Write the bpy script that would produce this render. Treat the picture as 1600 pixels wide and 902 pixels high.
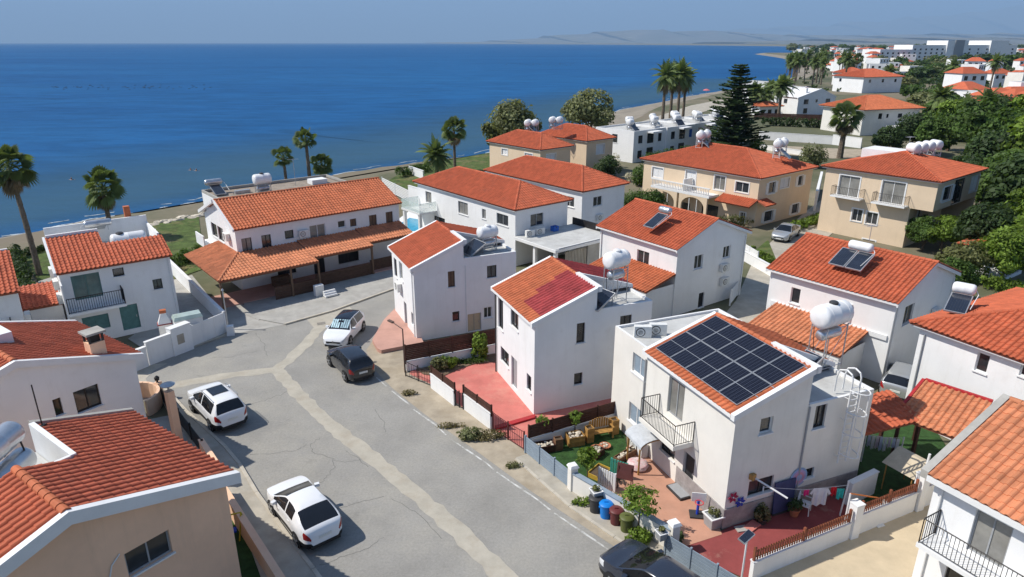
import bpy, bmesh, math, random
from mathutils import Vector, Matrix
for o in list(bpy.data.objects): bpy.data.objects.remove(o)
SC = bpy.context.scene
COL = SC.collection
rad = math.radians
# ---------------------------------------------------------------- camera
F_PX, CX, CY, HY, CAM_H = 1060.0, 800.0, 451.0, 67.0, 19.0
PIT = math.atan((CY-HY)/F_PX)
cd = bpy.data.cameras.new('camera'); cam = bpy.data.objects.new('camera', cd); COL.objects.link(cam)
cam.location = (0, 0, CAM_H); cam.rotation_euler = (math.pi/2-PIT, 0, 0)
cd.sensor_width = 36; cd.lens = 36*F_PX/1600; cd.clip_start = .1; cd.clip_end = 90000
SC.camera = cam
# ---------------------------------------------------------------- sky and sun
SUN_EL, SUN_AZ = rad(49), rad(180-2)     # azimuth of the direction to the sun, from +X
W = bpy.data.worlds.new('World'); SC.world = W; W.use_nodes = True
nt = W.node_tree; bg = nt.nodes['Background']
sky = nt.nodes.new('ShaderNodeTexSky'); sky.sky_type = 'NISHITA'; sky.sun_disc = False
sky.sun_elevation = SUN_EL; sky.sun_rotation = math.pi/2-SUN_AZ
sky.altitude = 0; sky.air_density = 1.0; sky.dust_density = .3; sky.ozone_density = 2.0
# sample the sky a little above its whitish rim so the horizon stays clear blue all the way round
tc = nt.nodes.new('ShaderNodeTexCoord'); vm = nt.nodes.new('ShaderNodeVectorMath'); vm.operation = 'MULTIPLY_ADD'
vm.inputs[1].default_value = (1, 1, .86); vm.inputs[2].default_value = (0, 0, .20)
vn = nt.nodes.new('ShaderNodeVectorMath'); vn.operation = 'NORMALIZE'
nt.links.new(tc.outputs['Generated'], vm.inputs[0]); nt.links.new(vm.outputs[0], vn.inputs[0]); nt.links.new(vn.outputs[0], sky.inputs['Vector'])
nt.links.new(sky.outputs[0], bg.inputs[0]); bg.inputs[1].default_value = 0.10
ld = bpy.data.lights.new('sun', 'SUN'); ld.energy = 4.0; ld.angle = rad(.5); ld.color = (1, .95, .87)
sun = bpy.data.objects.new('sun', ld); COL.objects.link(sun)
sd = Vector((math.cos(SUN_EL)*math.cos(SUN_AZ), math.cos(SUN_EL)*math.sin(SUN_AZ), math.sin(SUN_EL)))
sun.rotation_euler = sd.to_track_quat('Z', 'Y').to_euler(); sun.location = sd*200
SC.view_settings.view_transform = 'Standard'; SC.view_settings.look = 'None'
SC.view_settings.exposure = 0.5; SC.view_settings.gamma = 1; SC.view_settings.use_curve_mapping = False
SC.render.engine = 'CYCLES'
try:
    SC.cycles.max_bounces = 6; SC.cycles.transparent_max_bounces = 8
    SC.cycles.volume_bounces = 0; SC.cycles.caustics_reflective = False; SC.cycles.caustics_refractive = False
except Exception: pass

# ---------------------------------------------------------------- survey helpers
def ray(x, y):
    a = (x-CX)/F_PX; b = -(y-CY)/F_PX; c, s = math.cos(PIT), math.sin(PIT)
    return Vector((a, c+b*s, -s+b*c))
def gp(x, y, z=0.0):
    """surveyed point: where the sight line of photo point (x,y) meets level z"""
    d = ray(x, y); t = (z-CAM_H)/d.z
    return Vector((d.x*t, d.y*t, z))
def rot2(p, a): c, s = math.cos(a), math.sin(a); return (p[0]*c-p[1]*s, p[0]*s+p[1]*c)
def lin(c): return tuple(((v/255)/12.92 if v/255 <= .04045 else ((v/255+.055)/1.055)**2.4) for v in c)

# ---------------------------------------------------------------- materials
MATS = {}
def mat(name, rgb, rough=.8, var=.08, scale=1.5, bump=0.0, bscale=40, metal=0, rnd=0.0, spec=.3, stain=None, dist=0.01, coat=0, alpha=None, trans=0, streak=None):
    """procedural material: base colour with noise variation, per-piece variation (rnd) and fine relief"""
    if name in MATS: return MATS[name]
    m = bpy.data.materials.new(name); m.use_nodes = True; MATS[name] = m
    t = m.node_tree; N = t.nodes; L = t.links; b = N['Principled BSDF']
    b.inputs['Roughness'].default_value = rough; b.inputs['Metallic'].default_value = metal
    b.inputs['Specular IOR Level'].default_value = spec
    if coat: b.inputs['Coat Weight'].default_value = coat; b.inputs['Coat Roughness'].default_value = .05
    if trans: b.inputs['Transmission Weight'].default_value = trans
    if alpha is not None: b.inputs['Alpha'].default_value = alpha
    g = N.new('ShaderNodeNewGeometry')
    n1 = N.new('ShaderNodeTexNoise'); n1.inputs['Scale'].default_value = scale; n1.inputs['Detail'].default_value = 5
    n1.inputs['Roughness'].default_value = .65; L.new(g.outputs['Position'], n1.inputs['Vector'])
    mr = N.new('ShaderNodeMapRange'); mr.inputs[1].default_value = .3; mr.inputs[2].default_value = .7
    mr.inputs[3].default_value = 1-var*1.6; mr.inputs[4].default_value = 1+var; L.new(n1.outputs['Fac'], mr.inputs[0])
    val = mr.outputs[0]
    if rnd:
        at = N.new('ShaderNodeAttribute'); at.attribute_name = 'rnd'
        oi = N.new('ShaderNodeObjectInfo')
        ad = N.new('ShaderNodeMath'); ad.operation = 'ADD'; L.new(at.outputs['Fac'], ad.inputs[0]); L.new(oi.outputs['Random'], ad.inputs[1])
        fr = N.new('ShaderNodeMath'); fr.operation = 'FRACT'; L.new(ad.outputs[0], fr.inputs[0])
        m2 = N.new('ShaderNodeMapRange'); m2.inputs[3].default_value = 1-rnd; m2.inputs[4].default_value = 1+rnd; L.new(fr.outputs[0], m2.inputs[0])
        mu = N.new('ShaderNodeMath'); mu.operation = 'MULTIPLY'; L.new(val, mu.inputs[0]); L.new(m2.outputs[0], mu.inputs[1]); val = mu.outputs[0]
    hs = N.new('ShaderNodeHueSaturation'); hs.inputs['Color'].default_value = (*rgb, 1); L.new(val, hs.inputs['Value'])
    col = hs.outputs[0]
    if stain:
        rgb2, sc, lo, hi = stain
        n2 = N.new('ShaderNodeTexNoise'); n2.inputs['Scale'].default_value = sc; n2.inputs['Detail'].default_value = 6; n2.inputs['Roughness'].default_value = .7
        L.new(g.outputs['Position'], n2.inputs['Vector'])
        r2 = N.new('ShaderNodeMapRange'); r2.inputs[1].default_value = lo; r2.inputs[2].default_value = hi; L.new(n2.outputs['Fac'], r2.inputs[0])
        mx = N.new('ShaderNodeMix'); mx.data_type = 'RGBA'; mx.inputs[7].default_value = (*rgb2, 1)
        L.new(r2.outputs[0], mx.inputs[0]); L.new(col, mx.inputs[6]); col = mx.outputs[2]
    if streak:
        mpn = N.new('ShaderNodeMapping'); mpn.inputs['Scale'].default_value = (1.7, 1.7, .16); L.new(g.outputs['Position'], mpn.inputs[0])
        n5 = N.new('ShaderNodeTexNoise'); n5.inputs['Scale'].default_value = 1.3; n5.inputs['Detail'].default_value = 6; n5.inputs['Roughness'].default_value = .72; L.new(mpn.outputs[0], n5.inputs['Vector'])
        r5 = N.new('ShaderNodeMapRange'); r5.inputs[1].default_value = .52; r5.inputs[2].default_value = .82; r5.inputs[4].default_value = streak[1]; L.new(n5.outputs['Fac'], r5.inputs[0])
        m5 = N.new('ShaderNodeMix'); m5.data_type = 'RGBA'; m5.inputs[7].default_value = (*streak[0], 1); L.new(r5.outputs[0], m5.inputs[0]); L.new(col, m5.inputs[6]); col = m5.outputs[2]
    L.new(col, b.inputs['Base Color'])
    if bump:
        n3 = N.new('ShaderNodeTexNoise'); n3.inputs['Scale'].default_value = bscale; n3.inputs['Detail'].default_value = 4
        L.new(g.outputs['Position'], n3.inputs['Vector'])
        bp = N.new('ShaderNodeBump'); bp.inputs['Strength'].default_value = bump; bp.inputs['Distance'].default_value = dist
        L.new(n3.outputs['Fac'], bp.inputs['Height']); L.new(bp.outputs[0], b.inputs['Normal'])
    return m
def leafmat(name, rgb, rnd=.45, tr=.32):
    if name in MATS: return MATS[name]
    m = mat(name, rgb, .6, .25, .6, rnd=rnd, spec=.25)
    t = m.node_tree; N = t.nodes; L = t.links; b = N['Principled BSDF']
    tl = N.new('ShaderNodeBsdfTranslucent'); tl.inputs[0].default_value = (rgb[0]*1.5, rgb[1]*1.5, rgb[2]*.8, 1)
    ms = N.new('ShaderNodeMixShader'); ms.inputs[0].default_value = tr
    L.new(b.outputs[0], ms.inputs[1]); L.new(tl.outputs[0], ms.inputs[2]); L.new(ms.outputs[0], N['Material Output'].inputs[0])
    return m
def glassmat(name, rgb, rough=.06):
    return mat(name, rgb, rough, .25, .8, spec=.7)

M_WHITE = mat('white_render', (.81, .81, .80), .85, .04, .5, .15, 25, stain=((.66, .64, .61), .9, .58, .95), streak=((.55, .52, .47), .26))
M_WHITE2 = mat('white_paint', (.77, .77, .76), .7, .04, 1.2, .08, 30)
M_CREAM = mat('cream_render', (.765, .735, .675), .85, .05, .5, .15, 25, stain=((.66, .62, .56), .8, .60, .95), streak=((.48, .43, .37), .26))
M_YELLOW = mat('sand_yellow_render', (.72, .57, .405), .85, .05, .4, .15, 25, stain=((.62, .48, .33), .7, .62, .95), streak=((.45, .33, .21), .25))
M_PEACH = mat('peach_render', (.86, .56, .375), .85, .06, .5, .2, 25, stain=((.74, .47, .31), .8, .6, .95), streak=((.5, .34, .23), .3))
M_GREYSTONE = mat('grey_stone_cladding', (.33, .30, .29), .8, .15, 4, .3, 12)
M_TILE = mat('terracotta_tile', (.475, .115, .052), .75, .10, 1.1, .2, 30, rnd=.12, stain=((.30, .10, .06), .7, .58, .9))
M_TILE_O = mat('orange_tile', (.50, .145, .062), .75, .11, 1.1, .2, 30, rnd=.13, stain=((.42, .18, .10), .8, .6, .9))
M_TILE_D = mat('dull_red_tile', (.45, .118, .062), .78, .11, 1.1, .2, 30, rnd=.13, stain=((.30, .11, .07), .8, .58, .9))
M_TILE_L = mat('light_orange_tile', (.56, .215, .105), .75, .11, 1.1, .2, 30, rnd=.15, stain=((.44, .22, .13), .8, .6, .9))
M_TILE_W = mat('wine_red_tile', (.30, .045, .045), .7, .14, 1.1, .2, 30, rnd=.2)
M_DECK = mat('roof_deck', (.26, .085, .05), .9, .1, 2)
M_FLAT = mat('flat_roof_screed', (.52, .52, .50), .9, .10, .9, .15, 12, stain=((.36, .35, .33), .8, .5, .8))
M_CONC = mat('grey_concrete', (.40, .385, .35), .9, .12, 1.0, .3, 14, stain=((.27, .25, .22), .7, .5, .85))
M_PAVE = mat('pale_pavement', (.42, .385, .32), .9, .14, .8, .3, 10, stain=((.31, .27, .21), .5, .5, .8))
M_SANDP = mat('sandy_verge', (.40, .34, .255), .95, .16, .9, .4, 8, stain=((.30, .245, .17), .6, .5, .75))
M_PATCH = mat('pale_trench_patch', (.435, .40, .33), .92, .1, 1.2, .3, 14, stain=((.36, .31, .24), .9, .5, .8))
M_KERB = mat('kerb_concrete', (.50, .455, .375), .9, .12, 1.5, .25, 14)
M_RED = mat('red_painted_paving', (.56, .175, .145), .8, .12, .7, .2, 12, stain=((.58, .27, .21), .6, .5, .75))
M_DRED = mat('dark_red_rubber_paving', (.27, .062, .058), .85, .14, .8, .2, 12, stain=((.36, .19, .15), .5, .58, .72))
M_TERR = mat('terracotta_paving', (.50, .265, .18), .8, .10, .8, .15, 12, stain=((.42, .25, .18), .6, .5, .8))
M_PINKP = mat('pink_paving', (.50, .285, .225), .85, .10, .8, .15, 12)
M_BEIGE = mat('beige_paving', (.56, .46, .315), .85, .08, 1, .15, 12)
M_TURF = mat('artificial_turf', (.032, .082, .020), .95, .3, 3, .8, 60, dist=.03)
M_LAWN = mat('lawn', (.085, .125, .030), .95, .35, 1.0, .8, 30, dist=.05, stain=((.20, .16, .075), .35, .5, .68))
M_DARKFR = mat('dark_frame', (.035, .030, .028), .5, .1, 5)
M_WHFR = mat('white_frame', (.75, .75, .74), .5, .05, 5)
M_GREYFR = mat('grey_frame', (.33, .34, .35), .5, .05, 5)
M_BROWNFR = mat('brown_frame', (.10, .06, .04), .6, .15, 5)
M_GLASS = glassmat('window_glass', (.035, .040, .045))
M_GLASSD = glassmat('dark_window_glass', (.018, .019, .021))
M_CURT = glassmat('curtained_glass', (.24, .235, .215), .2)
M_GLASST = glassmat('green_glass', (.10, .19, .18), .15)
M_TEAL = mat('teal_shutter', (.10, .215, .205), .6, .12, 4)
M_BLUESH = mat('slate_blue_shutter', (.20, .25, .30), .6, .1, 4)
M_BLUE = mat('blue_paint', (.03, .13, .50), .6, .1, 4)
M_BROWNW = mat('brown_shutter', (.17, .105, .065), .7, .15, 4)
M_IRON = mat('black_iron', (.022, .020, .020), .5, .1, 6)
M_STEEL = mat('galvanised_steel', (.47, .48, .49), .38, .12, 4, metal=.55)
M_STEELW = mat('white_painted_steel', (.72, .72, .71), .5, .06, 4)
M_TANK = mat('white_tank', (.80, .80, .79), .35, .05, 2, spec=.5, stain=((.64, .61, .56), 1.2, .62, .95))
M_ALU = mat('aluminium_tank', (.60, .61, .62), .30, .08, 3, metal=.75)
M_ACW = mat('air_conditioner_white', (.72, .72, .69), .55, .06, 4)
M_DKGREY = mat('dark_grey_plastic', (.045, .045, .047), .5, .1, 6)
M_PANEL = glassmat('solar_collector_glass', (.02, .026, .042), .12)
M_WOOD = mat('brown_wood', (.20, .105, .055), .75, .22, 5, .3, 20, rnd=.15)
M_WOODD = mat('dark_stained_wood', (.075, .032, .022), .65, .2, 5, .2, 20, rnd=.15)
M_WOODV = mat('dark_brown_veranda_wood', (.095, .052, .034), .75, .2, 5, .3, 20, rnd=.15)
M_WOODY = mat('honey_wood', (.40, .22, .065), .65, .18, 5, .2, 20, rnd=.15)
M_WOODR = mat('red_brown_wood', (.26, .085, .045), .65, .2, 5, .2, 20, rnd=.2)
M_SLATE = mat('slate_blue_fence_paint', (.255, .315, .375), .55, .08, 3, rnd=.05)
M_TRUNK = mat('bark', (.14, .10, .07), .95, .3, 6, .8, 25, dist=.03)
M_PALMT = mat('palm_bark', (.17, .135, .10), .95, .3, 6, .9, 18, dist=.05)
M_PLANT_POT = mat('terracotta_pot', (.40, .15, .08), .8, .12, 5)
M_STONE = mat('pale_stone', (.56, .50, .40), .9, .2, 4, .4, 12, rnd=.25)
L_GREEN = leafmat('leaf_green', (.075, .128, .026))
L_DARK = leafmat('leaf_dark', (.050, .084, .026))
L_BRIGHT = leafmat('leaf_bright', (.150, .225, .032))
L_OLIVE = leafmat('leaf_olive', (.150, .160, .060))
L_GREY = leafmat('leaf_grey', (.185, .200, .090))
L_PALM = leafmat('palm_leaf', (.125, .170, .055), .4, .25)
L_PALMD = leafmat('palm_dead_leaf', (.22, .165, .09), .35, .1)
L_PINE = leafmat('pine_needle', (.062, .100, .036), .4, .15)
L_PINK = leafmat('bougainvillea_pink', (.55, .05, .12), .3, .2)
L_CREAMF = leafmat('cream_blossom', (.62, .58, .45), .3, .2)
L_DRY = leafmat('dry_weed', (.20, .17, .075), .4, .15)

# ---------------------------------------------------------------- mesh helpers
class MB:
    def __init__(s): s.v = []; s.f = []; s.r = []; s.cr = 0.0
    def poly(s, pts):
        i = len(s.v); s.v += [tuple(p) for p in pts]; s.f.append(tuple(range(i, i+len(pts)))); s.r.append(s.cr)
    def box(s, x0, x1, y0, y1, z0, z1):
        s.hexa([(x0,y0,z0),(x1,y0,z0),(x1,y1,z0),(x0,y1,z0)], [(x0,y0,z1),(x1,y0,z1),(x1,y1,z1),(x0,y1,z1)])
    def hexa(s, b, t):
        i = len(s.v); n = len(b); s.v += [tuple(p) for p in b]+[tuple(p) for p in t]
        s.f.append(tuple(range(i+n-1, i-1, -1))); s.f.append(tuple(range(i+n, i+2*n)))
        for k in range(n): s.f.append((i+k, i+(k+1) % n, i+n+(k+1) % n, i+n+k))
        s.r += [s.cr]*(n+2)
    def obox(s, c, sz, rz=0, tilt=0):
        M = Matrix.Translation(c) @ Matrix.Rotation(rz, 4, 'Z') @ Matrix.Rotation(tilt, 4, 'X')
        hx, hy, hz = sz[0]/2, sz[1]/2, sz[2]/2
        b = [M @ Vector((a*hx, d*hy, -hz)) for a, d in ((-1,-1),(1,-1),(1,1),(-1,1))]
        t = [M @ Vector((a*hx, d*hy, hz)) for a, d in ((-1,-1),(1,-1),(1,1),(-1,1))]
        s.hexa(b, t)
    def prism(s, poly, z0, z1): s.hexa([(p[0], p[1], z0) for p in poly], [(p[0], p[1], z1) for p in poly])
    def tube(s, p, q, r0, r1=None, n=8, cap=True):
        p, q = Vector(p), Vector(q); d = q-p
        if d.length < 1e-6: return
        r1 = r0 if r1 is None else r1
        u = d.orthogonal().normalized(); w = d.normalized().cross(u)
        i = len(s.v)
        for c, r in ((p, r0), (q, r1)):
            for k in range(n):
                a = 2*math.pi*k/n; s.v.append(tuple(c+u*(r*math.cos(a))+w*(r*math.sin(a))))
        for k in range(n): s.f.append((i+k, i+(k+1) % n, i+n+(k+1) % n, i+n+k)); s.r.append(s.cr)
        if cap: s.f.append(tuple(range(i+n-1, i-1, -1))); s.f.append(tuple(range(i+n, i+2*n))); s.r += [s.cr]*2
    def path(s, pts, r, n=6):
        for a, b in zip(pts[:-1], pts[1:]): s.tube(a, b, r, r, n)
    def lathe(s, prof, c=(0,0,0), n=16, axis=None):
        """revolve [(r,z)..] about +Z (or axis matrix)"""
        i = len(s.v); M = axis or Matrix.Identity(3); c = Vector(c)
        for r, z in prof:
            for k in range(n):
                a = 2*math.pi*k/n; s.v.append(tuple(c+M @ Vector((r*math.cos(a), r*math.sin(a), z))))
        for j in range(len(prof)-1):
            for k in range(n):
                s.f.append((i+j*n+k, i+j*n+(k+1) % n, i+(j+1)*n+(k+1) % n, i+(j+1)*n+k)); s.r.append(s.cr)
        m = len(prof)-1
        s.f.append(tuple(i+n-1-k for k in range(n))); s.f.append(tuple(i+m*n+k for k in range(n))); s.r += [s.cr]*2
    def mesh(s, name, m, smooth=False):
        me = bpy.data.meshes.new(name); me.from_pydata(s.v, [], s.f); me.update()
        if m: me.materials.append(m)
        if any(s.r):
            at = me.attributes.new('rnd', 'FLOAT', 'FACE'); at.data.foreach_set('value', s.r)
        if smooth:
            me.polygons.foreach_set('use_smooth', [True]*len(me.polygons))
            try: me.set_sharp_from_angle(angle=rad(40))
            except Exception: pass
        return me
    def build(s, name, m, parent=None, smooth=False, kind=None):
        return obj(name, s.mesh(name, m, smooth), parent, kind=kind)
def obj(name, me, parent=None, loc=None, rz=None, kind=None, M=None):
    o = bpy.data.objects.new(name, me); COL.objects.link(o)
    if parent: o.parent = parent
    if M is not None: o.matrix_basis = M
    if loc is not None: o.location = loc
    if rz is not None: o.rotation_euler = (0, 0, rz)
    if kind: o['kind'] = kind
    return o
def tag(o, label, cat, group=None):
    o['label'] = label; o['category'] = cat
    if group: o['group'] = group
    return o
def thing(name, label, cat, loc=(0,0,0), rz=0, group=None):
    return tag(obj(name, None, None, loc, rz), label, cat, group)
def dup(root, loc, rz=None, label=None, group=None, scale=None):
    r = root.copy(); COL.objects.link(r); r.location = loc
    if rz is not None: r.rotation_euler = (0, 0, rz)
    if scale: r.scale = (scale,)*3 if not isinstance(scale, tuple) else scale
    if label: r['label'] = label
    if group: r['group'] = group
    for ch in list(root.children):
        c = ch.copy(); COL.objects.link(c); c.parent = r
        for g in ch.children:
            d = g.copy(); COL.objects.link(d); d.parent = c
    return r
def sheet(name, pts, z, m, kind='structure', thick=0.0, px=True):
    """flat ground sheet; pts are survey points unless px is False"""
    P = [gp(x, y) for x, y in pts] if px else [Vector((x, y, 0)) for x, y in pts]
    ar = sum(a.x*b.y-b.x*a.y for a, b in zip(P, P[1:]+P[:1]))
    if ar < 0: P.reverse()
    mb = MB()
    if thick: mb.hexa([(p.x, p.y, z-thick) for p in P], [(p.x, p.y, z) for p in P])
    else: mb.poly([(p.x, p.y, z) for p in P])
    return mb.build(name, m, kind=kind)
# ================================================================ setting: land, sea, hills
SHORE = [(-210,-60),(-130,5),(-75,58),(-58.6,75),(-54.5,81.4),(-48.8,88.1),(-44.5,92.7),(-36.4,106.3),(-22.9,121.5),(-12.2,130),(-5.2,138),(12,168),(33.1,225.5),(55,262),(75.4,295.8),(104,337.3),(161,419),(225,560),(298,755),(380,1000),(440,1250),(480,1420),(519,1474),(600,1500),(700,1700),(873,2282),(1500,3600),(1750,5100),(1500,7600),(500,11500),(-1200,16500),(-2500,22000)]
def smooth_line(P):
    R_ = random.Random(3); out = []
    for i in range(len(P)-1):
        p0, p1, p2, p3 = (Vector(P[max(0, min(len(P)-1, i+k))]) for k in (-1, 0, 1, 2)); n = 6 if p1.y < 500 and p1.y > 0 else 2
        for k in range(n):
            t = k/n; q = .5*((2*p1)+(p2-p0)*t+(2*p0-5*p1+4*p2-p3)*t*t+(3*p1-p0-3*p2+p3)*t**3)
            if 40 < q.y < 450: q += Vector((R_.uniform(-.45, .45), R_.uniform(-.45, .45)))
            out.append((q.x, q.y))
    return out+[P[-1]]
SHORE0 = SHORE; SHORE = smooth_line(SHORE)
I0 = next(i for i, p in enumerate(SHORE) if p[1] > 50); I1 = next(i for i, p in enumerate(SHORE) if p[1] > 420)
def offs(pts, d):
    out = []
    for i, p in enumerate(pts):
        a = Vector(pts[max(0, i-1)]); b = Vector(pts[min(len(pts)-1, i+1)]); t = (b-a).normalized()
        k = d(p) if callable(d) else d
        out.append((p[0]+t.y*k, p[1]-t.x*k))
    return out
def bw(p): return 9 if p[1] < 150 else (14 if p[1] < 300 else (12 if p[1] < 500 else 14))
INL = offs(SHORE, bw); SEAW = offs(SHORE, lambda p: -14)
MID_ = offs(SHORE, lambda p: bw(p)*.55)
m = mat('dry_land', (.27, .225, .16), .95, .25, .02, .3, 1.5, stain=((.105, .11, .06), .02, .40, .54))
mb = MB(); mb.poly([(x, y, -.03) for x, y in INL]+[(60000, 60000, -.03), (60000, -300, -.03), (-300, -300, -.03)][::1])
bm = bmesh.new(); me = mb.mesh('ground', m); bm.from_mesh(me); bmesh.ops.triangulate(bm, faces=bm.faces[:])
for f in bm.faces:
    if f.normal.z < 0: f.normal_flip()
bm.to_mesh(me); bm.free(); obj('ground', me, kind='structure')
M_SAND = mat('grey_beach_sand', (.27, .235, .185), .95, .16, .35, .5, 6, stain=((.155, .135, .105), .16, .48, .72))
mb = MB()
for A, B, za, zb in ((SEAW, SHORE, -5, -2.0), (SHORE, MID_, -2.0, -1.1), (MID_, INL, -1.1, -.03)):
    for i in range(len(SHORE)-1):
        mb.poly([(*A[i], za), (*B[i], zb), (*B[i+1], zb), (*A[i+1], za)])
o = mb.build('beach', M_SAND, kind='structure', smooth=True)
# sea
ms = bpy.data.materials.new('sea_water'); ms.use_nodes = True; t = ms.node_tree; N = t.nodes; L = t.links; b = N['Principled BSDF']
b.inputs['Roughness'].default_value = .2; b.inputs['IOR'].default_value = 1.33; b.inputs['Specular IOR Level'].default_value = .12
g = N.new('ShaderNodeNewGeometry')
mp = N.new('ShaderNodeMapping'); mp.inputs['Scale'].default_value = (.35, 1.0, 1); mp.inputs['Rotation'].default_value = (0, 0, rad(-25)); L.new(g.outputs['Position'], mp.inputs[0])
n1 = N.new('ShaderNodeTexNoise'); n1.inputs['Scale'].default_value = .9; n1.inputs['Detail'].default_value = 6; n1.inputs['Roughness'].default_value = .6; L.new(mp.outputs[0], n1.inputs[0])
wv = N.new('ShaderNodeTexNoise'); wv.inputs['Scale'].default_value = .16; wv.inputs['Detail'].default_value = 3; L.new(mp.outputs[0], wv.inputs[0])
ad = N.new('ShaderNodeMath'); ad.operation = 'MULTIPLY_ADD'; ad.inputs[1].default_value = 2.2; L.new(wv.outputs[0], ad.inputs[0]); L.new(n1.outputs[0], ad.inputs[2])
bp = N.new('ShaderNodeBump'); bp.inputs['Strength'].default_value = .55; bp.inputs['Distance'].default_value = .5
L.new(ad.outputs[0], bp.inputs['Height']); L.new(bp.outputs[0], b.inputs['Normal'])
n2 = N.new('ShaderNodeTexNoise'); n2.inputs['Scale'].default_value = .008; n2.inputs['Detail'].default_value = 6; n2.inputs['Roughness'].default_value = .62; L.new(mp.outputs[0], n2.inputs[0])
cr = N.new('ShaderNodeValToRGB'); cr.color_ramp.elements[0].position = .35; cr.color_ramp.elements[1].position = .68
cr.color_ramp.elements[0].color = (.010, .074, .200, 1); cr.color_ramp.elements[1].color = (.016, .105, .255, 1); L.new(n2.outputs[0], cr.inputs[0])
n4 = N.new('ShaderNodeTexNoise'); n4.inputs['Scale'].default_value = .17; n4.inputs['Detail'].default_value = 5; n4.inputs['Roughness'].default_value = .7; L.new(mp.outputs[0], n4.inputs[0])
r4 = N.new('ShaderNodeMapRange'); r4.inputs[1].default_value = .3; r4.inputs[2].default_value = .7; r4.inputs[3].default_value = .76; r4.inputs[4].default_value = 1.26; L.new(n4.outputs[0], r4.inputs[0])
h4 = N.new('ShaderNodeHueSaturation'); L.new(cr.outputs[0], h4.inputs['Color']); L.new(r4.outputs[0], h4.inputs['Value']); L.new(h4.outputs[0], b.inputs['Base Color'])
b.inputs['Specular IOR Level'].default_value = 0.0
gl = N.new('ShaderNodeBsdfGlossy'); gl.inputs['Roughness'].default_value = .28; gl.inputs['Color'].default_value = (.75, .85, 1, 1); L.new(bp.outputs[0], gl.inputs['Normal'])
mxs = N.new('ShaderNodeMixShader'); mxs.inputs[0].default_value = .09; L.new(b.outputs[0], mxs.inputs[1]); L.new(gl.outputs[0], mxs.inputs[2]); L.new(mxs.outputs[0], N['Material Output'].inputs[0])
mb = MB(); mb.poly([(-60000, -300, -2.03), (60000, -300, -2.03), (60000, 60000, -2.03), (-60000, 60000, -2.03)]); mb.build('sea', ms, kind='structure')
# shallow water over pale sand near the shore: a see-through strip of thin water
msh = bpy.data.materials.new('shallow_water'); msh.use_nodes = True; t = msh.node_tree; b = t.nodes['Principled BSDF']
b.inputs['Base Color'].default_value = (.075, .155, .215, 1); b.inputs['Roughness'].default_value = .3; b.inputs['Specular IOR Level'].default_value = 0.0
vc = t.nodes.new('ShaderNodeAttribute'); vc.attribute_name = 'depth'; t.links.new(vc.outputs['Fac'], b.inputs['Alpha'])
rows = [(-3.2, .15), (-8, .5), (-16, .55), (-30, .45), (-48, .2), (-70, .0)]
LN = [offs(SHORE0[1:17], lambda p, d=d: d+ (2.7 if d == -3.2 else 0)) for d, a in rows]
v = []; fc = []; dp = []
for ln, (d, a) in zip(LN, rows):
    for p in ln: v.append((p[0], p[1], -1.995)); dp.append(a)
n = len(LN[0])
for j in range(len(rows)-1):
    for i in range(n-1): fc.append((j*n+i, j*n+i+1, (j+1)*n+i+1, (j+1)*n+i))
me = bpy.data.meshes.new('shallows'); me.from_pydata(v, [], fc); me.materials.append(msh)
at = me.attributes.new('depth', 'FLOAT', 'POINT'); at.data.foreach_set('value', dp); obj('shallow_water', me, kind='structure')
# foam lines where small waves break
M_FOAM = mat('sea_foam', (.42, .47, .50), .8, .3, .8)
rnd = random.Random(5); mb = MB()
for d0, w0 in ((-.2, .26), (-2.4, .16)):
    ln = offs(SHORE[I0:I1-2], d0); pts = []
    for i in range(len(ln)-1):
        for k in range(5): pts.append(Vector(ln[i]).lerp(Vector(ln[i+1]), k/5))
    for i in range(len(pts)-1):
        if math.sin(i*.37+d0)+math.sin(i*.11) < (-.6 if d0 > -1 else .5): continue
        a, b_ = pts[i], pts[i+1]; t_ = (b_-a).normalized(); nn = Vector((t_.y, -t_.x))
        k0 = .3*math.sin(i*.5); k1 = .3*math.sin((i+1)*.5); w = w0*rnd.uniform(.5, 1.2)
        mb.poly([(*(a+nn*(k0-w)), -1.985), (*(a+nn*(k0+w)), -1.985), (*(b_+nn*(k1+w)), -1.985), (*(b_+nn*(k1-w)), -1.985)])
mb.build('breaking_foam', M_FOAM, kind='stuff')
# distant hills
M_HILL = mat('far_hills', (.17, .15, .115), .95, .15, .0009, stain=((.12, .12, .08), .0016, .45, .6))
def hills(name, pts, depth, seed):
    """pts: (bearing px, distance m, height m) crest; a ridge with slopes both ways"""
    rnd = random.Random(seed); crest = []
    for (x0, d0, h0), (x1, d1, h1) in zip(pts[:-1], pts[1:]):
        for k in range(8):
            t = k/8; x = x0+(x1-x0)*t; d = d0+(d1-d0)*t; h = (h0+(h1-h0)*t)
            h += h*.06*math.sin(x*.09+seed)+h*.05*rnd.uniform(-1, 1); a = (x-CX)/F_PX/math.cos(PIT)
            crest.append((a*d, d, max(h, 2)))
    rowsz = [(-1, 0), (-.72, .16), (-.45, .42), (-.2, .8), (0, 1), (.4, .5), (1, 0)]
    v = []; f = []; n = len(crest)
    for k, (o_, s) in enumerate(rowsz):
        for i, (x, y, h) in enumerate(crest):
            j = 0 if k in (0, 6) else rnd.uniform(-.07, .07)
            v.append((x+depth*.15*math.sin(i*.9+k)*(k not in (0, 6)), y+o_*depth, h*max(0, s+j)-.02))
    for k in range(len(rowsz)-1):
        for i in range(n-1): f.append((k*n+i, k*n+i+1, (k+1)*n+i+1, (k+1)*n+i))
    me = bpy.data.meshes.new(name); me.from_pydata(v, [], f); me.polygons.foreach_set('use_smooth', [True]*len(f)); me.materials.append(M_HILL); obj(name, me, kind='structure')
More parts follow.
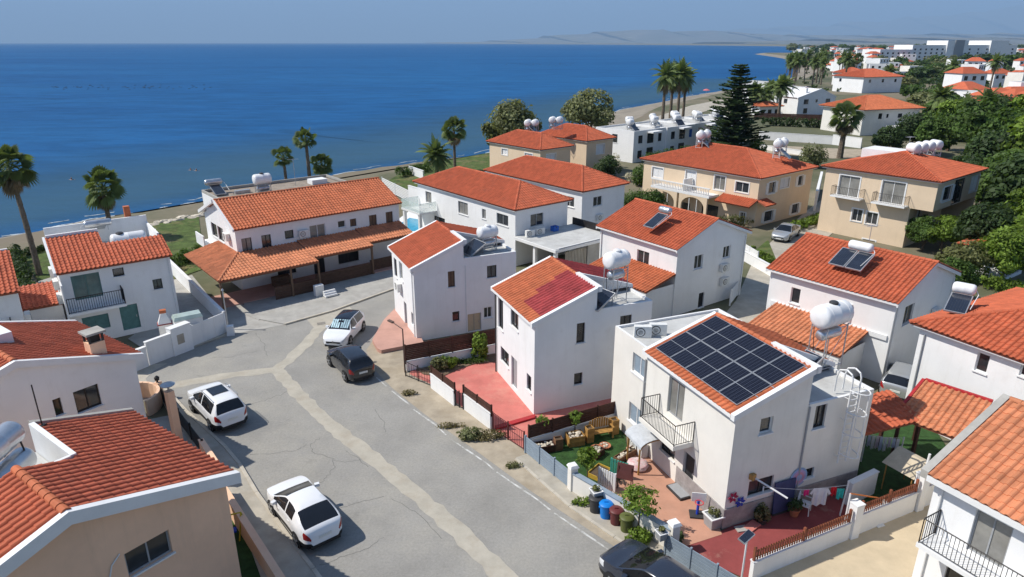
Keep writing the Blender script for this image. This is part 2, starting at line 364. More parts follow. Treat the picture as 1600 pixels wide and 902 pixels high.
hills('coastal_hills', [(690,30000,14),(800,27000,110),(880,26000,300),(960,25000,440),(1080,25000,385),(1170,24000,270),(1280,22000,215),(1400,21000,270),(1500,20000,250),(1620,19000,290),(1800,18000,300)], 3800, 1)
hills('low_foothills', [(1080,15000,30),(1250,13500,90),(1400,12500,105),(1520,12000,100),(1700,11500,120)], 1900, 3)
hills('far_mountains', [(930,54000,450),(1080,52000,830),(1200,51000,1050),(1300,50000,1500),(1400,49000,1750),(1480,48000,2100),(1560,47000,1900),(1680,46000,2200),(1850,46000,2000)], 7000, 2)

# ================================================================ road, pavements, plots
M_ROAD = mat('worn_asphalt', (.30, .288, .262), .92, .09, .35, .35, 22, stain=((.35, .33, .285), .22, .46, .72))
ROAD = [(225,628),(212,604),(205,577),(300,543),(362,521),(440,508),(520,487),(600,458),(650,440),(660,462),(618,486),(596,516),(572,548),(585,578),(612,606),(660,645),(740,702),(830,768),(935,838),(1010,888),(1200,1010),(1500,1250),(700,1250),(540,960),(490,892),(456,848),(430,812),(401,772),(375,728),(352,700),(325,675),(292,645),(262,612)]
t = M_ROAD.node_tree; N = t.nodes; L = t.links; b = N['Principled BSDF']; src = b.inputs['Base Color'].links[0].from_socket; g = next(n for n in N if n.type == 'NEW_GEOMETRY')
nf = N.new('ShaderNodeTexNoise'); nf.inputs['Scale'].default_value = 9; nf.inputs['Detail'].default_value = 8; nf.inputs['Roughness'].default_value = .8; L.new(g.outputs['Position'], nf.inputs['Vector'])
rf = N.new('ShaderNodeMapRange'); rf.inputs[1].default_value = .3; rf.inputs[2].default_value = .7; rf.inputs[3].default_value = .80; rf.inputs[4].default_value = 1.16; L.new(nf.outputs['Fac'], rf.inputs[0])
no = N.new('ShaderNodeTexNoise'); no.inputs['Scale'].default_value = .55; no.inputs['Detail'].default_value = 7; no.inputs['Roughness'].default_value = .75; L.new(g.outputs['Position'], no.inputs['Vector'])
ro = N.new('ShaderNodeMapRange'); ro.inputs[1].default_value = .60; ro.inputs[2].default_value = .78; ro.inputs[3].default_value = 1.0; ro.inputs[4].default_value = .70; L.new(no.outputs['Fac'], ro.inputs[0])
mu = N.new('ShaderNodeMath'); mu.operation = 'MULTIPLY'; L.new(rf.outputs[0], mu.inputs[0]); L.new(ro.outputs[0], mu.inputs[1])
hs = N.new('ShaderNodeHueSaturation'); L.new(src, hs.inputs['Color']); L.new(mu.outputs[0], hs.inputs['Value']); L.new(hs.outputs[0], b.inputs['Base Color'])
road = sheet('road', ROAD, .004, M_ROAD)
sheet('sandy_verge', [(572,548),(596,512),(618,486),(640,470),(655,540),(634,580),(676,598),(770,672),(824,706),(890,762),(1040,850),(1150,930),(1300,1010),(1200,1010),(1010,888),(935,838),(830,768),(740,702),(660,645),(612,606),(585,578)], .008, M_SANDP)
# pale reinstated trench strips: a Y on the carriageway, ragged edges
def strip(name, pts, w, z, m, seed=1, jag=.12, parent=None, kind='structure'):
    rnd = random.Random(seed); P = [gp(*p) for p in pts]; Q = []
    for a, b_ in zip(P[:-1], P[1:]):
        n = max(1, int((b_-a).length/.45))
        for k in range(n): Q.append(a.lerp(b_, k/n))
    Q.append(P[-1]); mb = MB(); L_, R_ = [], []
    for i, p in enumerate(Q):
        t_ = (Q[min(i+1, len(Q)-1)]-Q[max(i-1, 0)]).normalized(); nn = Vector((-t_.y, t_.x, 0))
        L_.append(p+nn*(w/2+rnd.uniform(-jag, jag))); R_.append(p-nn*(w/2+rnd.uniform(-jag, jag)))
    for i in range(len(Q)-1): mb.poly([(a.x, a.y, z) for a in (R_[i], R_[i+1], L_[i+1], L_[i])])
    return mb.build(name, m, parent, kind=kind)
strip('trench_patch', [(432,578),(470,620),(520,668),(580,714),(650,772),(720,834),(800,915),(900,1030)], .80, .009, M_PATCH, 1, .09)
strip('trench_patch', [(232,610),(300,597),(370,585),(432,578)], .85, .010, M_PATCH, 2, .09)
strip('trench_patch', [(426,582),(455,560),(480,536),(500,512),(512,496)], .8, .011, M_PATCH, 3, .09)
sheet('concrete_apron', [(478,498),(520,482),(545,478),(556,490),(540,500),(520,508),(492,514)], .0125, M_PATCH)
sheet('concrete_apron', [(214,604),(206,578),(232,570),(262,568),(240,580),(228,592),(232,604)], .0125, M_PATCH)
# the white edge line, worn through in places
M_LINE = mat('worn_white_road_paint', (.62, .62, .59), .8, .12, 3, stain=((.32, .31, .28), 2.2, .44, .60))
for seg in ([(588,590),(604,604)],[(612,611),(640,633)],[(646,640),(680,664),(697,680)],[(705,687),(760,724),(772,734)],[(776,738),(838,780),(860,797)],[(866,802),(940,852),(985,884)]):
    strip('edge_line', seg, .085, .0095, M_LINE, 4, .014)
M_CRACK = mat('tar_crack', (.15, .145, .135), .95, .1, 5)
rnd = random.Random(11)
for pts in ([(390,632),(420,624),(448,612)],[(392,712),(430,708),(470,702),(478,694)],[(500,756),(512,744),(524,730),(520,716),(488,706),(486,694),(500,684)],[(500,884),(540,868),(570,860),(600,840)],[(400,522),(414,540),(418,556)],[(512,800),(560,784),(600,776)],[(540,705),(560,716),(575,730)],[(585,640),(600,660),(602,676)],[(330,560),(370,556),(404,548)],[(610,780),(650,800),(690,842)],[(480,760),(470,745)],[(520,720),(545,722),(570,716)]):
    q = []
    for a, b_ in zip(pts[:-1], pts[1:]):
        for k in range(5): q.append((a[0]+(b_[0]-a[0])*k/5+rnd.uniform(-2, 2), a[1]+(b_[1]-a[1])*k/5+rnd.uniform(-1.5, 1.5)))
    q.append(pts[-1]); strip('crack', q, .020, .0085, M_CRACK, 6, .007, road, None)
sheet('manhole_cover', [(495,505),(508,503),(509,507),(496,509)], .016, mat('manhole_iron', (.24, .22, .19), .8, .2, 8))
# left pavement, kerbs
def kerb(name, pts, w=.16, h=.12, m=M_KERB):
    P = [gp(*p) for p in pts]; mb = MB()
    for a, b_ in zip(P[:-1], P[1:]):
        n = max(1, int((b_-a).length/.95)); t_ = (b_-a).normalized(); nn = Vector((-t_.y, t_.x, 0))*w/2
        for k in range(n):
            c0 = a.lerp(b_, k/n)+t_*.008; c1 = a.lerp(b_, (k+1)/n)-t_*.008
            mb.prism([(c0-nn)[:2], (c1-nn)[:2], (c1+nn)[:2], (c0+nn)[:2]], -.02, h+.004*(k % 2))
    mb.build(name, m, kind='structure')
sheet('left_pavement', [(262,612),(292,645),(325,675),(352,700),(375,728),(401,772),(430,812),(456,848),(490,892),(540,960),(430,965),(392,860),(352,795),(318,725),(290,682),(266,650),(250,622)], .09, M_PAVE, thick=.1)
kerb('kerb', [(258,611),(262,612),(292,645),(325,675),(352,700),(375,728),(401,772),(430,812),(456,848),(490,892),(540,960)])
sheet('far_pavement', [(205,579),(300,545),(362,523),(356,512),(300,530),(212,556),(190,566)], .09, M_PAVE, thick=.1)
kerb('kerb', [(203,582),(212,577),(300,544),(364,521)])
sheet('terrace_pavement', [(445,508),(520,487),(600,458),(640,444),(632,430),(596,446),(500,478),(404,500)], .09, M_CONC, thick=.1)
kerb('kerb', [(445,508),(520,487),(600,458),(640,444)])
sheet('veranda_forecourt', [(384,492),(404,501),(500,479),(596,447),(640,428),(610,405),(500,440),(380,466)], .05, M_CONC, thick=.06)
sheet('driveway', [(362,523),(445,508),(404,500),(388,478),(350,470),(346,500),(356,512)], .014, M_CONC)
sheet('roadside_pavement', [(828,709),(890,760),(1040,850),(1150,930),(1300,1010),(1260,1025),(1105,932),(1010,872),(960,838),(890,790),(842,748),(806,716)], .045, M_PAVE, thick=.06)
kerb('kerb', [(806,718),(842,750),(890,792),(960,840),(1010,874),(1105,934)], .14, .06)
# plots
sheet('red_patio', [(640,585),(676,602),(770,672),(824,706),(842,690),(860,662),(968,640),(1000,630),(960,560),(776,540),(740,534),(690,548),(650,562)], .016, M_RED)
sheet('planted_bed', [(646,575),(662,586),(690,590),(716,578),(740,570),(775,566),(776,548),(700,548),(648,562)], .06, mat('bed_soil', (.17, .12, .08), .95, .25, 3, .6, 20), thick=.05)
pk = sheet('pink_terrace', [(582,536),(590,550),(596,553),(662,540),(634,486),(618,486),(600,505)], .26, M_PINKP, thick=.27)
sheet('turf_yard', [(830,700),(893,754),(935,770),(985,742),(975,668),(905,672),(842,690)], .022, M_TURF)
sheet('terracotta_yard', [(893,760),(1045,852),(1060,858),(1128,836),(1100,760),(1010,680),(978,700),(985,742),(935,770)], .028, M_TERR)
sheet('dark_red_yard', [(1060,859),(1165,905),(1335,835),(1345,790),(1300,745),(1128,830)], .02, M_DRED)
sheet('turf_yard', [(1310,700),(1345,800),(1440,790),(1480,700),(1440,640),(1350,640)], .020, M_TURF)
sheet('beige_yard', [(1150,930),(1175,900),(1340,832),(1480,775),(1560,860),(1500,1100),(1250,1100)], .018, M_BEIGE)
sheet('turf_yard', [(335,760),(360,800),(395,850),(440,960),(300,960),(280,800),(300,745)], .030, M_TURF)
sheet('paved_yard', [(214,660),(262,650),(300,690),(330,740),(340,770),(230,700)], .022, M_CONC)
sheet('lane', [(1010,560),(1100,530),(1150,470),(1180,400),(1260,330),(1300,300),(1340,330),(1260,400),(1210,440),(1190,500),(1130,560)], .012, M_PAVE)
sheet('lawn', [(225,350),(310,335),(320,420),(262,440),(258,400)], .03, M_LAWN)
sheet('lawn', [(36,395),(70,385),(92,430),(60,440),(46,420)], .032, M_LAWN)
sheet('paved_yard', [(60,440),(92,430),(130,480),(110,520),(50,500)], .024, M_CONC)
sheet('paved_yard', [(262,440),(300,430),(360,505),(300,535),(240,556),(200,530),(268,480)], .026, M_CONC)
sheet('lawn', [(595,290),(640,262),(770,238),(775,262),(720,280),(660,300)], .03, M_LAWN)
sheet('courtyard', [(860,450),(940,470),(1060,400),(1000,360),(900,370)], .014, M_CONC)
sheet('lawn', [(1170,400),(1200,375),(1215,412),(1195,425)], .03, M_LAWN)
# swimming pool beyond the long house
M_POOL = mat('pool_water', (.03, .33, .50), .1, .15, 1.5, .6, 3, spec=.5)
sheet('swimming_pool', [(616,356),(640,341),(668,346),(655,362),(630,362)], .05, M_POOL)
sheet('pool_terrace', [(600,360),(640,330),(690,342),(672,376),(620,376)], .035, M_WHITE2)
# ================================================================ building kit
CAMV = Vector((0, 0, CAM_H))
def tile_profile(w):
    return [(0, 0), (.10*w, .038), (.23*w, .064), (.37*w, .062), (.50*w, .036), (.60*w, .002), (.80*w, -.006), (w, .0)]
def tile_verts(w, l):
    pr = tile_profile(w); lift = .030
    a = [(x, -.035, z+lift) for x, z in pr]; b = [(x, l, z) for x, z in pr]; c = [(x, -.035, z+lift-.034) for x, z in pr]
    n = len(pr); f = []
    for i in range(n-1): f.append((i, i+1, n+i+1, n+i)); f.append((2*n+i, 2*n+i+1, i+1, i))
    return a+b+c, f
def clip_bm(me, planes):
    bm = bmesh.new(); bm.from_mesh(me)
    for co, no in planes:
        bmesh.ops.bisect_plane(bm, geom=bm.verts[:]+bm.edges[:]+bm.faces[:], plane_co=co, plane_no=no, clear_outer=True)
    bm.to_mesh(me); bm.free()

class House:
    def __init__(s, label, o, rot, cat='house', name='house', wallm=None, group=None):
        s.o = Vector((o[0], o[1], o[2] if len(o) > 2 else 0)); s.r = rad(rot)
        s.e = thing(name, label, cat, s.o, s.r, group); s.mb = MB(); s.wm = wallm or M_WHITE
    def W(s, x, y, z): a = rot2((x, y), s.r); return Vector((a[0]+s.o.x, a[1]+s.o.y, z+s.o.z))
    def onwall(s, p, q, px, py):
        """(s,z) on the wall line p->q for a survey sight line"""
        A = s.W(*p, 0); B = s.W(*q, 0); u = (B-A); u.z = 0; u.normalize(); d = ray(px, py)
        det = u.x*(-d.y)+d.x*u.y
        sx = ((-A.x)*(-d.y)+d.x*(-A.y))/det; t = (u.x*(-A.y)-u.y*(-A.x))/det
        return sx, CAM_H+t*d.z-s.o.z
    def onplane(s, px, py, z):
        w = gp(px, py, z+s.o.z)-s.o; return rot2((w.x, w.y), -s.r)
    def wall(s, p, q, z0, z1, wins=(), top=None, wm=None, dep=.17):
        mb = s.mb if wm is None else MB(); p2, q2 = Vector(p), Vector(q); L = (q2-p2).length; u = (q2-p2)/L; n = Vector((u.y, -u.x))
        def P(a, z, d=0): w = p2+u*a-n*d; return (w.x, w.y, z)
        ops = []
        for wn in wins:
            if wn[0] == 'px':
                xl, xr, yt, yb = wn[1]; xm, ym = (xl+xr)/2, (yt+yb)/2
                a = s.onwall(p, q, xl, ym)[0]; b = s.onwall(p, q, xr, ym)[0]
                zt = s.onwall(p, q, xm, yt)[1]; zb = s.onwall(p, q, xm, yb)[1]
            else: a, b, zb, zt = wn[1]
            a, b = min(a, b), max(a, b); a = max(.12, a); b = min(L-.12, b); zb = max(z0+.03, zb); zt = min(z1-.06, zt)
            if b-a < .15 or zt-zb < .15: continue
            ops.append((a, b, zb, zt)); s.window(P, a, b, zb, zt, wn[2], dep)
        xs = sorted({0, L, *[o[0] for o in ops], *[o[1] for o in ops]}); zs = sorted({z0, z1, *[o[2] for o in ops], *[o[3] for o in ops]})
        for i in range(len(xs)-1):
            for j in range(len(zs)-1):
                cx, cz = (xs[i]+xs[i+1])/2, (zs[j]+zs[j+1])/2
                if any(o[0] < cx < o[1] and o[2] < cz < o[3] for o in ops): continue
                mb.poly([P(xs[i], zs[j]), P(xs[i+1], zs[j]), P(xs[i+1], zs[j+1]), P(xs[i], zs[j+1])])
        for a, b, c, d in ops:
            for e, f in (((a, c), (b, c)), ((b, c), (b, d)), ((b, d), (a, d)), ((a, d), (a, c))):
                mb.poly([P(*e), P(*f), P(*f, dep), P(*e, dep)][::-1])
        if top: mb.poly([P(0, z1)]+[P(L, z1)]+[P(a, z) for a, z in reversed(top)])
        if wm is not None: mb.build('wall', wm, s.e)
    def window(s, P, a, b, c, d, style, dep):
        """style: (frame, pane, panes across, extras)"""
        fr, pn, nx, ex = STY[style]; w = .055; D = dep-.03
        f = MB()
        def bar(a0, a1, c0, c1, d0, d1, m=None):
            (m or f).hexa([P(a0, c0, d1), P(a1, c0, d1), P(a1, c0, d0), P(a0, c0, d0)], [P(a0, c1, d1), P(a1, c1, d1), P(a1, c1, d0), P(a0, c1, d0)])
        bar(a, b, c, c+w, D-.05, D); bar(a, b, d-w, d, D-.05, D); bar(a, a+w, c+w, d-w, D-.05, D); bar(b-w, b, c+w, d-w, D-.05, D)
        for i in range(1, nx):
            x = a+(b-a)*i/nx; bar(x-w*.45, x+w*.45, c+w, d-w, D-.05, D)
        nm = 'door' if 'd' in ex else ('shutter_window' if 'h' in ex else 'window')
        wo = f.build(nm, fr, s.e)
        for i in range(nx):
            x0 = a+w+(b-a-2*w)*i/nx; x1 = a+w+(b-a-2*w)*(i+1)/nx; m = MB()
            if 'h' in ex:
                k = max(3, int((d-c-2*w)/.09))
                for j in range(k):
                    z0 = c+w+(d-c-2*w)*j/k; z1 = z0+(d-c-2*w)/k
                    m.poly([P(x0, z0, D-.045), P(x1, z0, D-.045), P(x1, z1, D-.01), P(x0, z1, D-.01)])
                m.build('shutter', pn, wo)
            else:
                m.poly([P(x0, c+w, D-.015-.004*i), P(x1, c+w, D-.015-.004*i), P(x1, d-w, D-.015-.004*i), P(x0, d-w, D-.015-.004*i)])
                m.build('pane' if nm == 'window' or 'g' in ex else 'panel', pn, wo)
        if nm == 'door' and 'g' not in ex: bar2 = MB(); bar(b-.16, b-.12, (c+d)/2-.1, (c+d)/2+.06, D-.08, D-.05, bar2); bar2.build('handle', M_STEEL, wo)
        if 's' in ex: sl = MB(); bar(a-.06, b+.06, c-.06, c-.002, -.07, D-.06, sl); sl.build('sill', M_WHITE2, wo)
        if 't' in ex:      # raised painted surround
            sl = MB(); t_ = .12
            for q in ((a-t_, a-.003, c-t_, d+t_), (b+.003, b+t_, c-t_, d+t_), (a-.003, b+.003, d+.003, d+t_), (a-.003, b+.003, c-t_, c-.003)): bar(q[0], q[1], q[2], q[3], -.035, -.001, sl)
            sl.build('surround', M_WHITE2, wo)
        if 'o' in ex:      # open louvred shutters flat on the wall
            for x0, x1 in ((a-.5, a-.02), (b+.02, b+.5)): sl = MB(); bar(x0, x1, c, d, -.05, -.005, sl); sl.build('shutter', M_WHFR, wo)
    def done(s, m=None): return s.mb.build('wall', m or s.wm, s.e)
    def part(s, name, mb, m, parent=None, smooth=False, kind=None): return mb.build(name, m, parent or s.e, smooth, kind)
    def slope(s, A, B, C, D=None, m=None, nobj=0, poly=None, th=.14, deckm=None, name='roof', tw=.27, tl=.35):
        """tiled slope: A->B eave, C above A (up-slope). poly: optional outline in (a,b) metres"""
        m = m or M_TILE; A, B, C = Vector(A), Vector(B), Vector(C); Wd = (B-A).length; u = (B-A)/Wd; v = C-A; v -= u*v.dot(u); Ln = v.length; v /= Ln; n = u.cross(v)
        if n.z < 0: A, B = B, A; u = -u; n = -n; poly = [(Wd-a, b) for a, b in poly][::-1] if poly else None
        out = poly or [(0, 0), (Wd, 0), (Wd, Ln), (0, Ln)]
        if sum(p[0]*q[1]-q[0]*p[1] for p, q in zip(out, out[1:]+out[:1])) < 0: out = out[::-1]
        mb = MB(); mb.hexa([A+u*a+v*b-n*th for a, b in out], [A+u*a+v*b-n*.012 for a, b in out]); deck = mb.build(name, deckm or M_DECK, s.e)
        nc = max(1, round(Wd/tw)); w = Wd/nc; nr = max(1, round(Ln/tl)); l = Ln/nr
        tv, tf = tile_verts(w, l+.01); cells = []
        for j in range(nr):
            for i in range(nc):
                cells.append((i, j))
        M3 = Matrix((u, v, n)).transposed(); full = []; rest = []
        def inside(a, b):
            return all((q[0]-p[0])*(b-p[1])-(q[1]-p[1])*(a-p[0]) >= -1e-4 for p, q in zip(out, out[1:]+out[:1]))
        for i, j in cells:
            if not poly: full.append((i, j)); continue
            c = [inside(a, b) for a, b in ((i*w, j*l), (i*w+w, j*l), (i*w+w, j*l+l), (i*w, j*l+l))]
            if all(c): full.append((i, j))
            elif any(c) or inside(i*w+w/2, j*l+l/2): rest.append((i, j))
        nobj = min(nobj, 298)
        if nobj:
            full.sort(key=lambda c: (s.W(*(A+u*(c[0]*w)+v*(c[1]*l)))-CAMV).length); ob, full = full[:nobj], full[nobj:]
            me = bpy.data.meshes.new('roof_tile'); me.from_pydata(tv, [], tf); me.materials.append(m)
            R = random.Random(int(A.x*7+A.y*3))
            for i, j in ob:
                T = (Matrix.Translation(A+u*(i*w)+v*(j*l)+n*.002)) @ M3.to_4x4() @ Matrix.Rotation(R.uniform(-.010, .010), 4, 'Z') @ Matrix.Rotation(R.uniform(-.008, .012), 4, 'X')
                obj('roof_tile', me, deck, M=T)
        def joined(lst, clip):
            if not lst: return
            mb = MB(); R = random.Random(3)
            for i, j in lst:
                k = len(mb.v); b0 = A+u*(i*w)+v*(j*l); jx = R.uniform(-.006, .006)
                mb.v += [tuple(b0+u*x+v*(y+jx)+n*(z+.002)) for x, y, z in tv]; mb.f += [tuple(k+q for q in f) for f in tf]; mb.r += [R.random()]*len(tf)
            o = mb.build('roof_tiles', m, deck, kind='stuff')
            if clip:
                pl = []
                for p, q in zip(out, out[1:]+out[:1]):
                    e = Vector((q[0]-p[0], q[1]-p[1])); no = u*e.y-v*e.x; pl.append((A+u*p[0]+v*p[1]+no.normalized()*.02, no.normalized()))
                clip_bm(o.data, pl)
        joined(full if poly is None or True else [], False); joined(rest, True)
        return deck
    def caps(s, P, Q, m=None, r=.115, parent=None):
        """row of overlapping half-round ridge tiles"""
        P, Q = Vector(P), Vector(Q); L = (Q-P).length; n = max(1, round(L/.38)); d = (Q-P)/L
        w = d.cross(Vector((0, 0, 1))).normalized(); up = w.cross(d); mb = MB(); R = random.Random(9)
        for k in range(n):
            a = P+d*(L*k/n-.02); b = P+d*(L*(k+1)/n+.02); mb.cr = R.random()
            ra = [a+w*(r*1.08*math.cos(t))+up*(r*1.05*math.sin(t)-.02) for t in [math.pi*i/6 for i in range(7)]]
            rb = [b+w*(r*.95*math.cos(t))+up*(r*.92*math.sin(t)-.03) for t in [math.pi*i/6 for i in range(7)]]
            for i in range(6): mb.poly([ra[i], rb[i], rb[i+1], ra[i+1]])
            mb.poly(ra[::-1])
        mb.build('ridge_tiles', m or M_TILE, parent or s.e)
    def beam(s, name, P, Q, w, h, m, parent=None, ext=0):
        """bar from P to Q (top centre line), w wide, h deep"""
        P, Q = Vector(P), Vector(Q); d = (Q-P).normalized(); P = P-d*ext; Q = Q+d*ext; n = d.cross(Vector((0, 0, 1))).normalized()*w/2; z = Vector((0, 0, h))
        mb = MB(); mb.hexa([P-n-z, P+n-z, Q+n-z, Q-n-z], [P-n, P+n, Q+n, Q-n]); return mb.build(name, m, parent or s.e)
    def boxpart(s, name, x0, x1, y0, y1, z0, z1, m, parent=None): mb = MB(); mb.box(x0, x1, y0, y1, z0, z1); return mb.build(name, m, parent or s.e)
    def rail(s, pts, z, h, m, parent, sp=.11, r=.011, name='railing'):
        """railing of bars; each run its own part"""
        for p, q in zip(pts[:-1], pts[1:]):
            p, q = Vector((*p, 0)), Vector((*q, 0)); L = (q-p).length; n = max(2, int(L/sp)); mb = MB()
            mb.tube(p+Vector((0, 0, z+h)), q+Vector((0, 0, z+h)), r*2, n=6); mb.tube(p+Vector((0, 0, z+.07)), q+Vector((0, 0, z+.07)), r*1.4, n=6)
            for k in range(n+1):
                a = p.lerp(q, k/n); mb.tube((a.x, a.y, z if k in (0, n) else z+.07), (a.x, a.y, z+h), r*(1.8 if k in (0, n) else 1), n=5)
            mb.build(name, m, parent)
    def hip(s, x0, x1, y0, y1, z, zr, m, axis='y', ov=.35, nobj=0, capm=None, d=None):
        """hipped roof over a rectangle, ridge along axis"""
        x0, x1, y0, y1 = x0-ov, x1+ov, y0-ov, y1+ov
        hw = (x1-x0)/2 if axis == 'y' else (y1-y0)/2; k = d or hw
        if axis == 'y': R0, R1 = ((x0+x1)/2, y0+k, zr), ((x0+x1)/2, y1-k, zr)
        else: R0, R1 = (x0+k, (y0+y1)/2, zr), (x1-k, (y0+y1)/2, zr)
        c = [(x0, y0, z), (x1, y0, z), (x1, y1, z), (x0, y1, z)]; h = zr-z
        def sl(a, b, run, pol, no): 
            A, B = Vector(a), Vector(b); t = Vector((0, 0, 1)).cross((B-A).normalized()); C = A+t*run+Vector((0, 0, h))
            s.slope(A, B, C, m=m, poly=pol, nobj=no)
        Lx, Ly = x1-x0, y1-y0
        if axis == 'y':
            a = math.hypot(hw, h); b = math.hypot(k, h)
            sl(c[3], c[0], hw, [(0, 0), (Ly, 0), (Ly-k, a), (k, a)], nobj); sl(c[1], c[2], hw, [(0, 0), (Ly, 0), (Ly-k, a), (k, a)], 0)
            sl(c[0], c[1], k, [(0, 0), (Lx, 0), (Lx/2, b)], nobj//2); sl(c[2], c[3], k, [(0, 0), (Lx, 0), (Lx/2, b)], 0)
            hips = ((c[0], R0), (c[1], R0), (c[2], R1), (c[3], R1))
        else:
            a = math.hypot(hw, h); b = math.hypot(k, h)
            sl(c[0], c[1], hw, [(0, 0), (Lx, 0), (Lx-k, a), (k, a)], nobj); sl(c[2], c[3], hw, [(0, 0), (Lx, 0), (Lx-k, a), (k, a)], 0)
            sl(c[1], c[2], k, [(0, 0), (Ly, 0), (Ly/2, b)], 0); sl(c[3], c[0], k, [(0, 0), (Ly, 0), (Ly/2, b)], nobj//2)
            hips = ((c[0], R0), (c[1], R1), (c[2], R1), (c[3], R0))
        for p, q in hips: s.caps(p, q, capm or m)
        if (Vector(R0)-Vector(R1)).length > .3: s.caps(R0, R1, capm or m)
        mb = MB(); mb.prism([(x0+.08, y0+.08), (x1-.08, y0+.08), (x1-.08, y1-.08), (x0+.08, y1-.08)], z-.20, z-.145); mb.build('eaves_soffit', M_WHITE2, s.e)
        return R0, R1
STY = {  # frame, pane, panes across, extras: s sill, d door, g glazed, h louvres, t surround, o open shutters
 'dark': (M_DARKFR, M_GLASSD, 1, 's'), 'dark2': (M_DARKFR, M_GLASS, 2, 's'), 'darkc': (M_DARKFR, M_CURT, 2, 's'), 'brown2': (M_BROWNFR, M_BROWNW, 2, 's'),
 'white2': (M_WHFR, M_GLASS, 2, 's'), 'whitec': (M_WHFR, M_CURT, 2, 's'), 'white1': (M_WHFR, M_GLASS, 1, 's'), 'grey2': (M_GREYFR, M_CURT, 2, 's'), 'grey2d': (M_GREYFR, M_GLASS, 2, 's'),
 'teal': (M_TEAL, M_TEAL, 2, 'h'), 'teald': (M_TEAL, M_TEAL, 1, 'd'), 'slate': (M_WHFR, M_BLUESH, 2, 'hs'), 'slide': (M_GREYFR, M_CURT, 2, 'dg'), 'slided': (M_DARKFR, M_GLASS, 2, 'dg'),
 'door': (M_GREYFR, M_DKGREY, 1, 'd'), 'wdoor': (M_WHFR, M_WHFR, 1, 'd'), 'beiged': (M_PAVE, M_BEIGE, 2, 'd'), 'greyd': (M_GREYFR, M_GREYFR, 1, 'd'),
 'wshut': (M_WHFR, M_WHFR, 2, 'ht'), 'wtrim': (M_WHFR, M_GLASS, 2, 'ts'), 'wtrimo': (M_WHFR, M_GLASS, 1, 'to'), 'wtrimd': (M_WHFR, M_CURT, 2, 'tdg'), 'tealg': (M_TEAL, M_GLASST, 2, 'dg'),
 'blued': (M_BLUE, M_BLUE, 1, 'd'), 'bluesh': (M_BLUE, M_BLUE, 2, 'h'), 'far': (M_DARKFR, M_GLASSD, 1, '')}

def box_house(h, x0, x1, y0, y1, z1, front=(), end=(), z0=0, right=(), back=(), tops=None):
    tops = tops or {}
    h.wall((x0, y1), (x0, y0), z0, z1, front, tops.get('front')); h.wall((x0, y0), (x1, y0), z0, z1, end, tops.get('end'))
    h.wall((x1, y0), (x1, y1), z0, z1, right, tops.get('right')); h.wall((x1, y1), (x0, y1), z0, z1, back, tops.get('back'))
def px(*a): return ('px', a[:4], a[4])
def mm(a, b, c, d, st): return ('m', (a, b, c, d), st)

def house_stepped(h, Ly, Lx, ze, xr, zr, zt, front, end, m, nobj, yt=2.4, m2=None, back_m=None):
    """asymmetric gabled house: street slope full length, rear slope stops short where the roof terrace sits"""
    h.wall((0, Ly), (0, 0), 0, ze-.2, front)
    h.wall((0, 0), (xr, 0), 0, ze-.2, [w for w in end if w[3 if False else 0] == 'px' and h.onwall((0,0),(1,0),(w[1][0]+w[1][1])/2,(w[1][2]+w[1][3])/2)[0] < xr-.1], [(0, ze-.2), (0, ze-.12), (xr, zr-.12)])
    w2 = [w for w in end if h.onwall((0,0),(1,0),(w[1][0]+w[1][1])/2,(w[1][2]+w[1][3])/2)[0] >= xr-.1]
    h.wall((xr, 0), (Lx, 0), 0, zt, w2)
    h.wall((Lx, 0), (Lx, Ly), 0, zt); h.wall((Lx, Ly), (0, Ly), 0, ze-.4)
    h.mb.poly([(xr, 0, zt), (xr, 0, zr-.12), (xr, yt, zr-.12), (xr, yt, zt)])          # wall up to the ridge beside the terrace
    h.mb.poly([(xr, yt, zt), (xr, yt, zr-.1), (Lx, yt, zt+.02)])                        # cheek wall of the rear slope
    h.mb.poly([(xr, Ly, zt), (Lx, Ly, zt), (xr, Ly, zr-.1)]); h.mb.poly([(0, Ly, ze-.4), (xr, Ly, zt), (xr, Ly, zr-.12), (0, Ly, ze-.12)])
    h.slope((-.18, Ly+.02, ze-.05), (-.18, .02, ze-.05), (xr, Ly+.02, zr), m=m, nobj=nobj)
    h.slope((Lx+.1, yt, zt+.12), (Lx+.1, Ly, zt+.12), (xr, yt, zr), m=back_m or m)
    h.beam('verge', (-.24, -.06, ze+.02), (xr, -.06, zr+.09), .22, .26, M_WHITE2); h.beam('verge', (-.24, Ly+.08, ze+.02), (xr, Ly+.08, zr+.09), .2, .24, M_WHITE2)
    h.beam('verge', (xr+.06, -.17, zr+.11), (xr+.06, yt+.05, zr+.11), .26, .3, M_WHITE2)
    h.beam('verge', (xr+.1, yt-.04, zr+.1), (Lx+.12, yt-.04, zt+.2), .18, .22, M_WHITE2)
    h.beam('eaves_fascia', (-.2, Ly, ze-.06), (-.2, 0.06, ze-.06), .1, .13, M_WHITE2)
    h.caps((xr, yt+.05, zr+.02), (xr, Ly, zr+.02), m)
    mb = MB(); mb.box(xr+.02, Lx-.13, .13, yt-.02, zt-.3, zt-.15); h.part('roof_terrace', mb, M_FLAT)
    for a in ((xr+.1, Lx, 0, .13), (Lx-.13, Lx, .13, yt-.02)): h.boxpart('parapet', a[0], a[1]-.003, a[2]+.003, a[3], zt-.148, zt+.006, M_WHITE2)

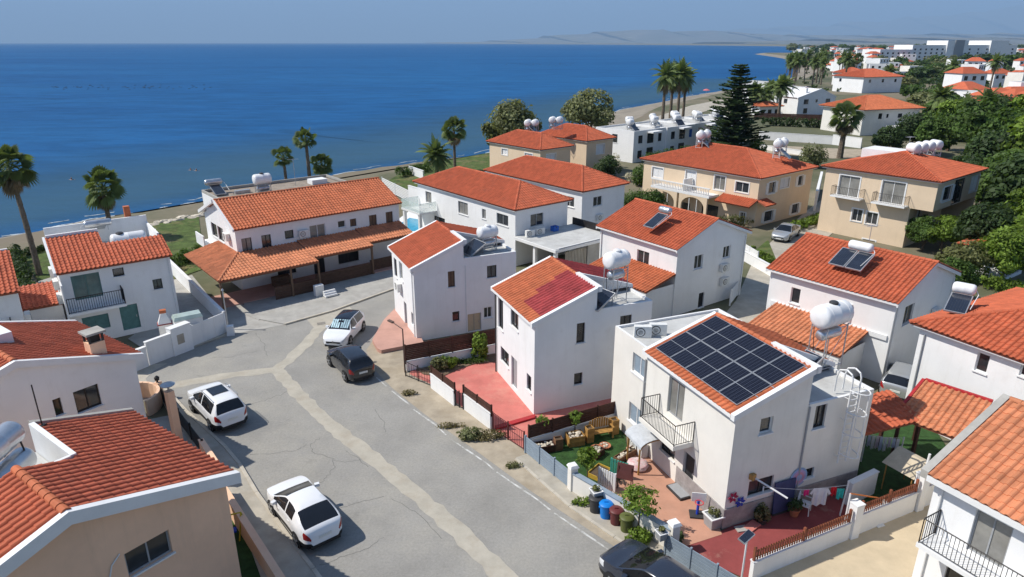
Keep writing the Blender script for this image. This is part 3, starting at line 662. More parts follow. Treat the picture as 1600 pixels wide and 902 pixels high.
# ================================================================ houses
# --- cream house with the solar array
S = House('cream two storey house with solar panels on its roof, caged ladder and front balcony', (8.74, 23.15), 22, wallm=M_CREAM)
fr = [px(988,1010,557,588,'slate'), px(982,1004,635,665,'slate'), px(1043,1069,594,655,'slide'), px(1031,1055,694,712,'dark2'), px(1066,1084,709,765,'door')]
en = [px(1188,1207,653,677,'white1'), px(1273,1290,632,668,'dark2'), px(1170,1207,748,771,'dark2'), px(1257,1271,732,746,'dark')]
house_stepped(S, 6.2, 7.35, 5.45, 3.7, 6.72, 5.02, [w for w in fr if w[1][0] > 1020], en, M_TILE_O, 298)
S.wall((0, 9.3), (0, 6.2), 0, 5.45, [w for w in fr if w[1][0] < 1020]); S.wall((6.4, 9.3), (0, 9.3), 0, 5.45); S.wall((6.4, 6.2), (6.4, 9.3), 0, 5.45)
S.mb.poly([(xx, 6.2+.18, zz) for xx, zz in ((0, 5.2), (6.4, 5.2), (6.4, 5.45), (0, 5.45))])
S.boxpart('flat_roof', .12, 6.28, 6.32, 9.18, 5.18, 5.36, M_FLAT)
for a in ((0, .12, 6.4, 9.3), (.12, 6.4, 9.18, 9.3), (6.28, 6.4, 6.4, 9.18)): S.boxpart('parapet', a[0]+.003, a[1]-.003, a[2], a[3]-.003, 5.36, 5.48, M_WHITE2)
S.done()
mb = MB(); mb.box(-.05, -.006, .002, 3.3, 0, .95); S.part('stone_plinth', mb, M_GREYSTONE)
mb = MB(); mb.box(-.05, 7.3, -.05, -.006, 0, .95); S.part('stone_plinth', mb, M_GREYSTONE)
y1 = 9-0; a = S.onwall((0, 9.3), (0, 0), 1031, 614); b = S.onwall((0, 9.3), (0, 0), 1087, 661)
by1, by0, bz = 9.3-a[0], 9.3-b[0], (a[1]+b[1])/2-1.0
bal = S.boxpart('balcony', -1.05, -.003, by0, by1, bz-.2, bz, M_CREAM); S.rail([(-.02, by1-.04), (-1.0, by1-.04), (-1.0, by0+.04), (-.02, by0+.04)], bz, 1.0, M_IRON, bal)
a = S.onwall((0, 0), (7, 0), 1322, 640)[0]
# caged roof ladder
lad = thing('roof_ladder', 'white caged ladder climbing the shaded wall of the cream solar house', 'ladder', S.W(a, 0, 0), S.r)
mb = MB()
for x in (-.23, .23): mb.path([(x, -.25, 1.9), (x, -.25, 5.9), (x, -.18, 6.1), (x, .1, 6.2), (x, .45, 6.05), (x, .55, 5.7), (x, .55, 5.0)], .038, 6)
mb.build('stile', M_STEELW, lad)
for k in range(13): mb = MB(); mb.tube((-.23, -.25, 2.05+k*.29), (.23, -.25, 2.05+k*.29), .022, n=6); mb.build('rung', M_STEELW, lad)
for k in range(4):
    mb = MB(); z = 2.5+k*1.0; mb.path([(.37*math.cos(t), -.32-.62*abs(math.sin(t)), z) for t in [math.pi*i/10 for i in range(11)]], .027, 5); mb.build('cage_hoop', M_STEELW, lad)
for t in (.5, .25, .75): mb = MB(); x, y = .37*math.cos(math.pi*t), -.32-.62*math.sin(math.pi*t); mb.tube((x, y, 2.5), (x, y, 5.5), .020, n=5); mb.build('cage_bar', M_STEELW, lad)
for z in (2.2, 4.0, 5.0):
    mb = MB(); mb.tube((-.23, -.25, z), (-.23, 0, z), .015, n=5); mb.tube((.23, -.25, z), (.23, 0, z), .015, n=5); mb.build('bracket', M_STEELW, lad)
# --- house with the red patio
C2 = House('white house with half orange half wine red roof above a red patio', (1.18, 32.3), 22)
house_stepped(C2, 5.75, 7.1, 5.45, 3.6, 6.85, 5.62, [px(778.5,786,467,514,'dark2'), px(798,810,486,513,'dark2'), px(782.5,795,547,569,'dark2'), px(799,808,560,606,'greyd'), px(823,830,586,611,'dark')],
    [px(901,914,505,536,'dark'), px(897,910,583,601,'dark'), px(957,971,570,595,'dark2'), px(969,987,493,510,'dark2')], M_TILE_O, 298, back_m=M_TILE_W)
C2.done(); mb = MB(); mb.tube((-.07, 5.6, 0), (-.07, 5.6, 5.2), .045, n=8); C2.part('downpipe', mb, M_DKGREY)
for ch in C2.e.children:      # the near half of the street slope was re-laid with wine red tiles
    if ch.name.startswith('roof') and ch.children:
        for tl_ in ch.children:
            if tl_.name.startswith('roof_tile') and not tl_.get('kind'):
                p = tl_.matrix_basis.translation
                if p.y < 2.6+.45*math.floor((p.x)/1.3) and p.x > .25-.2*p.y*0 and p.y < 3.4: 
                    if 'wine' not in bpy.data.meshes:
                        w_ = tl_.data.copy(); w_.name = 'wine'; w_.materials[0] = mat('fresh_wine_red_tile', (.36, .055, .055), .6, .12, 1.1, .2, 30, rnd=.16)
                    tl_.data = bpy.data.meshes['wine']
# --- house on the corner with pink terrace
C1 = House('white corner house with pink terrace, tank and collector on its roof terrace', (-6.43, 41.9), 24)
house_stepped(C1, 5.6, 7.35, 5.2, 3.5, 6.66, 5.45, [px(616,620,405,432,'dark'), px(624,629,410,437,'whitec'), px(632,636,474,508,'greyd'), px(643,647,490,508,'grey2')],
    [px(700,711,424,449,'brown2'), px(761,776,415,434,'dark2'), px(707,718,487,502,'dark'), px(731,752,490,521,'beiged'), px(756,769,480,497,'white2')], M_TILE, 298)
C1.done()
# --- gabled pair: two full slopes, ridge along Y
def house_gable(h, Lx, Ly, ze, xr, zr, front, end, m, nobj, ov=.32, zb=None):
    zb = zb or ze
    h.wall((0, Ly), (0, 0), 0, ze-.2, front); h.wall((0, 0), (Lx, 0), 0, ze-.2, end, [(0, ze-.2), (xr, zr-.14), (Lx, zb-.2)])
    h.wall((Lx, 0), (Lx, Ly), 0, zb-.2); h.wall((Lx, Ly), (0, Ly), 0, ze-.2, (), [(0, zb-.2), (Lx-xr, zr-.14), (Lx, ze-.2)])
    k = (zr-ze)/xr; k2 = (zr-zb)/(Lx-xr)
    h.slope((-ov, Ly+.2, ze-k*ov), (-ov, -.2, ze-k*ov), (xr, Ly+.2, zr), m=m, nobj=nobj)
    h.slope((Lx+ov, -.2, zb-k2*ov), (Lx+ov, Ly+.2, zb-k2*ov), (xr, -.2, zr), m=m)
    h.caps((xr, -.22, zr+.02), (xr, Ly+.22, zr+.02), m)
    for y in (-.16, Ly+.16):
        h.beam('verge', (-ov, y, ze-k*ov-.03), (xr, y, zr-.03), .1, .2, M_WHITE2); h.beam('verge', (xr, y, zr-.03), (Lx+ov, y, zb-k2*ov-.03), .1, .2, M_WHITE2)
    h.beam('eaves_fascia', (-ov+.03, Ly+.2, ze-k*ov-.02), (-ov+.03, -.2, ze-k*ov-.02), .07, .14, M_WHITE2)
MI = House('white house with orange gabled roof carrying a small solar water heater', (11.8, 46.3), 36)
house_gable(MI, 8.0, 8.0, 5.35, 4.0, 6.85, [px(995,1014,392,415,'white2')], [px(1085,1098,399,420,'white2'), px(1130,1141,385,403,'white2'), px(1091,1099,458,486,'dark')], M_TILE, 298)
MI.done()
# tiled lean-to beside it
a = MI.onplane(975, 425, 3.3); MI.slope((-3.0, 6.6, 2.6), (-3.0, .0, 2.6), (-.01, 6.6, 3.35), m=M_TILE_O, name='lean_to_roof'); MI.wall((-2.9, 6.5), (-2.9, .1), 0, 2.5, wm=M_WHITE); MI.wall((-2.9, .1), (0, .1), 0, 2.55, wm=M_WHITE)
R2 = House('white house with wall ribs and two solar collectors on orange roof', (21.85, 35.9), 38.5)
house_gable(R2, 8.3, 7.9, 5.3, 4.25, 6.75, [px(1235,1250,450,475,'white1'), px(1311,1318,478,500,'white1')], [px(1413,1426,478,504,'grey2d')], M_TILE, 298)
for y in (2.55,): R2.boxpart('wall_rib', -.12, -.003, y-.16, y+.16, .3, 4.3, M_WHITE2)
for y0, y1 in ((.15, 2.38), (2.72, 7.6)): R2.boxpart('wall_rib', -.10, -.003, y0, y1, 2.75, 3.05, M_WHITE2)
R2.done()
R2.slope((-3.2, 7.2, 2.3), (-3.2, 1.2, 2.3), (-.01, 7.2, 3.0), m=M_TILE_L, name='lean_to_roof'); R2.wall((-3.1, 1.3), (0, 1.3), 0, 2.25, wm=M_WHITE); R2.wall((-3.1, 7.1), (-3.1, 1.3), 0, 2.2, wm=M_WHITE)
R3 = House('white house with hipped orange roof cut by the right edge of the picture', (25.2, 24.6), 29)
box_house(R3, 0, 9.5, 0, 8.6, 5.35, [px(1524,1545,552,583,'white1'), px(1594,1620,560,592,'white1')])
R3.hip(0, 9.5, 0, 8.6, 5.5, 7.2, M_TILE, 'x', .4, 298, d=4.4); R3.done()
R1 = House('white house at the bottom right corner with black railed balcony and sliding door', (18.5, 13.2), 29)
RL = 7.7
R1.wall((0, RL), (0, 0), 0, 5.05, [px(1513,1579,806,880,'slide'), mm(1.0, 2.0, .3, 2.0, 'dark')]); R1.wall((8, 0), (8, RL), 0, 5); R1.wall((0, 0), (8, 0), 0, 5.05, (), [(0, 5.05), (4, 6.6), (8, 5.0)]); R1.wall((8, RL), (0, RL), 0, 5.05, (), [(0, 5.0), (4, 6.6), (8, 5.05)])
R1.slope((-.42, RL+.1, 5.02), (-.42, -.1, 5.02), (4, RL+.1, 6.75), m=M_TILE_L, nobj=298, tw=.30, tl=.36); R1.slope((8.3, -.1, 5.1), (8.3, RL+.1, 5.1), (4, -.1, 6.75), m=M_TILE_L)
R1.beam('verge', (-.44, RL+.22, 5.1), (4, RL+.22, 6.86), .26, .3, M_CONC); R1.beam('eaves_fascia', (-.40, RL+.1, 4.98), (-.40, -.1, 4.98), .12, .22, M_WHITE2); R1.caps((4, -.1, 6.78), (4, RL+.1, 6.78), M_TILE_L)
R1.done()
a = R1.onwall((0, RL), (0, 0), 1487, 818); bal = R1.boxpart('balcony', -1.05, -.003, .4, RL-.35, 2.55, 2.72, M_WHITE2)
R1.rail([(-.03, RL-.4), (-1.0, RL-.4), (-1.0, .45)], 2.72, 1.0, M_IRON, bal, .13)
mb = MB(); mb.lathe([(.0, -.05), (.1, -.05), (.13, 0), (.1, .05)], (-.06, RL-3.0, 4.55), 12, Matrix.Rotation(rad(90), 3, 'Y')); R1.part('wall_lamp', mb, M_GREYFR)
# --- left side
L3 = House('peach house at bottom left with large red tiled roof and steel boilers', (-9.75, 19.45), 54, wallm=M_PEACH)
L3.wall((-9.2, 0), (0, 0), 0, 5.1, [px(193,271,845,885,'grey2d')], [(0, 5.1), (4.55, 6.55), (9.2, 5.1)])
L3.wall((0, 0), (0, 6.8), 0, 5.1); L3.wall((0, 6.8), (-9.2, 6.8), 0, 5.1); L3.wall((-9.2, 6.8), (-9.2, 0), 0, 5.1)
k = 1.5/4.65; zL = 5.3
L3.slope((.3, -.05, zL-.1), (.3, 6.9, zL-.1), (-4.65, -.05, 6.7), m=M_TILE_D, nobj=298, poly=[(0, 0), (6.95, 0), (6.95, 3.65), (3.6, 3.65), (3.6, 5.16), (0, 5.16)][:0] or None) if False else None
A_ = math.hypot(4.95, 1.5)
L3.slope((.3, -.05, zL-.1), (.3, 6.85, zL-.1), (-3.05, -.05, 6.215), m=M_TILE_D, nobj=298, tw=.29)
L3.slope((-3.05, -.05, 6.215), (-3.05, 3.4, 6.215), (-4.65, -.05, 6.70), m=M_TILE_D, tw=.29, name='upper_roof')
L3.slope((-9.5, 3.4, 5.2), (-9.5, -.05, 5.2), (-4.65, 3.4, 6.7), m=M_TILE, tw=.29)
L3.caps((-4.65, -.1, 6.73), (-4.65, 3.4, 6.73), M_TILE_O, .14)
L3.beam('verge', (.42, -.16, 5.22), (-4.65, -.16, 6.80), .24, .42, M_WHITE2); L3.beam('verge', (-4.65, -.16, 6.80), (-9.7, -.16, 5.2), .24, .42, M_WHITE2)
L3.beam('verge', (.38, 6.95, 5.28), (-3.05, 6.95, 6.34), .2, .3, M_CONC)
L3.boxpart('roof_terrace', -9.1, -3.15, 3.55, 6.75, 5.0, 5.2, M_FLAT); L3.boxpart('parapet', -3.13, -2.95, 3.5, 6.82, 5.0, 6.33, M_WHITE2); L3.boxpart('parapet', -9.2, -3.15, 3.42, 3.54, 5.0, 6.35, M_WHITE2)
L3.done()
a = L3.onwall((-9.2, 0), (0, 0), 190, 868)[0]-9.2-.45; mb = MB(); mb.path([(a, -.03, .3), (a, -.03, 3.9), (a+.12, -.03, 4.25), (a+.4, -.03, 4.5)], .022, 6); L3.part('cable_conduit', mb, M_WHITE2)
L2 = House('white house with dull red roof and sooty chimney at the left edge', (-17.75, 28.85), 54.5)
L2.wall((-9.4, 0), (0, 0), 0, 5.1, [px(116,158,605,641,'dark2'), px(84,98,622,650,'dark')], [(0, 5.1), (4.9, 6.6), (9.4, 5.1)]); L2.wall((0, 0), (0, 6.5), 0, 5.1); L2.wall((0, 6.5), (-9.4, 6.5), 0, 5.1); L2.wall((-9.4, 6.5), (-9.4, 0), 0, 5.1)
L2.slope((.3, -.02, 5.2), (.3, 6.6, 5.2), (-4.6, -.02, 6.72), m=M_TILE_D, nobj=298); L2.slope((-9.6, 6.6, 5.2), (-9.6, -.02, 5.2), (-4.6, 6.6, 6.72), m=M_TILE)
L2.caps((-4.6, 0, 6.75), (-4.6, 6.6, 6.75), M_TILE_O, .13); L2.beam('verge', (.38, -.12, 5.22), (-4.6, -.12, 6.80), .2, .3, M_WHITE2); L2.beam('verge', (-4.6, -.12, 6.80), (-9.7, -.12, 5.22), .2, .3, M_WHITE2); L2.beam('verge', (.38, 6.7, 5.26), (-4.6, 6.7, 6.83), .2, .3, M_WHITE2)
L2.boxpart('roof_hatch', -5.4, -3.6, 2.8, 4.6, 6.2, 7.0, M_WHITE2)
ch = MB(); cx_ = -1.35; ch.box(cx_-.32, cx_+.32, .12, .72, 5.3, 6.35); cho = L2.part('chimney', ch, M_PEACH)
for a in ((cx_-.32, .12), (cx_+.24, .12), (cx_-.32, .64), (cx_+.24, .64)): L2.boxpart('chimney_pier', a[0], a[0]+.08, a[1], a[1]+.08, 6.353, 6.75, M_DKGREY, cho)
L2.boxpart('chimney_flue', cx_-.2, cx_+.2, .24, .6, 6.353, 6.7, M_IRON, cho); L2.boxpart('chimney_cap', cx_-.42, cx_+.42, .02, .82, 6.753, 6.85, M_CONC, cho)
L2.done()
L1 = House('white house with teal shutters and railed balcony by the shore', (-29.0, 41.1), 37.5)
L1.wall((0, 0), (6.55, 0), 0, 5.1, [px(113,159,428,467,'tealg'), px(176,194,419,432,'dark'), px(239,254,436,452,'dark2'), px(129,172,493,516,'teal'), px(189,218,476,515,'teald')])
L1.wall((0, 8), (0, 0), 0, 5.1); L1.wall((6.55, 0), (6.55, 8), 0, 5.1); L1.wall((6.55, 8), (0, 8), 0, 5.1); L1.mb.poly([(6.55, 0, 5.1), (6.55, 3.6, 5.1), (6.55, 3.6, 6.3), (6.55, 0, 5.2)]); L1.mb.poly([(0, 3.6, 5.1), (0, 0, 5.1), (0, 0, 5.2), (0, 3.6, 6.3)])
L1.slope((-.15, -.3, 5.2), (3.0, -.3, 5.2), (-.15, 4.0, 6.55), m=M_TILE, nobj=298); L1.slope((3.0, -.3, 5.2), (6.7, -.3, 5.2), (3.0, 2.4, 6.05), m=M_TILE, nobj=120)
L1.boxpart('parapet', 0, 6.55, 6.4, 6.55, 5.1, 6.75, M_WHITE); L1.boxpart('parapet', -.06, 3.0, 4.02, 4.18, 5.1, 6.75, M_WHITE); L1.boxpart('parapet', 6.42, 6.56, 2.5, 6.4, 5.1, 6.2, M_WHITE); L1.boxpart('roof_terrace', .1, 6.4, 2.45, 6.38, 5.05, 5.2, M_FLAT)
L1.boxpart('parapet', 3.002, 6.4, 2.3, 2.44, 5.2, 6.02, M_WHITE); L1.beam('verge', (-.2, -.32, 5.26), (-.2, 4.1, 6.66), .14, .22, M_WHITE2)
L1.boxpart('chimney', 5.2, 5.6, 6.7, 7.1, 5.1, 7.5, M_TILE_O); L1.done()
a = L1.onwall((0, 0), (6, 0), 108, 470); b = L1.onwall((0, 0), (6, 0), 186, 458); bz = 2.62
bal = L1.boxpart('balcony', .0, 3.3, -1.05, -.003, bz-.18, bz, M_WHITE); L1.rail([(.03, -1.0), (3.25, -1.0), (3.25, -.03)], bz, 1.0, M_IRON, bal, .13, .014); L1.boxpart('wing_wall', -.09, .0, -1.1, -.01, .0, 4.6, M_WHITE2)
L1.slope((-4.2, 1.8, 2.6), (-.1, 1.8, 2.6), (-4.2, 5.6, 3.1), m=M_TILE_D, name='lean_to_roof'); L1.boxpart('lean_to_wall', -4.2, -.12, 1.9, 5.5, 0, 2.45, M_WHITE)
L0 = House('white house cut by the left edge with a strip of tiled roof', gp(25, 451, 5.3).xy, 37.5)
L0.wall((-6, 0), (0, 0), 0, 5.1, [mm(3.4, 4.6, 3.0, 4.8, 'tealg')]); L0.wall((0, 0), (0, 7), 0, 5.1); L0.wall((0, 7), (-6, 7), 0, 5.1); L0.wall((-6, 7), (-6, 0), 0, 5.1)
L0.slope((-6, -.3, 5.2), (.15, -.3, 5.2), (-6, 4.4, 6.6), m=M_TILE, nobj=200); L0.boxpart('parapet', -6, .05, 4.45, 4.6, 5.1, 6.7, M_WHITE); L0.boxpart('roof_terrace', -6, -.02, 4.62, 6.98, 5.0, 5.15, M_FLAT); L0.mb.poly([(0, 0, 5.1), (0, 4.5, 5.1), (0, 4.5, 6.5)]); L0.done()
bal = L0.boxpart('balcony', -3.5, -.6, -1.0, -.003, 2.45, 2.62, M_WHITE); L0.rail([(-3.4, -.95), (-.65, -.95), (-.65, -.03)], 2.62, 1.0, M_IRON, bal, .13, .014)
for h_, pts_ in ((S, [(3.75, -.05), (-.06, 6.3)]), (C1, [(3.6, -.05), (-.06, .25)]), (MI, [(7.8, -.06), (-.06, 7.8)]), (R2, [(.2, -.06), (8.1, -.06)]), (L1, [(6.4, -.06)]), (R3, [(-.06, 8.3)]), (R1, [(-.06, 7.4)])):
    for x_, y_ in pts_: mb = MB(); mb.tube((x_, y_, .05), (x_, y_, 4.95), .04, n=8); h_.part('downpipe', mb, M_GREYFR if h_ in (S, R3) else M_WHITE2)
# --- the long terraced house by the sea
LG = House('long white seaside house with orange roof and dark veranda', (-21.9, 51.9), 39.8)
LX = 14.9
wn = [px(378,394,372,393,'darkc'), px(409,424,367,387,'dark2'), px(445,459,360,373,'dark'), px(484,509,351,372,'whitec'), px(528,540,345,356,'white1'), px(547,557,342,354,'brown2'), px(577,589,336,355,'brown2'), px(603,614,331,350,'brown2')]
LG.wall((0, 0), (LX, 0), 0, 5.1, wn+[mm(3.0, 4.6, .6, 2.2, 'dark2'), mm(6.2, 7.2, .05, 2.2, 'slided'), mm(8.5, 10.5, .5, 2.2, 'dark2')]); LG.wall((0, 7.6), (0, 0), 0, 5.1, [px(331,339,350,369,'dark'), px(341,349,356,376,'dark')], [(0, 5.1), (3.8, 6.7), (7.6, 5.1)]); LG.wall((LX, 0), (LX, 7.6), 0, 5.1, (), [(0, 5.1), (3.8, 6.7), (7.6, 5.1)]); LG.wall((LX, 7.6), (0, 7.6), 0, 5.1)
LG.slope((-.15, -.3, 5.2), (LX+.2, -.3, 5.2), (-.15, 3.8, 6.88), m=M_TILE_O, nobj=298); LG.slope((LX+.2, 5.6, 6.1), (-.15, 5.6, 6.1), (LX+.2, 3.8, 6.88), m=M_TILE_O); LG.caps((-.15, 3.8, 6.9), (LX+.2, 3.8, 6.9), M_TILE_O)
LG.beam('verge', (-.2, -.34, 5.24), (-.2, 3.8, 6.94), .12, .22, M_WHITE2); LG.beam('verge', (-.2, 3.8, 6.94), (-.2, 8.2, 5.3), .3, .26, M_WHITE2); LG.boxpart('flat_roof', .02, LX-.02, 5.65, 7.4, 5.1, 5.4, M_CONC); LG.boxpart('parapet', 0, LX, 7.45, 7.6, 5.1, 5.75, M_WHITE)
LG.boxpart('sea_balcony', -1.0, -.003, 5.4, 7.6, 2.6, 2.75, M_WHITE); LG.boxpart('sea_balcony_wall', -1.0, -.9, 5.4, 7.6, 2.75, 3.6, M_WHITE2); LG.done()
SB = House('seaside house with brown flat roof hidden behind the long orange roof', LG.W(1.6, 8.0, 0).xy, 39.8)
box_house(SB, 0, 12.6, 0, 5.4, 5.75, [mm(2, 3.4, 3, 4.4, 'dark2')], ()); SB.done(); SB.boxpart('flat_roof', .15, 12.45, .15, 5.25, 5.45, 5.7, mat('brown_roof_gravel', (.30, .25, .20), .95, .2, 2, .4, 12))
for a in ((0, 12.6, 5.25, 5.4), (0, .15, .0, 5.25), (12.45, 12.6, 0, 5.25)): SB.boxpart('parapet', a[0]+.003, a[1]-.003, a[2]+.003, a[3]-.003, 5.752, 5.98, M_CONC)
SB.boxpart('skylight', 9.6, 11.2, 2.2, 3.4, 5.7, 6.15, M_WHITE2); SB.boxpart('roof_duct', 2.2, 3.6, 2.6, 3.0, 5.7, 6.0, M_STEEL)
# veranda roofs in three bays that narrow towards the right, and the hipped left end
zw, zo = 3.25, 2.55
def vroof(x0, x1, d0, d1, m, dz=0):
    LG.slope((x0, -d0, zo+dz), (x1, -d1, zo+dz), (x0+(x1-x0)*0, -.02, zw+dz) if d0 == d1 else (x0, -.02, zw+dz), m=m, name='veranda_roof', poly=[(0, 0), (x1-x0, 0), (x1-x0, (d0**2+.5)**.5), (0, (d0**2+.5)**.5)] , tl=.4)
vroof(0.0, 4.9, 4.1, 4.1, M_TILE_L); vroof(4.93, 10.3, 3.25, 3.25, M_TILE_L, .10); vroof(10.33, 14.9, 2.5, 2.5, M_TILE_L, .2)
LG.slope((-2.9, 4.5, zo), (-2.9, -4.1, zo), (-.02, 4.5, zw), m=M_TILE_L, name='veranda_roof', poly=[(0, 0), (8.6, 0), (4.55, 2.96), (0, 2.96)], tl=.4)
LG.slope((-2.9, -4.1, zo), (0, -4.1, zo), (-2.9, -.02, zw), m=M_TILE_L, name='veranda_roof', poly=[(0, 0), (2.9, 0), (2.9, 4.14)], tl=.4); LG.caps((-2.9, -4.1, zo+.03), (0, -.02, zw+.03), M_TILE_L)
for x, d, z in ((-2.75, 3.95, zo), (2.6, 3.95, zo), (4.9, 3.95, zo), (10.2, 3.1, zo+.1), (14.7, 2.35, zo+.2)): LG.boxpart('veranda_post', x-.07, x+.07, -d-.07, -d+.07, 0, z-.12, M_BROWNW)
for x0, x1, d, z in ((-2.75, 4.85, 3.95, zo), (4.95, 10.25, 3.1, zo+.1), (10.35, 14.7, 2.35, zo+.2)): LG.boxpart('veranda_beam', x0, x1, -d-.04, -d+.04, z-.24, z-.125, M_BROWNW)
for x0, x1, d in ((1.2, 4.85, 3.9), (4.98, 10.1, 3.05), (10.35, 14.6, 2.3)):
    for k in range(6): LG.boxpart('veranda_board', x0, x1, -d-.03, -d+.03, .06+k*.17, .06+k*.17+.155, M_WOODV)
LG.boxpart('veranda_floor', -2.8, LX, -3.0, -.01, .0, .1, M_PINKP)
LG.boxpart('veranda_bench', 2.2, 3.6, -1.1, -.5, .1, .85, M_BROWNW); mb = MB(); mb.lathe([(.05, .1), (.05, .8), (.55, .82), (.55, .87)], (2.4, -2.3, 0), 14); LG.part('veranda_table', mb, M_BROWNW)
# --- white hipped villas
M1 = House('white villa with hipped roof, glass balcony and grey flat carport', (.25, 57.9), 39)
box_house(M1, .3, 6.6, .3, 16.6, 5.2, [px(665,674,300,317,'grey2'), px(716,731,316,335,'grey2'), px(753,759,327,342,'grey2'), px(776,794,335,352,'grey2d'), mm(3, 5, .3, 2.2, 'dark2')], [px(829,849,334,353,'grey2d')])
M1.hip(.3, 6.6, .3, 16.6, 5.3, 6.9, M_TILE, 'y', .35, 298); M1.done()
car = M1.boxpart('carport_slab', .1, 7.4, -5.2, .28, 2.55, 2.8, M_WHITE2); M1.boxpart('carport_deck', .2, 7.3, -5.1, .27, 2.803, 2.84, M_FLAT)
for x, y in ((.3, -5.0), (.3, -2.4), (7.1, -5.0)): M1.boxpart('carport_post', x, x+.28, y, y+.28, 0, 2.547, M_WHITE2)
M1.boxpart('carport_wall', 4.2, 7.2, -4.9, -4.75, 0, 2.54, M_CONC); M1.boxpart('carport_back_wall', 7.05, 7.2, -4.7, .2, 0, 2.54, M_WHITE)
mb = MB(); 
for k in range(14): x = 1.6+k*.18; mb.box(x, x+.12, -4.86, -4.8, .1, 2.3)
M1.part('slat_screen', mb, M_PAVE)
for a in ((7.2, 7.35, -5.1, .2), (.5, 7.2, -5.15, -5.05)): M1.boxpart('deck_railing', a[0], a[1]-.04, a[2], a[3], 2.85, 3.5 if a[0] > 5 else 2.9, M_IRON if a[0] > 5 else M_WHITE2)
M1.boxpart('glass_balcony', -1.8, .29, 13.0, 16.6, 2.6, 2.8, M_WHITE2)
gb = mat('balustrade_glass', (.62, .74, .70), .05, .05, 2, spec=.6, alpha=.35)
for a in ((-1.78, -1.75, 13.05, 16.55), (-1.74, .25, 13.05, 13.08), (-1.74, .25, 16.5, 16.53)): M1.boxpart('glass_panel', *a, 2.8, 3.75, gb)
for y in (13.2, 16.2): M1.boxpart('balcony_post', -1.7, -1.4, y, y+.3, 0, 2.59, M_WHITE2)
M2 = House('white villa with hipped roof, second from the sea, behind the carport villa', (6.9, 65.7), 40)
box_house(M2, .3, 6.6, .3, 15.4, 5.2, [px(882,897,307,323,'white2'), mm(11, 13, 3.2, 4.4, 'white2')], [px(927,941,307,322,'white2')])
M2.hip(.3, 6.6, .3, 15.4, 5.3, 7.0, M_TILE, 'y', .35, 298); M2.done()
Y1 = House('nearer of two sand yellow cubes with hipped roof near the beach', (3.85, 93.2), 41, wallm=M_YELLOW)
box_house(Y1, .3, 6.2, .3, 11.3, 5.2, [px(784,793,233,242,'wshut'), px(820,832,240,247,'wshut')], [px(854,868,241,252,'wshut')]); Y1.hip(.3, 6.2, .3, 11.3, 5.3, 7.0, M_TILE, 'y', .35); Y1.done()
Y2 = House('farther of two sand yellow cubes with hipped roof near the beach', (11.1, 102), 41, wallm=M_YELLOW)
box_house(Y2, .3, 6.2, .3, 10.5, 5.2, [mm(3, 4.2, 3.2, 4.4, 'wshut')], [px(932,944,226,240,'wshut')]); Y2.hip(.3, 6.2, .3, 10.5, 5.3, 7.0, M_TILE, 'y', .35); Y2.done()
# --- big sand yellow house with balustrade and arches
YL = House('large sand yellow house with white balustrade, arches and two tank stands', (26.4, 71.6), 38.5, wallm=M_YELLOW)
YW = 11.2; YD = 16.4
fr = [px(1019,1036,262,278,'wshut'), px(1071,1087,267,289,'wshut'), px(1116,1133,275,297,'wtrimd'), px(1149,1170,285,301,'wtrim'), px(1156,1164,332,349,'wtrim'), px(1058,1078,316,332,'slided'), px(1096,1122,320,338,'slided')]
en = [px(1201,1211,285,302,'wtrimo'), px(1220,1233,279,293,'wshut'), px(1247,1254,275,290,'wtrimo'), px(1194,1207,330,346,'wtrimo'), px(1237,1247,319,334,'wtrimo')]
box_house(YL, .3, YW, .3, YD, 5.35, fr, en); YL.hip(.3, YW, .3, YD, 5.5, 7.5, M_TILE, 'y', .4, 298); YL.done()
bal = YL.boxpart('balcony', -1.5, .29, 5.2, 13.6, 2.6, 2.85, M_WHITE2); mb = MB()
YL.boxpart('balustrade_rail', -1.5, -1.36, 5.2, 13.6, 3.6, 3.72, M_WHITE2, bal)
bs = MB(); bs.lathe([(.055, 0), (.055, .05), (.03, .1), (.06, .3), (.035, .55), (.05, .7), (.05, .75)], n=7); bme = bs.mesh('baluster', M_WHITE2, True)
for k in range(36): obj('baluster', bme, bal, loc=(-1.43, 5.35+k*.231, 2.852))
YL.boxpart('balcony_divider', -1.3, .28, 8.9, 9.05, 2.853, 4.2, M_WHITE2)
for y0 in (5.4, 9.6):   # arcade: arched screen walls
    mb = MB(); w = 3.9
    n_ = 14; arc = [(y0+w/2-1.6*math.cos(math.pi*i/n_), 1.3+1.1*math.sin(math.pi*i/n_)) for i in range(n_+1)]
    for (ya, za), (yb, zb_) in zip(arc[:-1], arc[1:]): mb.hexa([(-1.5, ya, za), (-1.28, ya, za), (-1.28, yb, zb_), (-1.5, yb, zb_)], [(-1.5, ya, 2.59), (-1.28, ya, 2.59), (-1.28, yb, 2.59), (-1.5, yb, 2.59)])
    mb.box(-1.5, -1.28, y0, y0+w/2-1.6, 0, 2.59); mb.box(-1.5, -1.28, y0+w/2+1.6, y0+w, 0, 2.59); YL.part('arch', mb, M_YELLOW)
    for x in (.33, .66): YL.boxpart('glazing_bar', -1.42, -1.36, y0+.35+x*3.2, y0+.42+x*3.2, 0, 2.2, M_WHFR)
YL.slope((-1.3, 4.6, 2.5), (-1.3, .2, 2.5), (.28, 4.6, 3.1), m=M_TILE, name='porch_roof'); YL.slope((.2, -.9, 2.6), (2.2, -.9, 2.6), (.2, .28, 3.0), m=M_TILE, name='porch_roof')
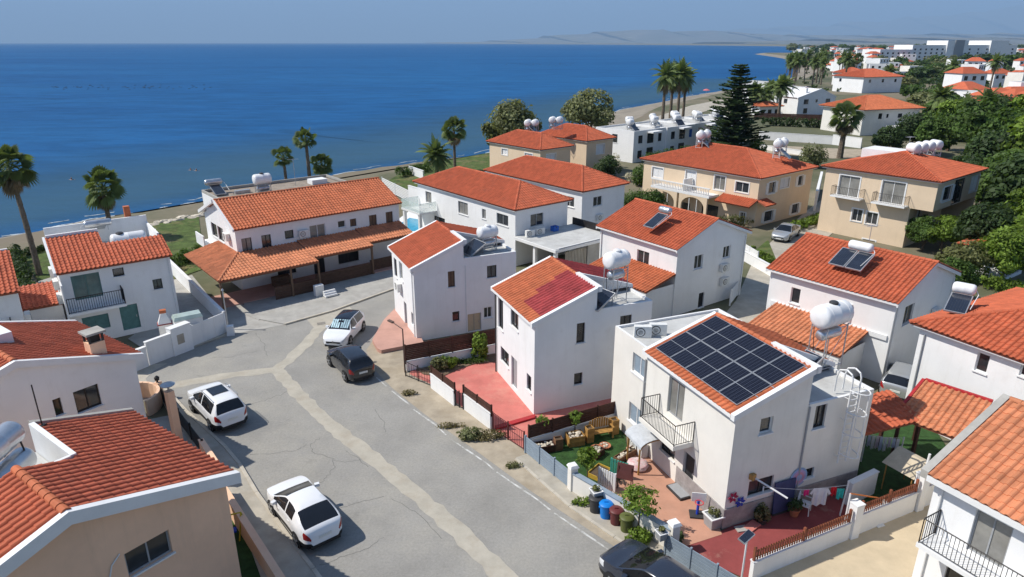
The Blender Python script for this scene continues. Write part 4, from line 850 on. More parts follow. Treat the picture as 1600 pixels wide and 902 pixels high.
# --- sand yellow house with cantilevered upper floor
Y3 = House('sand yellow house with overhanging upper floor, small balconies and four roof tanks', (39.75, 62.5), 39, wallm=M_YELLOW)
YU, YZ, YA = 3.95, 6.75, 11.0
fr = [px(1310,1342,275,313,'wtrimd'), px(1376,1413,284,323,'wtrimd')]; fl = [px(1331,1347,327,346,'wtrim'), px(1353,1371,332,351,'wtrim'), px(1347,1367,375,386,'wtrim')]
Y3.wall((.2, YA), (.2, .2), YU, YZ, fr); Y3.wall((.2, .2), (YA, .2), YU, YZ, [px(1474,1486,292,313,'wtrimo'), px(1489,1504,281,323,'slided'), px(1517,1529,276,298,'wshut')]); Y3.wall((YA, .2), (YA, YA), 0, YZ); Y3.wall((YA, YA), (.2, YA), 0, YZ)
Y3.wall((.2, YA), (.2, 2.2), -.5, YU, fl); Y3.wall((.2, 2.2), (8.4, 2.2), -.5, YU, [mm(2.0, 3.0, 2.2, 3.4, 'wtrim'), mm(5, 6.2, .4, 2.2, 'wshut')]); Y3.wall((8.4, 2.2), (8.4, YA), -.5, YU); Y3.mb.poly([(.2, .2, YU), (.2, 2.2, YU), (YA, 2.2, YU), (YA, .2, YU)])
Y3.hip(.2, YA, .2, YA, 6.9, 8.5, M_TILE, 'y', .4, 298); Y3.done(); Y3.boxpart('roof_well', 5.8, 8.8, 6.4, 10.2, 7.2, 8.3, M_WHITE2)
for w in fr:
    a = Y3.onwall((.2, YA), (.2, .2), w[1][0], 320)[0]; b = Y3.onwall((.2, YA), (.2, .2), w[1][1], 320)[0]; y1, y0 = YA-a+.6, YA-b-.4
    bal = Y3.boxpart('balcony', -.75, .196, y0, y1, YU+.05, YU+.2, M_WHITE2); Y3.rail([(.15, y1-.04), (-.7, y1-.04), (-.7, y0+.04), (.15, y0+.04)], YU+.2, .95, M_IRON, bal, .16, .010)
# ================================================================ roof-top and wall equipment
RX = lambda a: Matrix.Rotation(a, 3, 'X')
RY90 = Matrix.Rotation(rad(90), 3, 'Y')
def capsule(mb, c, L, r, n=18, axis=RY90):
    pr = [(.0, -L/2), (r*.55, -L/2+.02), (r*.85, -L/2+.07), (r*.985, -L/2+.16), (r, -L/2+.26), (r, -.02), (r*1.012, 0), (r, .02), (r, L/2-.26), (r*.985, L/2-.16), (r*.85, L/2-.07), (r*.55, L/2-.02), (.0, L/2)]
    mb.lathe(pr, c, n, axis)
def collector(parent, a, b, w, name='collector', x=(1, 0, 0)):
    """flat solar collector from low edge a to high edge b, w wide along local x"""
    a, b = Vector(a), Vector(b); v = (b-a); x = Vector(x); n = x.cross(v).normalized(); n = n if n.z > 0 else -n
    mb = MB(); P = [a-x*w/2, a+x*w/2, b+x*w/2, b-x*w/2]; mb.hexa([p-n*.09 for p in P], P); fo = mb.build(name, M_STEEL, parent)
    u = v.normalized()*.05; g_ = [P[0]+x*.05+u, P[1]-x*.05+u, P[2]-x*.05-u, P[3]+x*.05-u]
    mb = MB(); mb.poly([p+n*.004 for p in g_]); mb.build('glass', M_PANEL, fo)
    mb = MB()
    for k in range(1, 8):
        p = P[0].lerp(P[1], k/8)+u; q = P[3].lerp(P[2], k/8)-u; mb.hexa([p+n*.005-x*.004, p+n*.005+x*.004, q+n*.005+x*.004, q+n*.005-x*.004], [p+n*.007-x*.004, p+n*.007+x*.004, q+n*.007+x*.004, q+n*.007-x*.004])
    mb.build('absorber_ribs', M_DKGREY, fo)
def tank_stand(label, loc, rz, hs=2.0, L=1.9, r=.58, boiler=True, coll=True, group=None, n2=0, lid=True, stand=M_STEEL, cw=1.0):
    """white cistern on a steel frame, boiler slung below, collector leaning on it"""
    t = thing('water_tank', label, 'water tank', loc, rz, group); w = L*.36; d = r*.75
    zc = hs+r
    mb = MB(); capsule(mb, (0, 0, zc), L, r); tk = mb.build('cistern', M_TANK, t, True)
    for x in (-L*.28, L*.28): mb = MB(); mb.lathe([(r*1.008, x-.025), (r*1.02, x-.02), (r*1.02, x+.02), (r*1.008, x+.025)], (0, 0, zc), 18, RY90); mb.build('band', M_TANK, tk, True)
    if lid: mb = MB(); mb.lathe([(.2, zc+r-.04), (.2, zc+r+.05), (.15, zc+r+.09)], (0, 0, 0), 14); mb.build('lid', M_DKGREY if L > 1.5 else M_TANK, tk, True)
    for x in (-w, w):
        for y in (-d, d): mb = MB(); mb.tube((x, y, 0), (x, y, hs+.12), .03, n=6); mb.build('leg', stand, t)
    mb = MB()
    for z in (.15, hs):
        for a, b in (((-w, -d), (w, -d)), ((w, -d), (w, d)), ((w, d), (-w, d)), ((-w, d), (-w, -d))): mb.tube((*a, z), (*b, z), .022, n=5)
    for y in (-d, d): mb.tube((-w, y, .15), (w, y, hs), .014, n=5)
    mb.build('frame', stand, t)
    if boiler:
        mb = MB(); capsule(mb, (0, 0, hs-.38), L*.72, .27, 14); mb.build('boiler', M_ALU, t, True)
        mb = MB(); mb.path([(L*.36, .1, hs-.35), (L*.5, .1, hs-.2), (L*.5, .05, hs+r*.6), (L*.42, 0, zc)], .018, 5); mb.path([(-L*.2, r*.9, zc), (-L*.2, r*1.02, zc-.4), (-L*.15, .4, .4), (-L*.1, .3, .02)], .018, 5); mb.build('pipe', M_DKGREY, t)
    if coll == 'end': collector(t, (-w-1.35, 0, .12), (-w-.06, 0, .85), cw*1.6, x=(0, 1, 0))
    elif coll: collector(t, (0, -d-1.15, .12), (0, -d-.02, 1.05), cw*1.6)
    return t
def roof_heater(label, loc, rz, n=1, L=1.1, r=.24, pitch=rad(20), white=False):
    """compact solar water heater lying on a roof slope: collectors with a cylinder at their head"""
    t = thing('solar_water_heater', label, 'solar heater', loc, rz); w = .98
    for k in range(n):
        x = (k-(n-1)/2)*(w+.06); c = MB(); e = Vector((x, 0, .16)); f = Vector((x, 1.75*math.cos(pitch), .18+1.75*math.sin(pitch)))
        collector(t, e, f, w)
    y = 1.75*math.cos(pitch)+.22; z = 1.75*math.sin(pitch)+.42
    mb = MB(); capsule(mb, (0, y, z), L, r, 16); mb.build('cylinder', M_TANK if n > 1 or white else M_ALU, t, True)
    for x in (-L*.33, L*.33): mb = MB(); mb.tube((x, y, z-r*.8), (x, y-.1, z-r-.35), .025, n=6); mb.build('support', M_STEEL, t)
    mb = MB(); mb.path([(L*.5, y, z), (L*.62, y-.1, z-.2), (L*.55, .3, .35)], .02, 5); mb.build('pipe', M_WHITE2, t)
    return t
tank_stand('large white cistern on steel frame with boiler on the cream solar house', gp(1286, 572, 4.9), S.r+rad(8), 2.05, 1.95, .54, coll='end', cw=.6)
tank_stand('white cistern on tall bare frame on the house with wine red roof tiles', gp(960, 472, 5.5), C2.r+rad(15), 2.0, 1.5, .48, coll='end', cw=.8)
tank_stand('white cistern with dark lid and leaning collector on the pink terrace house', gp(762, 392, 5.3), C1.r+rad(10), .95, 1.5, .42, coll='end', cw=1.0)
tank_stand('white cistern on stand behind the ridge of the long seaside house', SB.W(4.6, 2.0, 5.7), LG.r, .75, 1.7, .50, coll=False)
roof_heater('small white heater on the left end of the long seaside house', SB.W(.9, 2.6, 5.75), LG.r, 1, 1.6, .28)
t = thing('water_tank', 'low white plastic cistern lying in the roof notch of the teal shuttered house', 'water tank', L1.W(4.7, 3.3, 5.2), L1.r)
mb = MB(); capsule(mb, (0, 0, .62), 2.3, .55); mb.build('cistern', M_TANK, t, True); mb = MB(); mb.lathe([(.25, 1.12), (.25, 1.22), (.15, 1.27)], (-.5, 0, 0), 14); mb.build('lid', M_DKGREY, t, True)
for x in (-.7, .7): mb = MB(); mb.box(x-.06, x+.06, -.4, .4, 0, .16); mb.build('cradle', M_CONC, t)
roof_heater('solar heater on the sea side roof of the teal shuttered house', L1.W(3.2, 6.9, 5.9), L1.r+math.pi, 1, 1.8, .25)
def on_slope(h, px_, py_, z): return gp(px_, py_, z)
q = on_slope(MI, 1012, 358, 6.0); roof_heater('small solar heater with blue collector on the middle orange roof', q, MI.r-rad(90), 1, 1.15, .26, rad(26))
q = on_slope(R2, 1318, 421, 6.0); roof_heater('twin black collectors with white cylinder on the ribbed white house', q, R2.r-rad(90), 2, 1.5, .29, rad(24))
q = gp(1490, 492, 6.0); t = roof_heater('white cylinder and long dark collector on the hipped roof at right', q, R3.r-rad(70), 1, 1.1, .30, rad(16), white=True)
for i, (x, y, z, h, g_) in enumerate(((1093, 232, 6.9, YL, 'left'), (1213, 247, 6.7, YL, 'right'))):
    for k in (0, 1):
        tank_stand('%s cistern of the %s white pair on the balustraded yellow house' % (('near', 'far')[k], g_), gp(x, y, z)+Vector((k*.95, k*.85, 0)), h.r+rad(25), 1.15, 1.35, .48, boiler=k == 0, coll=k == 0, stand=M_STEELW)
for k in range(4):
    tank_stand('%s of four white cisterns on the overhanging yellow house' % ('leftmost', 'second from left', 'third from left', 'rightmost')[k], gp(1424+k*11.5, 250-k*2, 7.7), Y3.r+rad(65), .7, 1.3, .50, boiler=False, coll=False, stand=M_STEELW, lid=False)
for k, (x, y, h, nm) in enumerate(((830, 208, Y1, 'nearer'), (868, 203, Y2, 'farther'))):
    for j in (0, 1): tank_stand('%s white cistern on the %s yellow cube' % (('left', 'right')[j], nm), gp(x-5+j*11, y, 6.6), h.r+rad(30), 1.0, 1.3, .48, boiler=j == 0, coll=j == 0 and k == 0, lid=False)
t = thing('boiler', 'pair of shiny steel boilers on the terrace of the peach house', 'boiler', L3.W(-4.6, 4.9, 5.2), L3.r+rad(40))
for z, y in ((1.75, .0), (.75, -.15)): mb = MB(); capsule(mb, (0, y, z), 1.9, .42, 18); mb.build('cylinder', M_ALU, t, True)
for x in (-.7, .7):
    for y in (-.45, .45): mb = MB(); mb.tube((x, y, 0), (x*.9, y*.5, 2.0), .03, n=6); mb.build('leg', M_IRON, t)
t = thing('roof_mast', 'thin grey mast standing on the peach house roof', 'mast', L3.W(-2.8, 6.6, 6.2), 0); mb = MB(); mb.tube((0, 0, 0), (0, 0, 1.6), .022, n=6); mb.build('pole', M_IRON, t); mb = MB(); mb.box(-.1, .1, -.1, .1, -.05, .02); mb.build('foot', M_IRON, t)
t = thing('chimney_stack', 'slim terracotta flue with round metal cowl beside the peach house', 'chimney', gp(281, 700, 0), L3.r)
mb = MB(); mb.box(-.17, .17, -.17, .17, 0, 3.2); mb.build('stack', M_PEACH, t); mb = MB(); mb.lathe([(.05, 3.2), (.05, 3.45), (.3, 3.5), (.34, 3.55), (.1, 3.62)], (0, 0, 0), 16); mb.build('cowl', M_STEEL, t, True)
# the photovoltaic array
xr, zr = 3.7, 6.72; e0 = Vector((-.18, 0, 5.40)); up = Vector((xr+.18, 0, zr-5.40)).normalized(); nn = Vector((0, -1, 0)).cross(up); nn = nn if nn.z > 0 else -nn
arr = thing('solar_array', 'black solar panel array covering the front slope of the cream house', 'solar panels', S.o, S.r)
mp_ = bpy.data.materials.new('photovoltaic_cells'); mp_.use_nodes = True; t_ = mp_.node_tree; N = t_.nodes; L = t_.links; b = N['Principled BSDF']
b.inputs['Roughness'].default_value = .12; b.inputs['Specular IOR Level'].default_value = .3
uv = N.new('ShaderNodeTexCoord'); sp_ = N.new('ShaderNodeSeparateXYZ'); L.new(uv.outputs['UV'], sp_.inputs[0]); outs = []
for ax, n_ in ((0, 6), (1, 10)):
    m1 = N.new('ShaderNodeMath'); m1.operation = 'MULTIPLY'; m1.inputs[1].default_value = n_; L.new(sp_.outputs[ax], m1.inputs[0])
    m2 = N.new('ShaderNodeMath'); m2.operation = 'PINGPONG'; m2.inputs[1].default_value = .5; L.new(m1.outputs[0], m2.inputs[0])
    m3 = N.new('ShaderNodeMath'); m3.operation = 'LESS_THAN'; m3.inputs[1].default_value = .055; L.new(m2.outputs[0], m3.inputs[0]); outs.append(m3)
mxm = N.new('ShaderNodeMath'); mxm.operation = 'MAXIMUM'; L.new(outs[0].outputs[0], mxm.inputs[0]); L.new(outs[1].outputs[0], mxm.inputs[1])
mx = N.new('ShaderNodeMix'); mx.data_type = 'RGBA'; mx.inputs[6].default_value = (.008, .009, .017, 1); mx.inputs[7].default_value = (.045, .05, .07, 1); L.new(mxm.outputs[0], mx.inputs[0]); L.new(mx.outputs[2], b.inputs['Base Color'])
pw, pl, ya, ba = 1.125, 1.72, .25, .42
for i in range(5):
    for j in range(2):
        y0 = ya+i*(pw+.02); b0 = ba+j*(pl+.02)
        def Q(y, v_, n_): return e0+Vector((0, y, 0))+up*v_+nn*n_
        c = [(y0, b0), (y0+pw, b0), (y0+pw, b0+pl), (y0, b0+pl)]
        mb = MB(); mb.hexa([Q(*p, .09) for p in c], [Q(*p, .128) for p in c]); po = mb.build('solar_panel', M_STEEL, arr)
        for h_ in (0, 1):
            v0, v1 = b0+.025+h_*(pl/2-.012), b0+pl/2-.012+h_*(pl/2-.013)
            me = bpy.data.meshes.new('cells'); me.from_pydata([tuple(Q(*p, .131)) for p in ((y0+.025, v0), (y0+pw-.025, v0), (y0+pw-.025, v1), (y0+.025, v1))], [], [(3, 2, 1, 0)])
            l_ = me.uv_layers.new(); 
            for k, u_ in enumerate(((0, 1), (1, 1), (1, 0), (0, 0))): l_.data[k].uv = u_
            me.materials.append(mp_); obj('cells', me, po)
mb = MB()
for v_ in (.9, 1.7, 2.6, 3.4): mb.hexa([Q(.1, ba+v_-.02, .06), Q(6.0, ba+v_-.02, .06), Q(6.0, ba+v_+.02, .06), Q(.1, ba+v_+.02, .06)], [Q(.1, ba+v_-.02, .09), Q(6.0, ba+v_-.02, .09), Q(6.0, ba+v_+.02, .09), Q(.1, ba+v_+.02, .09)])
mb.build('mounting_rail', M_STEEL, arr)
# air conditioners
def aircon(label, loc, rz, s=1.0, bracket=True):
    t = thing('air_conditioner', label, 'air conditioner', loc, rz); t.scale = (s,)*3
    mb = MB(); mb.box(-.42, .42, -.34, -.04, 0, .58); mb.build('casing', M_ACW, t)
    mb = MB(); mb.lathe([(.23, 0), (.23, .012), (.19, .014)], (-.12, -.342, .29), 18, RX(rad(90))); mb.build('fan_grille', M_DKGREY, t)
    mb = MB()
    for k in range(3): mb.lathe([(.06+.06*k, 0), (.07+.06*k, .006)], (-.12, -.358, .29), 16, RX(rad(90)))
    mb.build('grille_rings', M_ACW, t)
    if bracket: mb = MB(); mb.box(-.35, -.3, -.33, 0, -.04, -.003); mb.box(.3, .35, -.33, 0, -.04, -.003); mb.build('bracket', M_WHITE2, t)
def ac_wall(label, h, p, q, x, y, s=1.0, out=0):
    a, z = h.onwall(p, q, x, y); P_, Q_ = Vector(p), Vector(q); u = (Q_-P_).normalized(); w = P_+u*a
    aircon(label, h.W(w.x, w.y, z-.3), h.r+math.atan2(u.y, u.x), s)
ac_wall('upper of two air conditioners on the shaded end of the middle house', MI, (0, 0), (8, 0), 1129, 417)
ac_wall('lower of two air conditioners on the shaded end of the middle house', MI, (0, 0), (8, 0), 1129, 438)
ac_wall('upper air conditioner on the shaded end of the ribbed white house', R2, (0, 0), (8.3, 0), 1458, 487)
ac_wall('lower air conditioner on the shaded end of the ribbed white house', R2, (0, 0), (8.3, 0), 1452, 520)
ac_wall('air conditioner on the front wall of the long seaside house', LG, (0, 0), (LX, 0), 473, 364)
ac_wall('air conditioner on the sunlit end wall of the long seaside house', LG, (0, 7.6), (0, 0), 357, 369)
ac_wall('air conditioner on the end wall of the villa behind the carport', M2, (.3, .3), (6.6, .3), 935, 339)
ac_wall('air conditioner on the street front of the pink terrace house', C1, (0, 5.6), (0, 0), 626, 447)
for k, (y, z) in enumerate(((.7, 3.0), (2.0, 3.6), (3.4, 4.1))): aircon('%s of three air conditioners on the side of the teal shuttered house' % ('lowest', 'middle', 'topmost')[k], L1.W(0, y, z), L1.r-rad(90))
for k in (0, 1): aircon('%s of two air conditioners on the flat roof of the cream house' % ('left', 'right')[k], S.W(.75+k*.85, 8.0-k*.05, 5.37), S.r-rad(25), 1.0, False)
for k in (0, 1): aircon('%s of two air conditioners on the carport roof' % ('left', 'right')[k], M1.W(1.2+k*1.2, -.5, 2.86), M1.r-rad(10), 1.0, False)
aircon('air conditioner standing beside the pergola in the turf garden', gp(1004, 706), S.r-rad(90), 1.25, False)
aircon('air conditioner on the wall between the shaded lean to and left edge house', L0.W(.02, 1.0, 2.8), L0.r+rad(90))
t = thing('blue_crate', 'blue crate on the carport roof beside the air conditioners', 'crate', M1.W(4.2, -.6, 2.85), M1.r); mb = MB(); mb.box(-.3, .3, -.25, .25, 0, .06)
for a in ((-.3, -.26, -.25, .25), (.26, .3, -.25, .25), (-.26, .26, -.25, -.21), (-.26, .26, .21, .25)): mb.box(*a, .06, .45)
mb.build('box', M_BLUE, t); mb = MB(); mb.box(-.1, .1, -.256, -.252, .3, .38); mb.build('handle', M_DKGREY, t)
def antenna(label, loc, h=1.8):
    t = thing('tv_antenna', label, 'antenna', loc, rad(30)); mb = MB(); mb.tube((0, 0, 0), (0, 0, h), .02, n=6); mb.build('mast', M_STEEL, t); mb = MB(); mb.tube((-.5, 0, h), (.5, 0, h), .012, n=5)
    for k in range(7): mb.tube((-.5+k*.16, -.3, h), (-.5+k*.16, .3, h), .008, n=4)
    mb.build('aerial', M_STEEL, t)
antenna('tv aerial on the roof of the ribbed white house', gp(1355, 393, 6.5), 1.7); antenna('tv aerial on the seaside edge of the long house', SB.W(8.2, 3.0, 5.7), 2.6); antenna('tv aerial on the overhanging yellow house', Y3.W(9.5, 7.0, 7.7), 1.8)
# ================================================================ cars
def lerp1(pts, x):
    if x <= pts[0][0]: return pts[0][1]
    for (a, b), (c, d) in zip(pts[:-1], pts[1:]):
        if x <= c:
            i = pts.index((a, b)); p0 = pts[max(0, i-1)]; p3 = pts[min(len(pts)-1, i+2)]; t = (x-a)/(c-a); h_ = c-a
            m0 = (d-p0[1])/(c-p0[0])*h_; m1 = (p3[1]-b)/(p3[0]-a)*h_; lim = 3*abs(d-b); m0 = max(-lim, min(lim, m0)); m1 = max(-lim, min(lim, m1))
            return b*(2*t**3-3*t*t+1)+m0*(t**3-2*t*t+t)+d*(3*t*t-2*t**3)+m1*(t**3-t*t)
    return pts[-1][1]
M_TYRE = mat('tyre_rubber', (.018, .018, .018), .85, .1, 8); M_RIM = mat('alloy_rim', (.42, .43, .44), .3, .05, 8, metal=.8)
M_CARGL = glassmat('car_glass', (.010, .011, .013), .04); M_LAMP = mat('headlamp', (.65, .66, .67), .12, .05, 8, spec=.8); M_TAIL = mat('tail_lamp_red', (.32, .015, .015), .2, .1, 8, spec=.6)
M_PLATE = mat('number_plate', (.70, .70, .66), .5, .1, 20); M_TRIM = mat('black_car_trim', (.02, .02, .021), .55, .1, 8)
def car(label, loc, heading, paint, L=4.4, Wd=1.82, H=1.65, style='suv', roof=None, rails=False, sunroof=False, shade=False, wr=.34, name='parked_car'):
    t = thing(name, label, 'car', loc, heading); hl = L/2
    if style == 'sedan': top = [(-1, .62), (-.93, .70), (-.60, .74), (-.30, .97), (-.05, 1.0), (.18, .97), (.48, .68), (.80, .60), (.95, .50), (1, .40)]; belt = [(-1, .60), (-.9, .665), (-.6, .67), (.48, .64), (.80, .58), (.95, .48), (1, .38)]; ws = (.17, .50); rw = (-.62, -.28)
    elif style == 'coupe': top = [(-1, .50), (-.99, .60), (-.96, .67), (-.88, .735), (-.50, .95), (-.22, 1.0), (.03, .975), (.49, .70), (.80, .62), (.94, .55), (1, .42)]; belt = [(-1, .48), (-.98, .57), (-.93, .66), (-.6, .70), (.49, .645), (.80, .59), (.94, .52), (1, .40)]; ws = (.03, .51); rw = (-.90, -.52)
    elif style == 'hatch': top = [(-1, .52), (-.975, .66), (-.90, .74), (-.78, .93), (-.55, .985), (-.1, 1.0), (.12, .97), (.45, .665), (.80, .585), (.95, .47), (1, .36)]; belt = [(-1, .50), (-.97, .62), (-.9, .665), (.45, .62), (.80, .56), (.95, .45), (1, .34)]; ws = (.11, .46); rw = (-.95, -.77)
    else: top = [(-1, .50), (-.985, .60), (-.94, .68), (-.80, .945), (-.6, .985), (-.2, 1.0), (.05, .975), (.48, .69), (.80, .615), (.94, .54), (1, .42)]; belt = [(-1, .48), (-.98, .57), (-.93, .645), (.48, .645), (.80, .59), (.94, .52), (1, .40)]; ws = (.05, .50); rw = (-.945, -.795)
    low = [(-1, .26), (-.93, .15), (.93, .14), (1, .22)]
    wid = [(-1, .66), (-.97, .80), (-.88, .925), (-.6, 1.0), (-.2, .975), (.3, .975), (.62, .99), (.82, .93), (.94, .78), (1, .54)]
    ny = [(-1, .0)]
    st = sorted({*[-1+2*i/56 for i in range(57)], *ws, *rw, -.985, .985}); rings = []
    def rg(u):
        zt = lerp1(top, u)*H; zb = lerp1(belt, u)*H; z0 = lerp1(low, u)*H; w = lerp1(wid, u)*Wd/2; zb = min(zb, zt-.02)
        cab = max(0, min(1, (zt-zb)/(.30*H))); wt = w*(.985-.29*cab); x = u*hl
        zm = z0+(zb-z0)*.55
        r = [(x, 0, z0), (x, w*.86, z0), (x, w*.97, z0+.09), (x, w, z0+(zb-z0)*.4), (x, w*.985, zm+.05), (x, w*1.0, zb-.08), (x, w*.955, zb)]
        for k in (.33, .67): r.append((x, w*.955+(wt-w*.955)*k+.012, zb+(zt-.05-zb)*k))
        r += [(x, wt, zt-.05*cab-.005), (x, wt*.93, zt-.012*cab), (x, wt*.6, zt+.012), (x, wt*.25, zt+.022), (x, 0, zt+.024)]
        return r, cab
    for u in st: rings.append(rg(u))
    n = len(rings[0][0]); meshes = {}
    def add(key, pts):
        mb = meshes.setdefault(key, MB()); mb.poly(pts)
        mb.poly([(p[0], -p[1], p[2]) for p in pts][::-1])
    pil = (-.33, ) if style != 'sedan' else (-.30,)
    for i in range(len(st)-1):
        u = (st[i]+st[i+1])/2; a, ca = rings[i]; b, cb_ = rings[i+1]
        for k in range(n-1):
            q = [a[k], a[k+1], b[k+1], b[k]]; key = 'body'
            if 6 <= k <= 8 and min(ca, cb_) > .22 and (rw[0]+.10 < u < ws[1]-.09) and not (abs(u+.12) < .028) and not (u < rw[1]+.05 and style != 'sedan'): key = 'side_window'
            elif k >= 10 and ws[0] < u < ws[1]: key = 'windscreen'
            elif k >= 10 and rw[0] < u < rw[1]: key = 'rear_window'
            elif k >= 10 and rw[1] <= u <= ws[0] and roof: key = 'roof'
            elif 4 <= k <= 5 and u < -.885: key = 'tail_light'
            elif 4 <= k <= 6 and .80 < u < .97: key = 'headlight'
            elif k <= 1 or (k == 2 and style in ('suv', 'coupe')): key = 'sill'
            add(key, q)
    for u_, key in ((0, 'body'), (-1, 'body')): 
        r = rings[u_ and -1 or 0][0]; add(key, [r[0]]+r[1:][::1])
    for key, mb in meshes.items():
        me = mb.mesh(key, {'body': paint, 'sill': M_TRIM if style in ('suv', 'coupe') else paint, 'roof': roof, 'tail_light': M_TAIL, 'headlight': M_LAMP}.get(key, M_CARGL), False)
        bm = bmesh.new(); bm.from_mesh(me); bmesh.ops.remove_doubles(bm, verts=bm.verts, dist=.0015); bmesh.ops.recalc_face_normals(bm, faces=bm.faces[:]); 
        bm.to_mesh(me); bm.free(); me.polygons.foreach_set('use_smooth', [True]*len(me.polygons)); me.set_sharp_from_angle(angle=rad(38)); obj({'body': 'body', 'sill': 'sill'}.get(key, key), me, t)
    wx = hl*.60; yw = Wd/2
    for sx in (1, -1):
        for sy in (1, -1):
            mb = MB(); x = sx*wx-.02; mb.lathe([(wr+.055, 0), (wr+.055, .012), (wr+.02, .016)], (x, sy*(yw-.012), wr), 20, RX(rad(-90*sy))); mb.build('wheel_arch', M_TRIM, t)
            mb = MB(); mb.lathe([(wr-.1, -.19), (wr-.02, -.19), (wr, -.15), (wr, -.03), (wr-.03, .0), (wr-.09, .012)], (x, sy*(yw+.008), wr), 22, RX(rad(-90*sy))); wo = mb.build('wheel', M_TYRE, t, True)
            mb = MB(); mb.lathe([(.05, .03), (.06, .026)], (x, sy*(yw+.008), wr), 10, RX(rad(-90*sy)))
            for k in range(5):
                a = 2*math.pi*k/5; c_, s_ = math.cos(a), math.sin(a); r1 = wr-.09
                mb.hexa([(x+c_*.03-s_*.035, sy*(yw+.022), wr+s_*.03+c_*.035), (x+c_*.03+s_*.035, sy*(yw+.022), wr+s_*.03-c_*.035), (x+c_*r1+s_*.05, sy*(yw+.022), wr+s_*r1-c_*.05), (x+c_*r1-s_*.05, sy*(yw+.022), wr+s_*r1+c_*.05)],
                        [(x+c_*.03-s_*.035, sy*(yw+.034), wr+s_*.03+c_*.035), (x+c_*.03+s_*.035, sy*(yw+.034), wr+s_*.03-c_*.035), (x+c_*r1+s_*.05, sy*(yw+.034), wr+s_*r1-c_*.05), (x+c_*r1-s_*.05, sy*(yw+.034), wr+s_*r1+c_*.05)])
            mb.build('rim', M_RIM, wo)
    def onbody(u, z):   # half width of the body at station u, height z
        r = rg(u)[0]; 
        for a, b in zip(r[1:], r[2:]):
            if a[2] <= z <= b[2] and b[2] > a[2]: return a[1]+(b[1]-a[1])*(z-a[2])/(b[2]-a[2])
        return r[3][1]
    for sy in (1, -1):
        mb = MB(); mb.obox((hl*.30, sy*(yw+.06), .665*H), (.16, .2, .13), rad(12*sy)); mb.build('mirror', paint if style != 'x' else M_TRIM, t)
        for u_ in (.16, -.30): mb = MB(); mb.box(u_*hl-.09, u_*hl+.09, sy*(onbody(u_, .57*H)+.004)-.012, sy*(onbody(u_, .57*H)+.004)+.012, .565*H, .583*H); mb.build('door_handle', paint, t)
        if rails:
            mb = MB(); pts = [(u_*hl, sy*Wd*.345, lerp1(top, u_)*H+.05) for u_ in (-.70, -.5, -.2, .02)]; mb.path(pts, .018, 6); mb.tube(pts[0], (pts[0][0]-.05, pts[0][1], pts[0][2]-.06), .018, n=6); mb.tube(pts[-1], (pts[-1][0]+.05, pts[-1][1], pts[-1][2]-.06), .018, n=6); mb.build('roof_rail', M_RIM, t)
    mb = MB(); mb.box(-hl-.022, -hl+.03, -.26, .26, .42*H, .42*H+.12); mb.build('number_plate', M_PLATE, t)
    mb = MB(); mb.box(hl-.03, hl+.022, -.26, .26, .24*H, .24*H+.11); mb.build('number_plate', M_PLATE, t)
    mb = MB(); mb.box(hl-.05, hl+.014, -.48, .48, .31*H, .385*H); mb.build('grille', M_TRIM, t); mb = MB(); mb.box(hl-.08, hl+.010, -.58, .58, .15*H, .22*H); mb.build('lower_grille', M_TRIM, t)
    mb = MB(); mb.box(-hl-.012, -hl+.1, -.62, .62, .17*H, .27*H); mb.build('rear_bumper', M_TRIM, t)
    mb = MB(); mb.lathe([(.055, 0), (.05, .012)], (hl+.014, 0, .40*H), 14, RY90); mb.build('badge', M_RIM, t)
    if sunroof: mb = MB(); z = lambda u_: lerp1(top, u_)*H+.06; mb.hexa([(-.42*hl, -.42, z(-.42)-.02), (.0, -.42, z(0)-.02), (.0, .42, z(0)-.02), (-.42*hl, .42, z(-.42)-.02)], [(-.42*hl, -.42, z(-.42)), (.0, -.42, z(0)), (.0, .42, z(0)), (-.42*hl, .42, z(-.42))]); mb.build('sunroof', M_CARGL, t)
    if shade:  # folded reflective sunshade behind the windscreen
        M_SH = mat('silver_sunshade', (.45, .62, .68), .25, .35, 6, metal=.3)
        a, b = rg(ws[0]+.03)[0], rg(ws[1]-.05)[0]
        for k in range(4):
            for sy in (1, -1):
                y0, y1 = .05+k*.145, .05+k*.145+.11; mb = MB(); mb.poly([(a[-1][0], sy*y0, a[-1][2]+.008), (a[-1][0], sy*y1, a[-1][2]+.004), (b[-1][0], sy*y1, b[-1][2]+.006), (b[-1][0], sy*y0, b[-1][2]+.010)]); mb.build('sunshade_fold', M_SH, t)
    return t
P_WHITE = mat('white_car_paint', (.78, .79, .80), .25, .02, 1, coat=.6, spec=.5); P_BLACK = mat('black_car_paint', (.012, .013, .017), .2, .05, 1, coat=.8, spec=.5); P_NAVY = mat('dark_blue_grey_car_paint', (.022, .027, .042), .22, .05, 1, coat=.8, spec=.5)
P_SILVER = mat('silver_car_paint', (.46, .475, .48), .25, .03, 1, metal=.5, coat=.5); P_BLKROOF = mat('dark_glass_roof', (.012, .014, .02), .08, .1, 2, spec=.6)
def park(a, b, Wd, L, side, wb=.60):
    """centre and heading from the ground points under the rear (a) and front (b) wheels of one side (+1 = the car's left)"""
    A, B = gp(*a), gp(*b); f = (B-A).normalized(); l = Vector((-f.y, f.x, 0)); c = (A+B)/2-l*side*(Wd/2-.08)
    return (c.x, c.y, .006), math.atan2(f.y, f.x)
c, h = park((331,672),(303,643),1.82,4.5,1); car('white suv with glass sunroof and roof rails parked by the left pavement', c, h, P_WHITE, 4.5, 1.84, 1.68, 'suv', rails=True, sunroof=True)
c, h = park((467,855),(427,803),1.8,4.36,1); car('white coupe suv with black rear window nearest the peach house', c, h, P_WHITE, 4.3, 1.80, 1.56, 'coupe', )
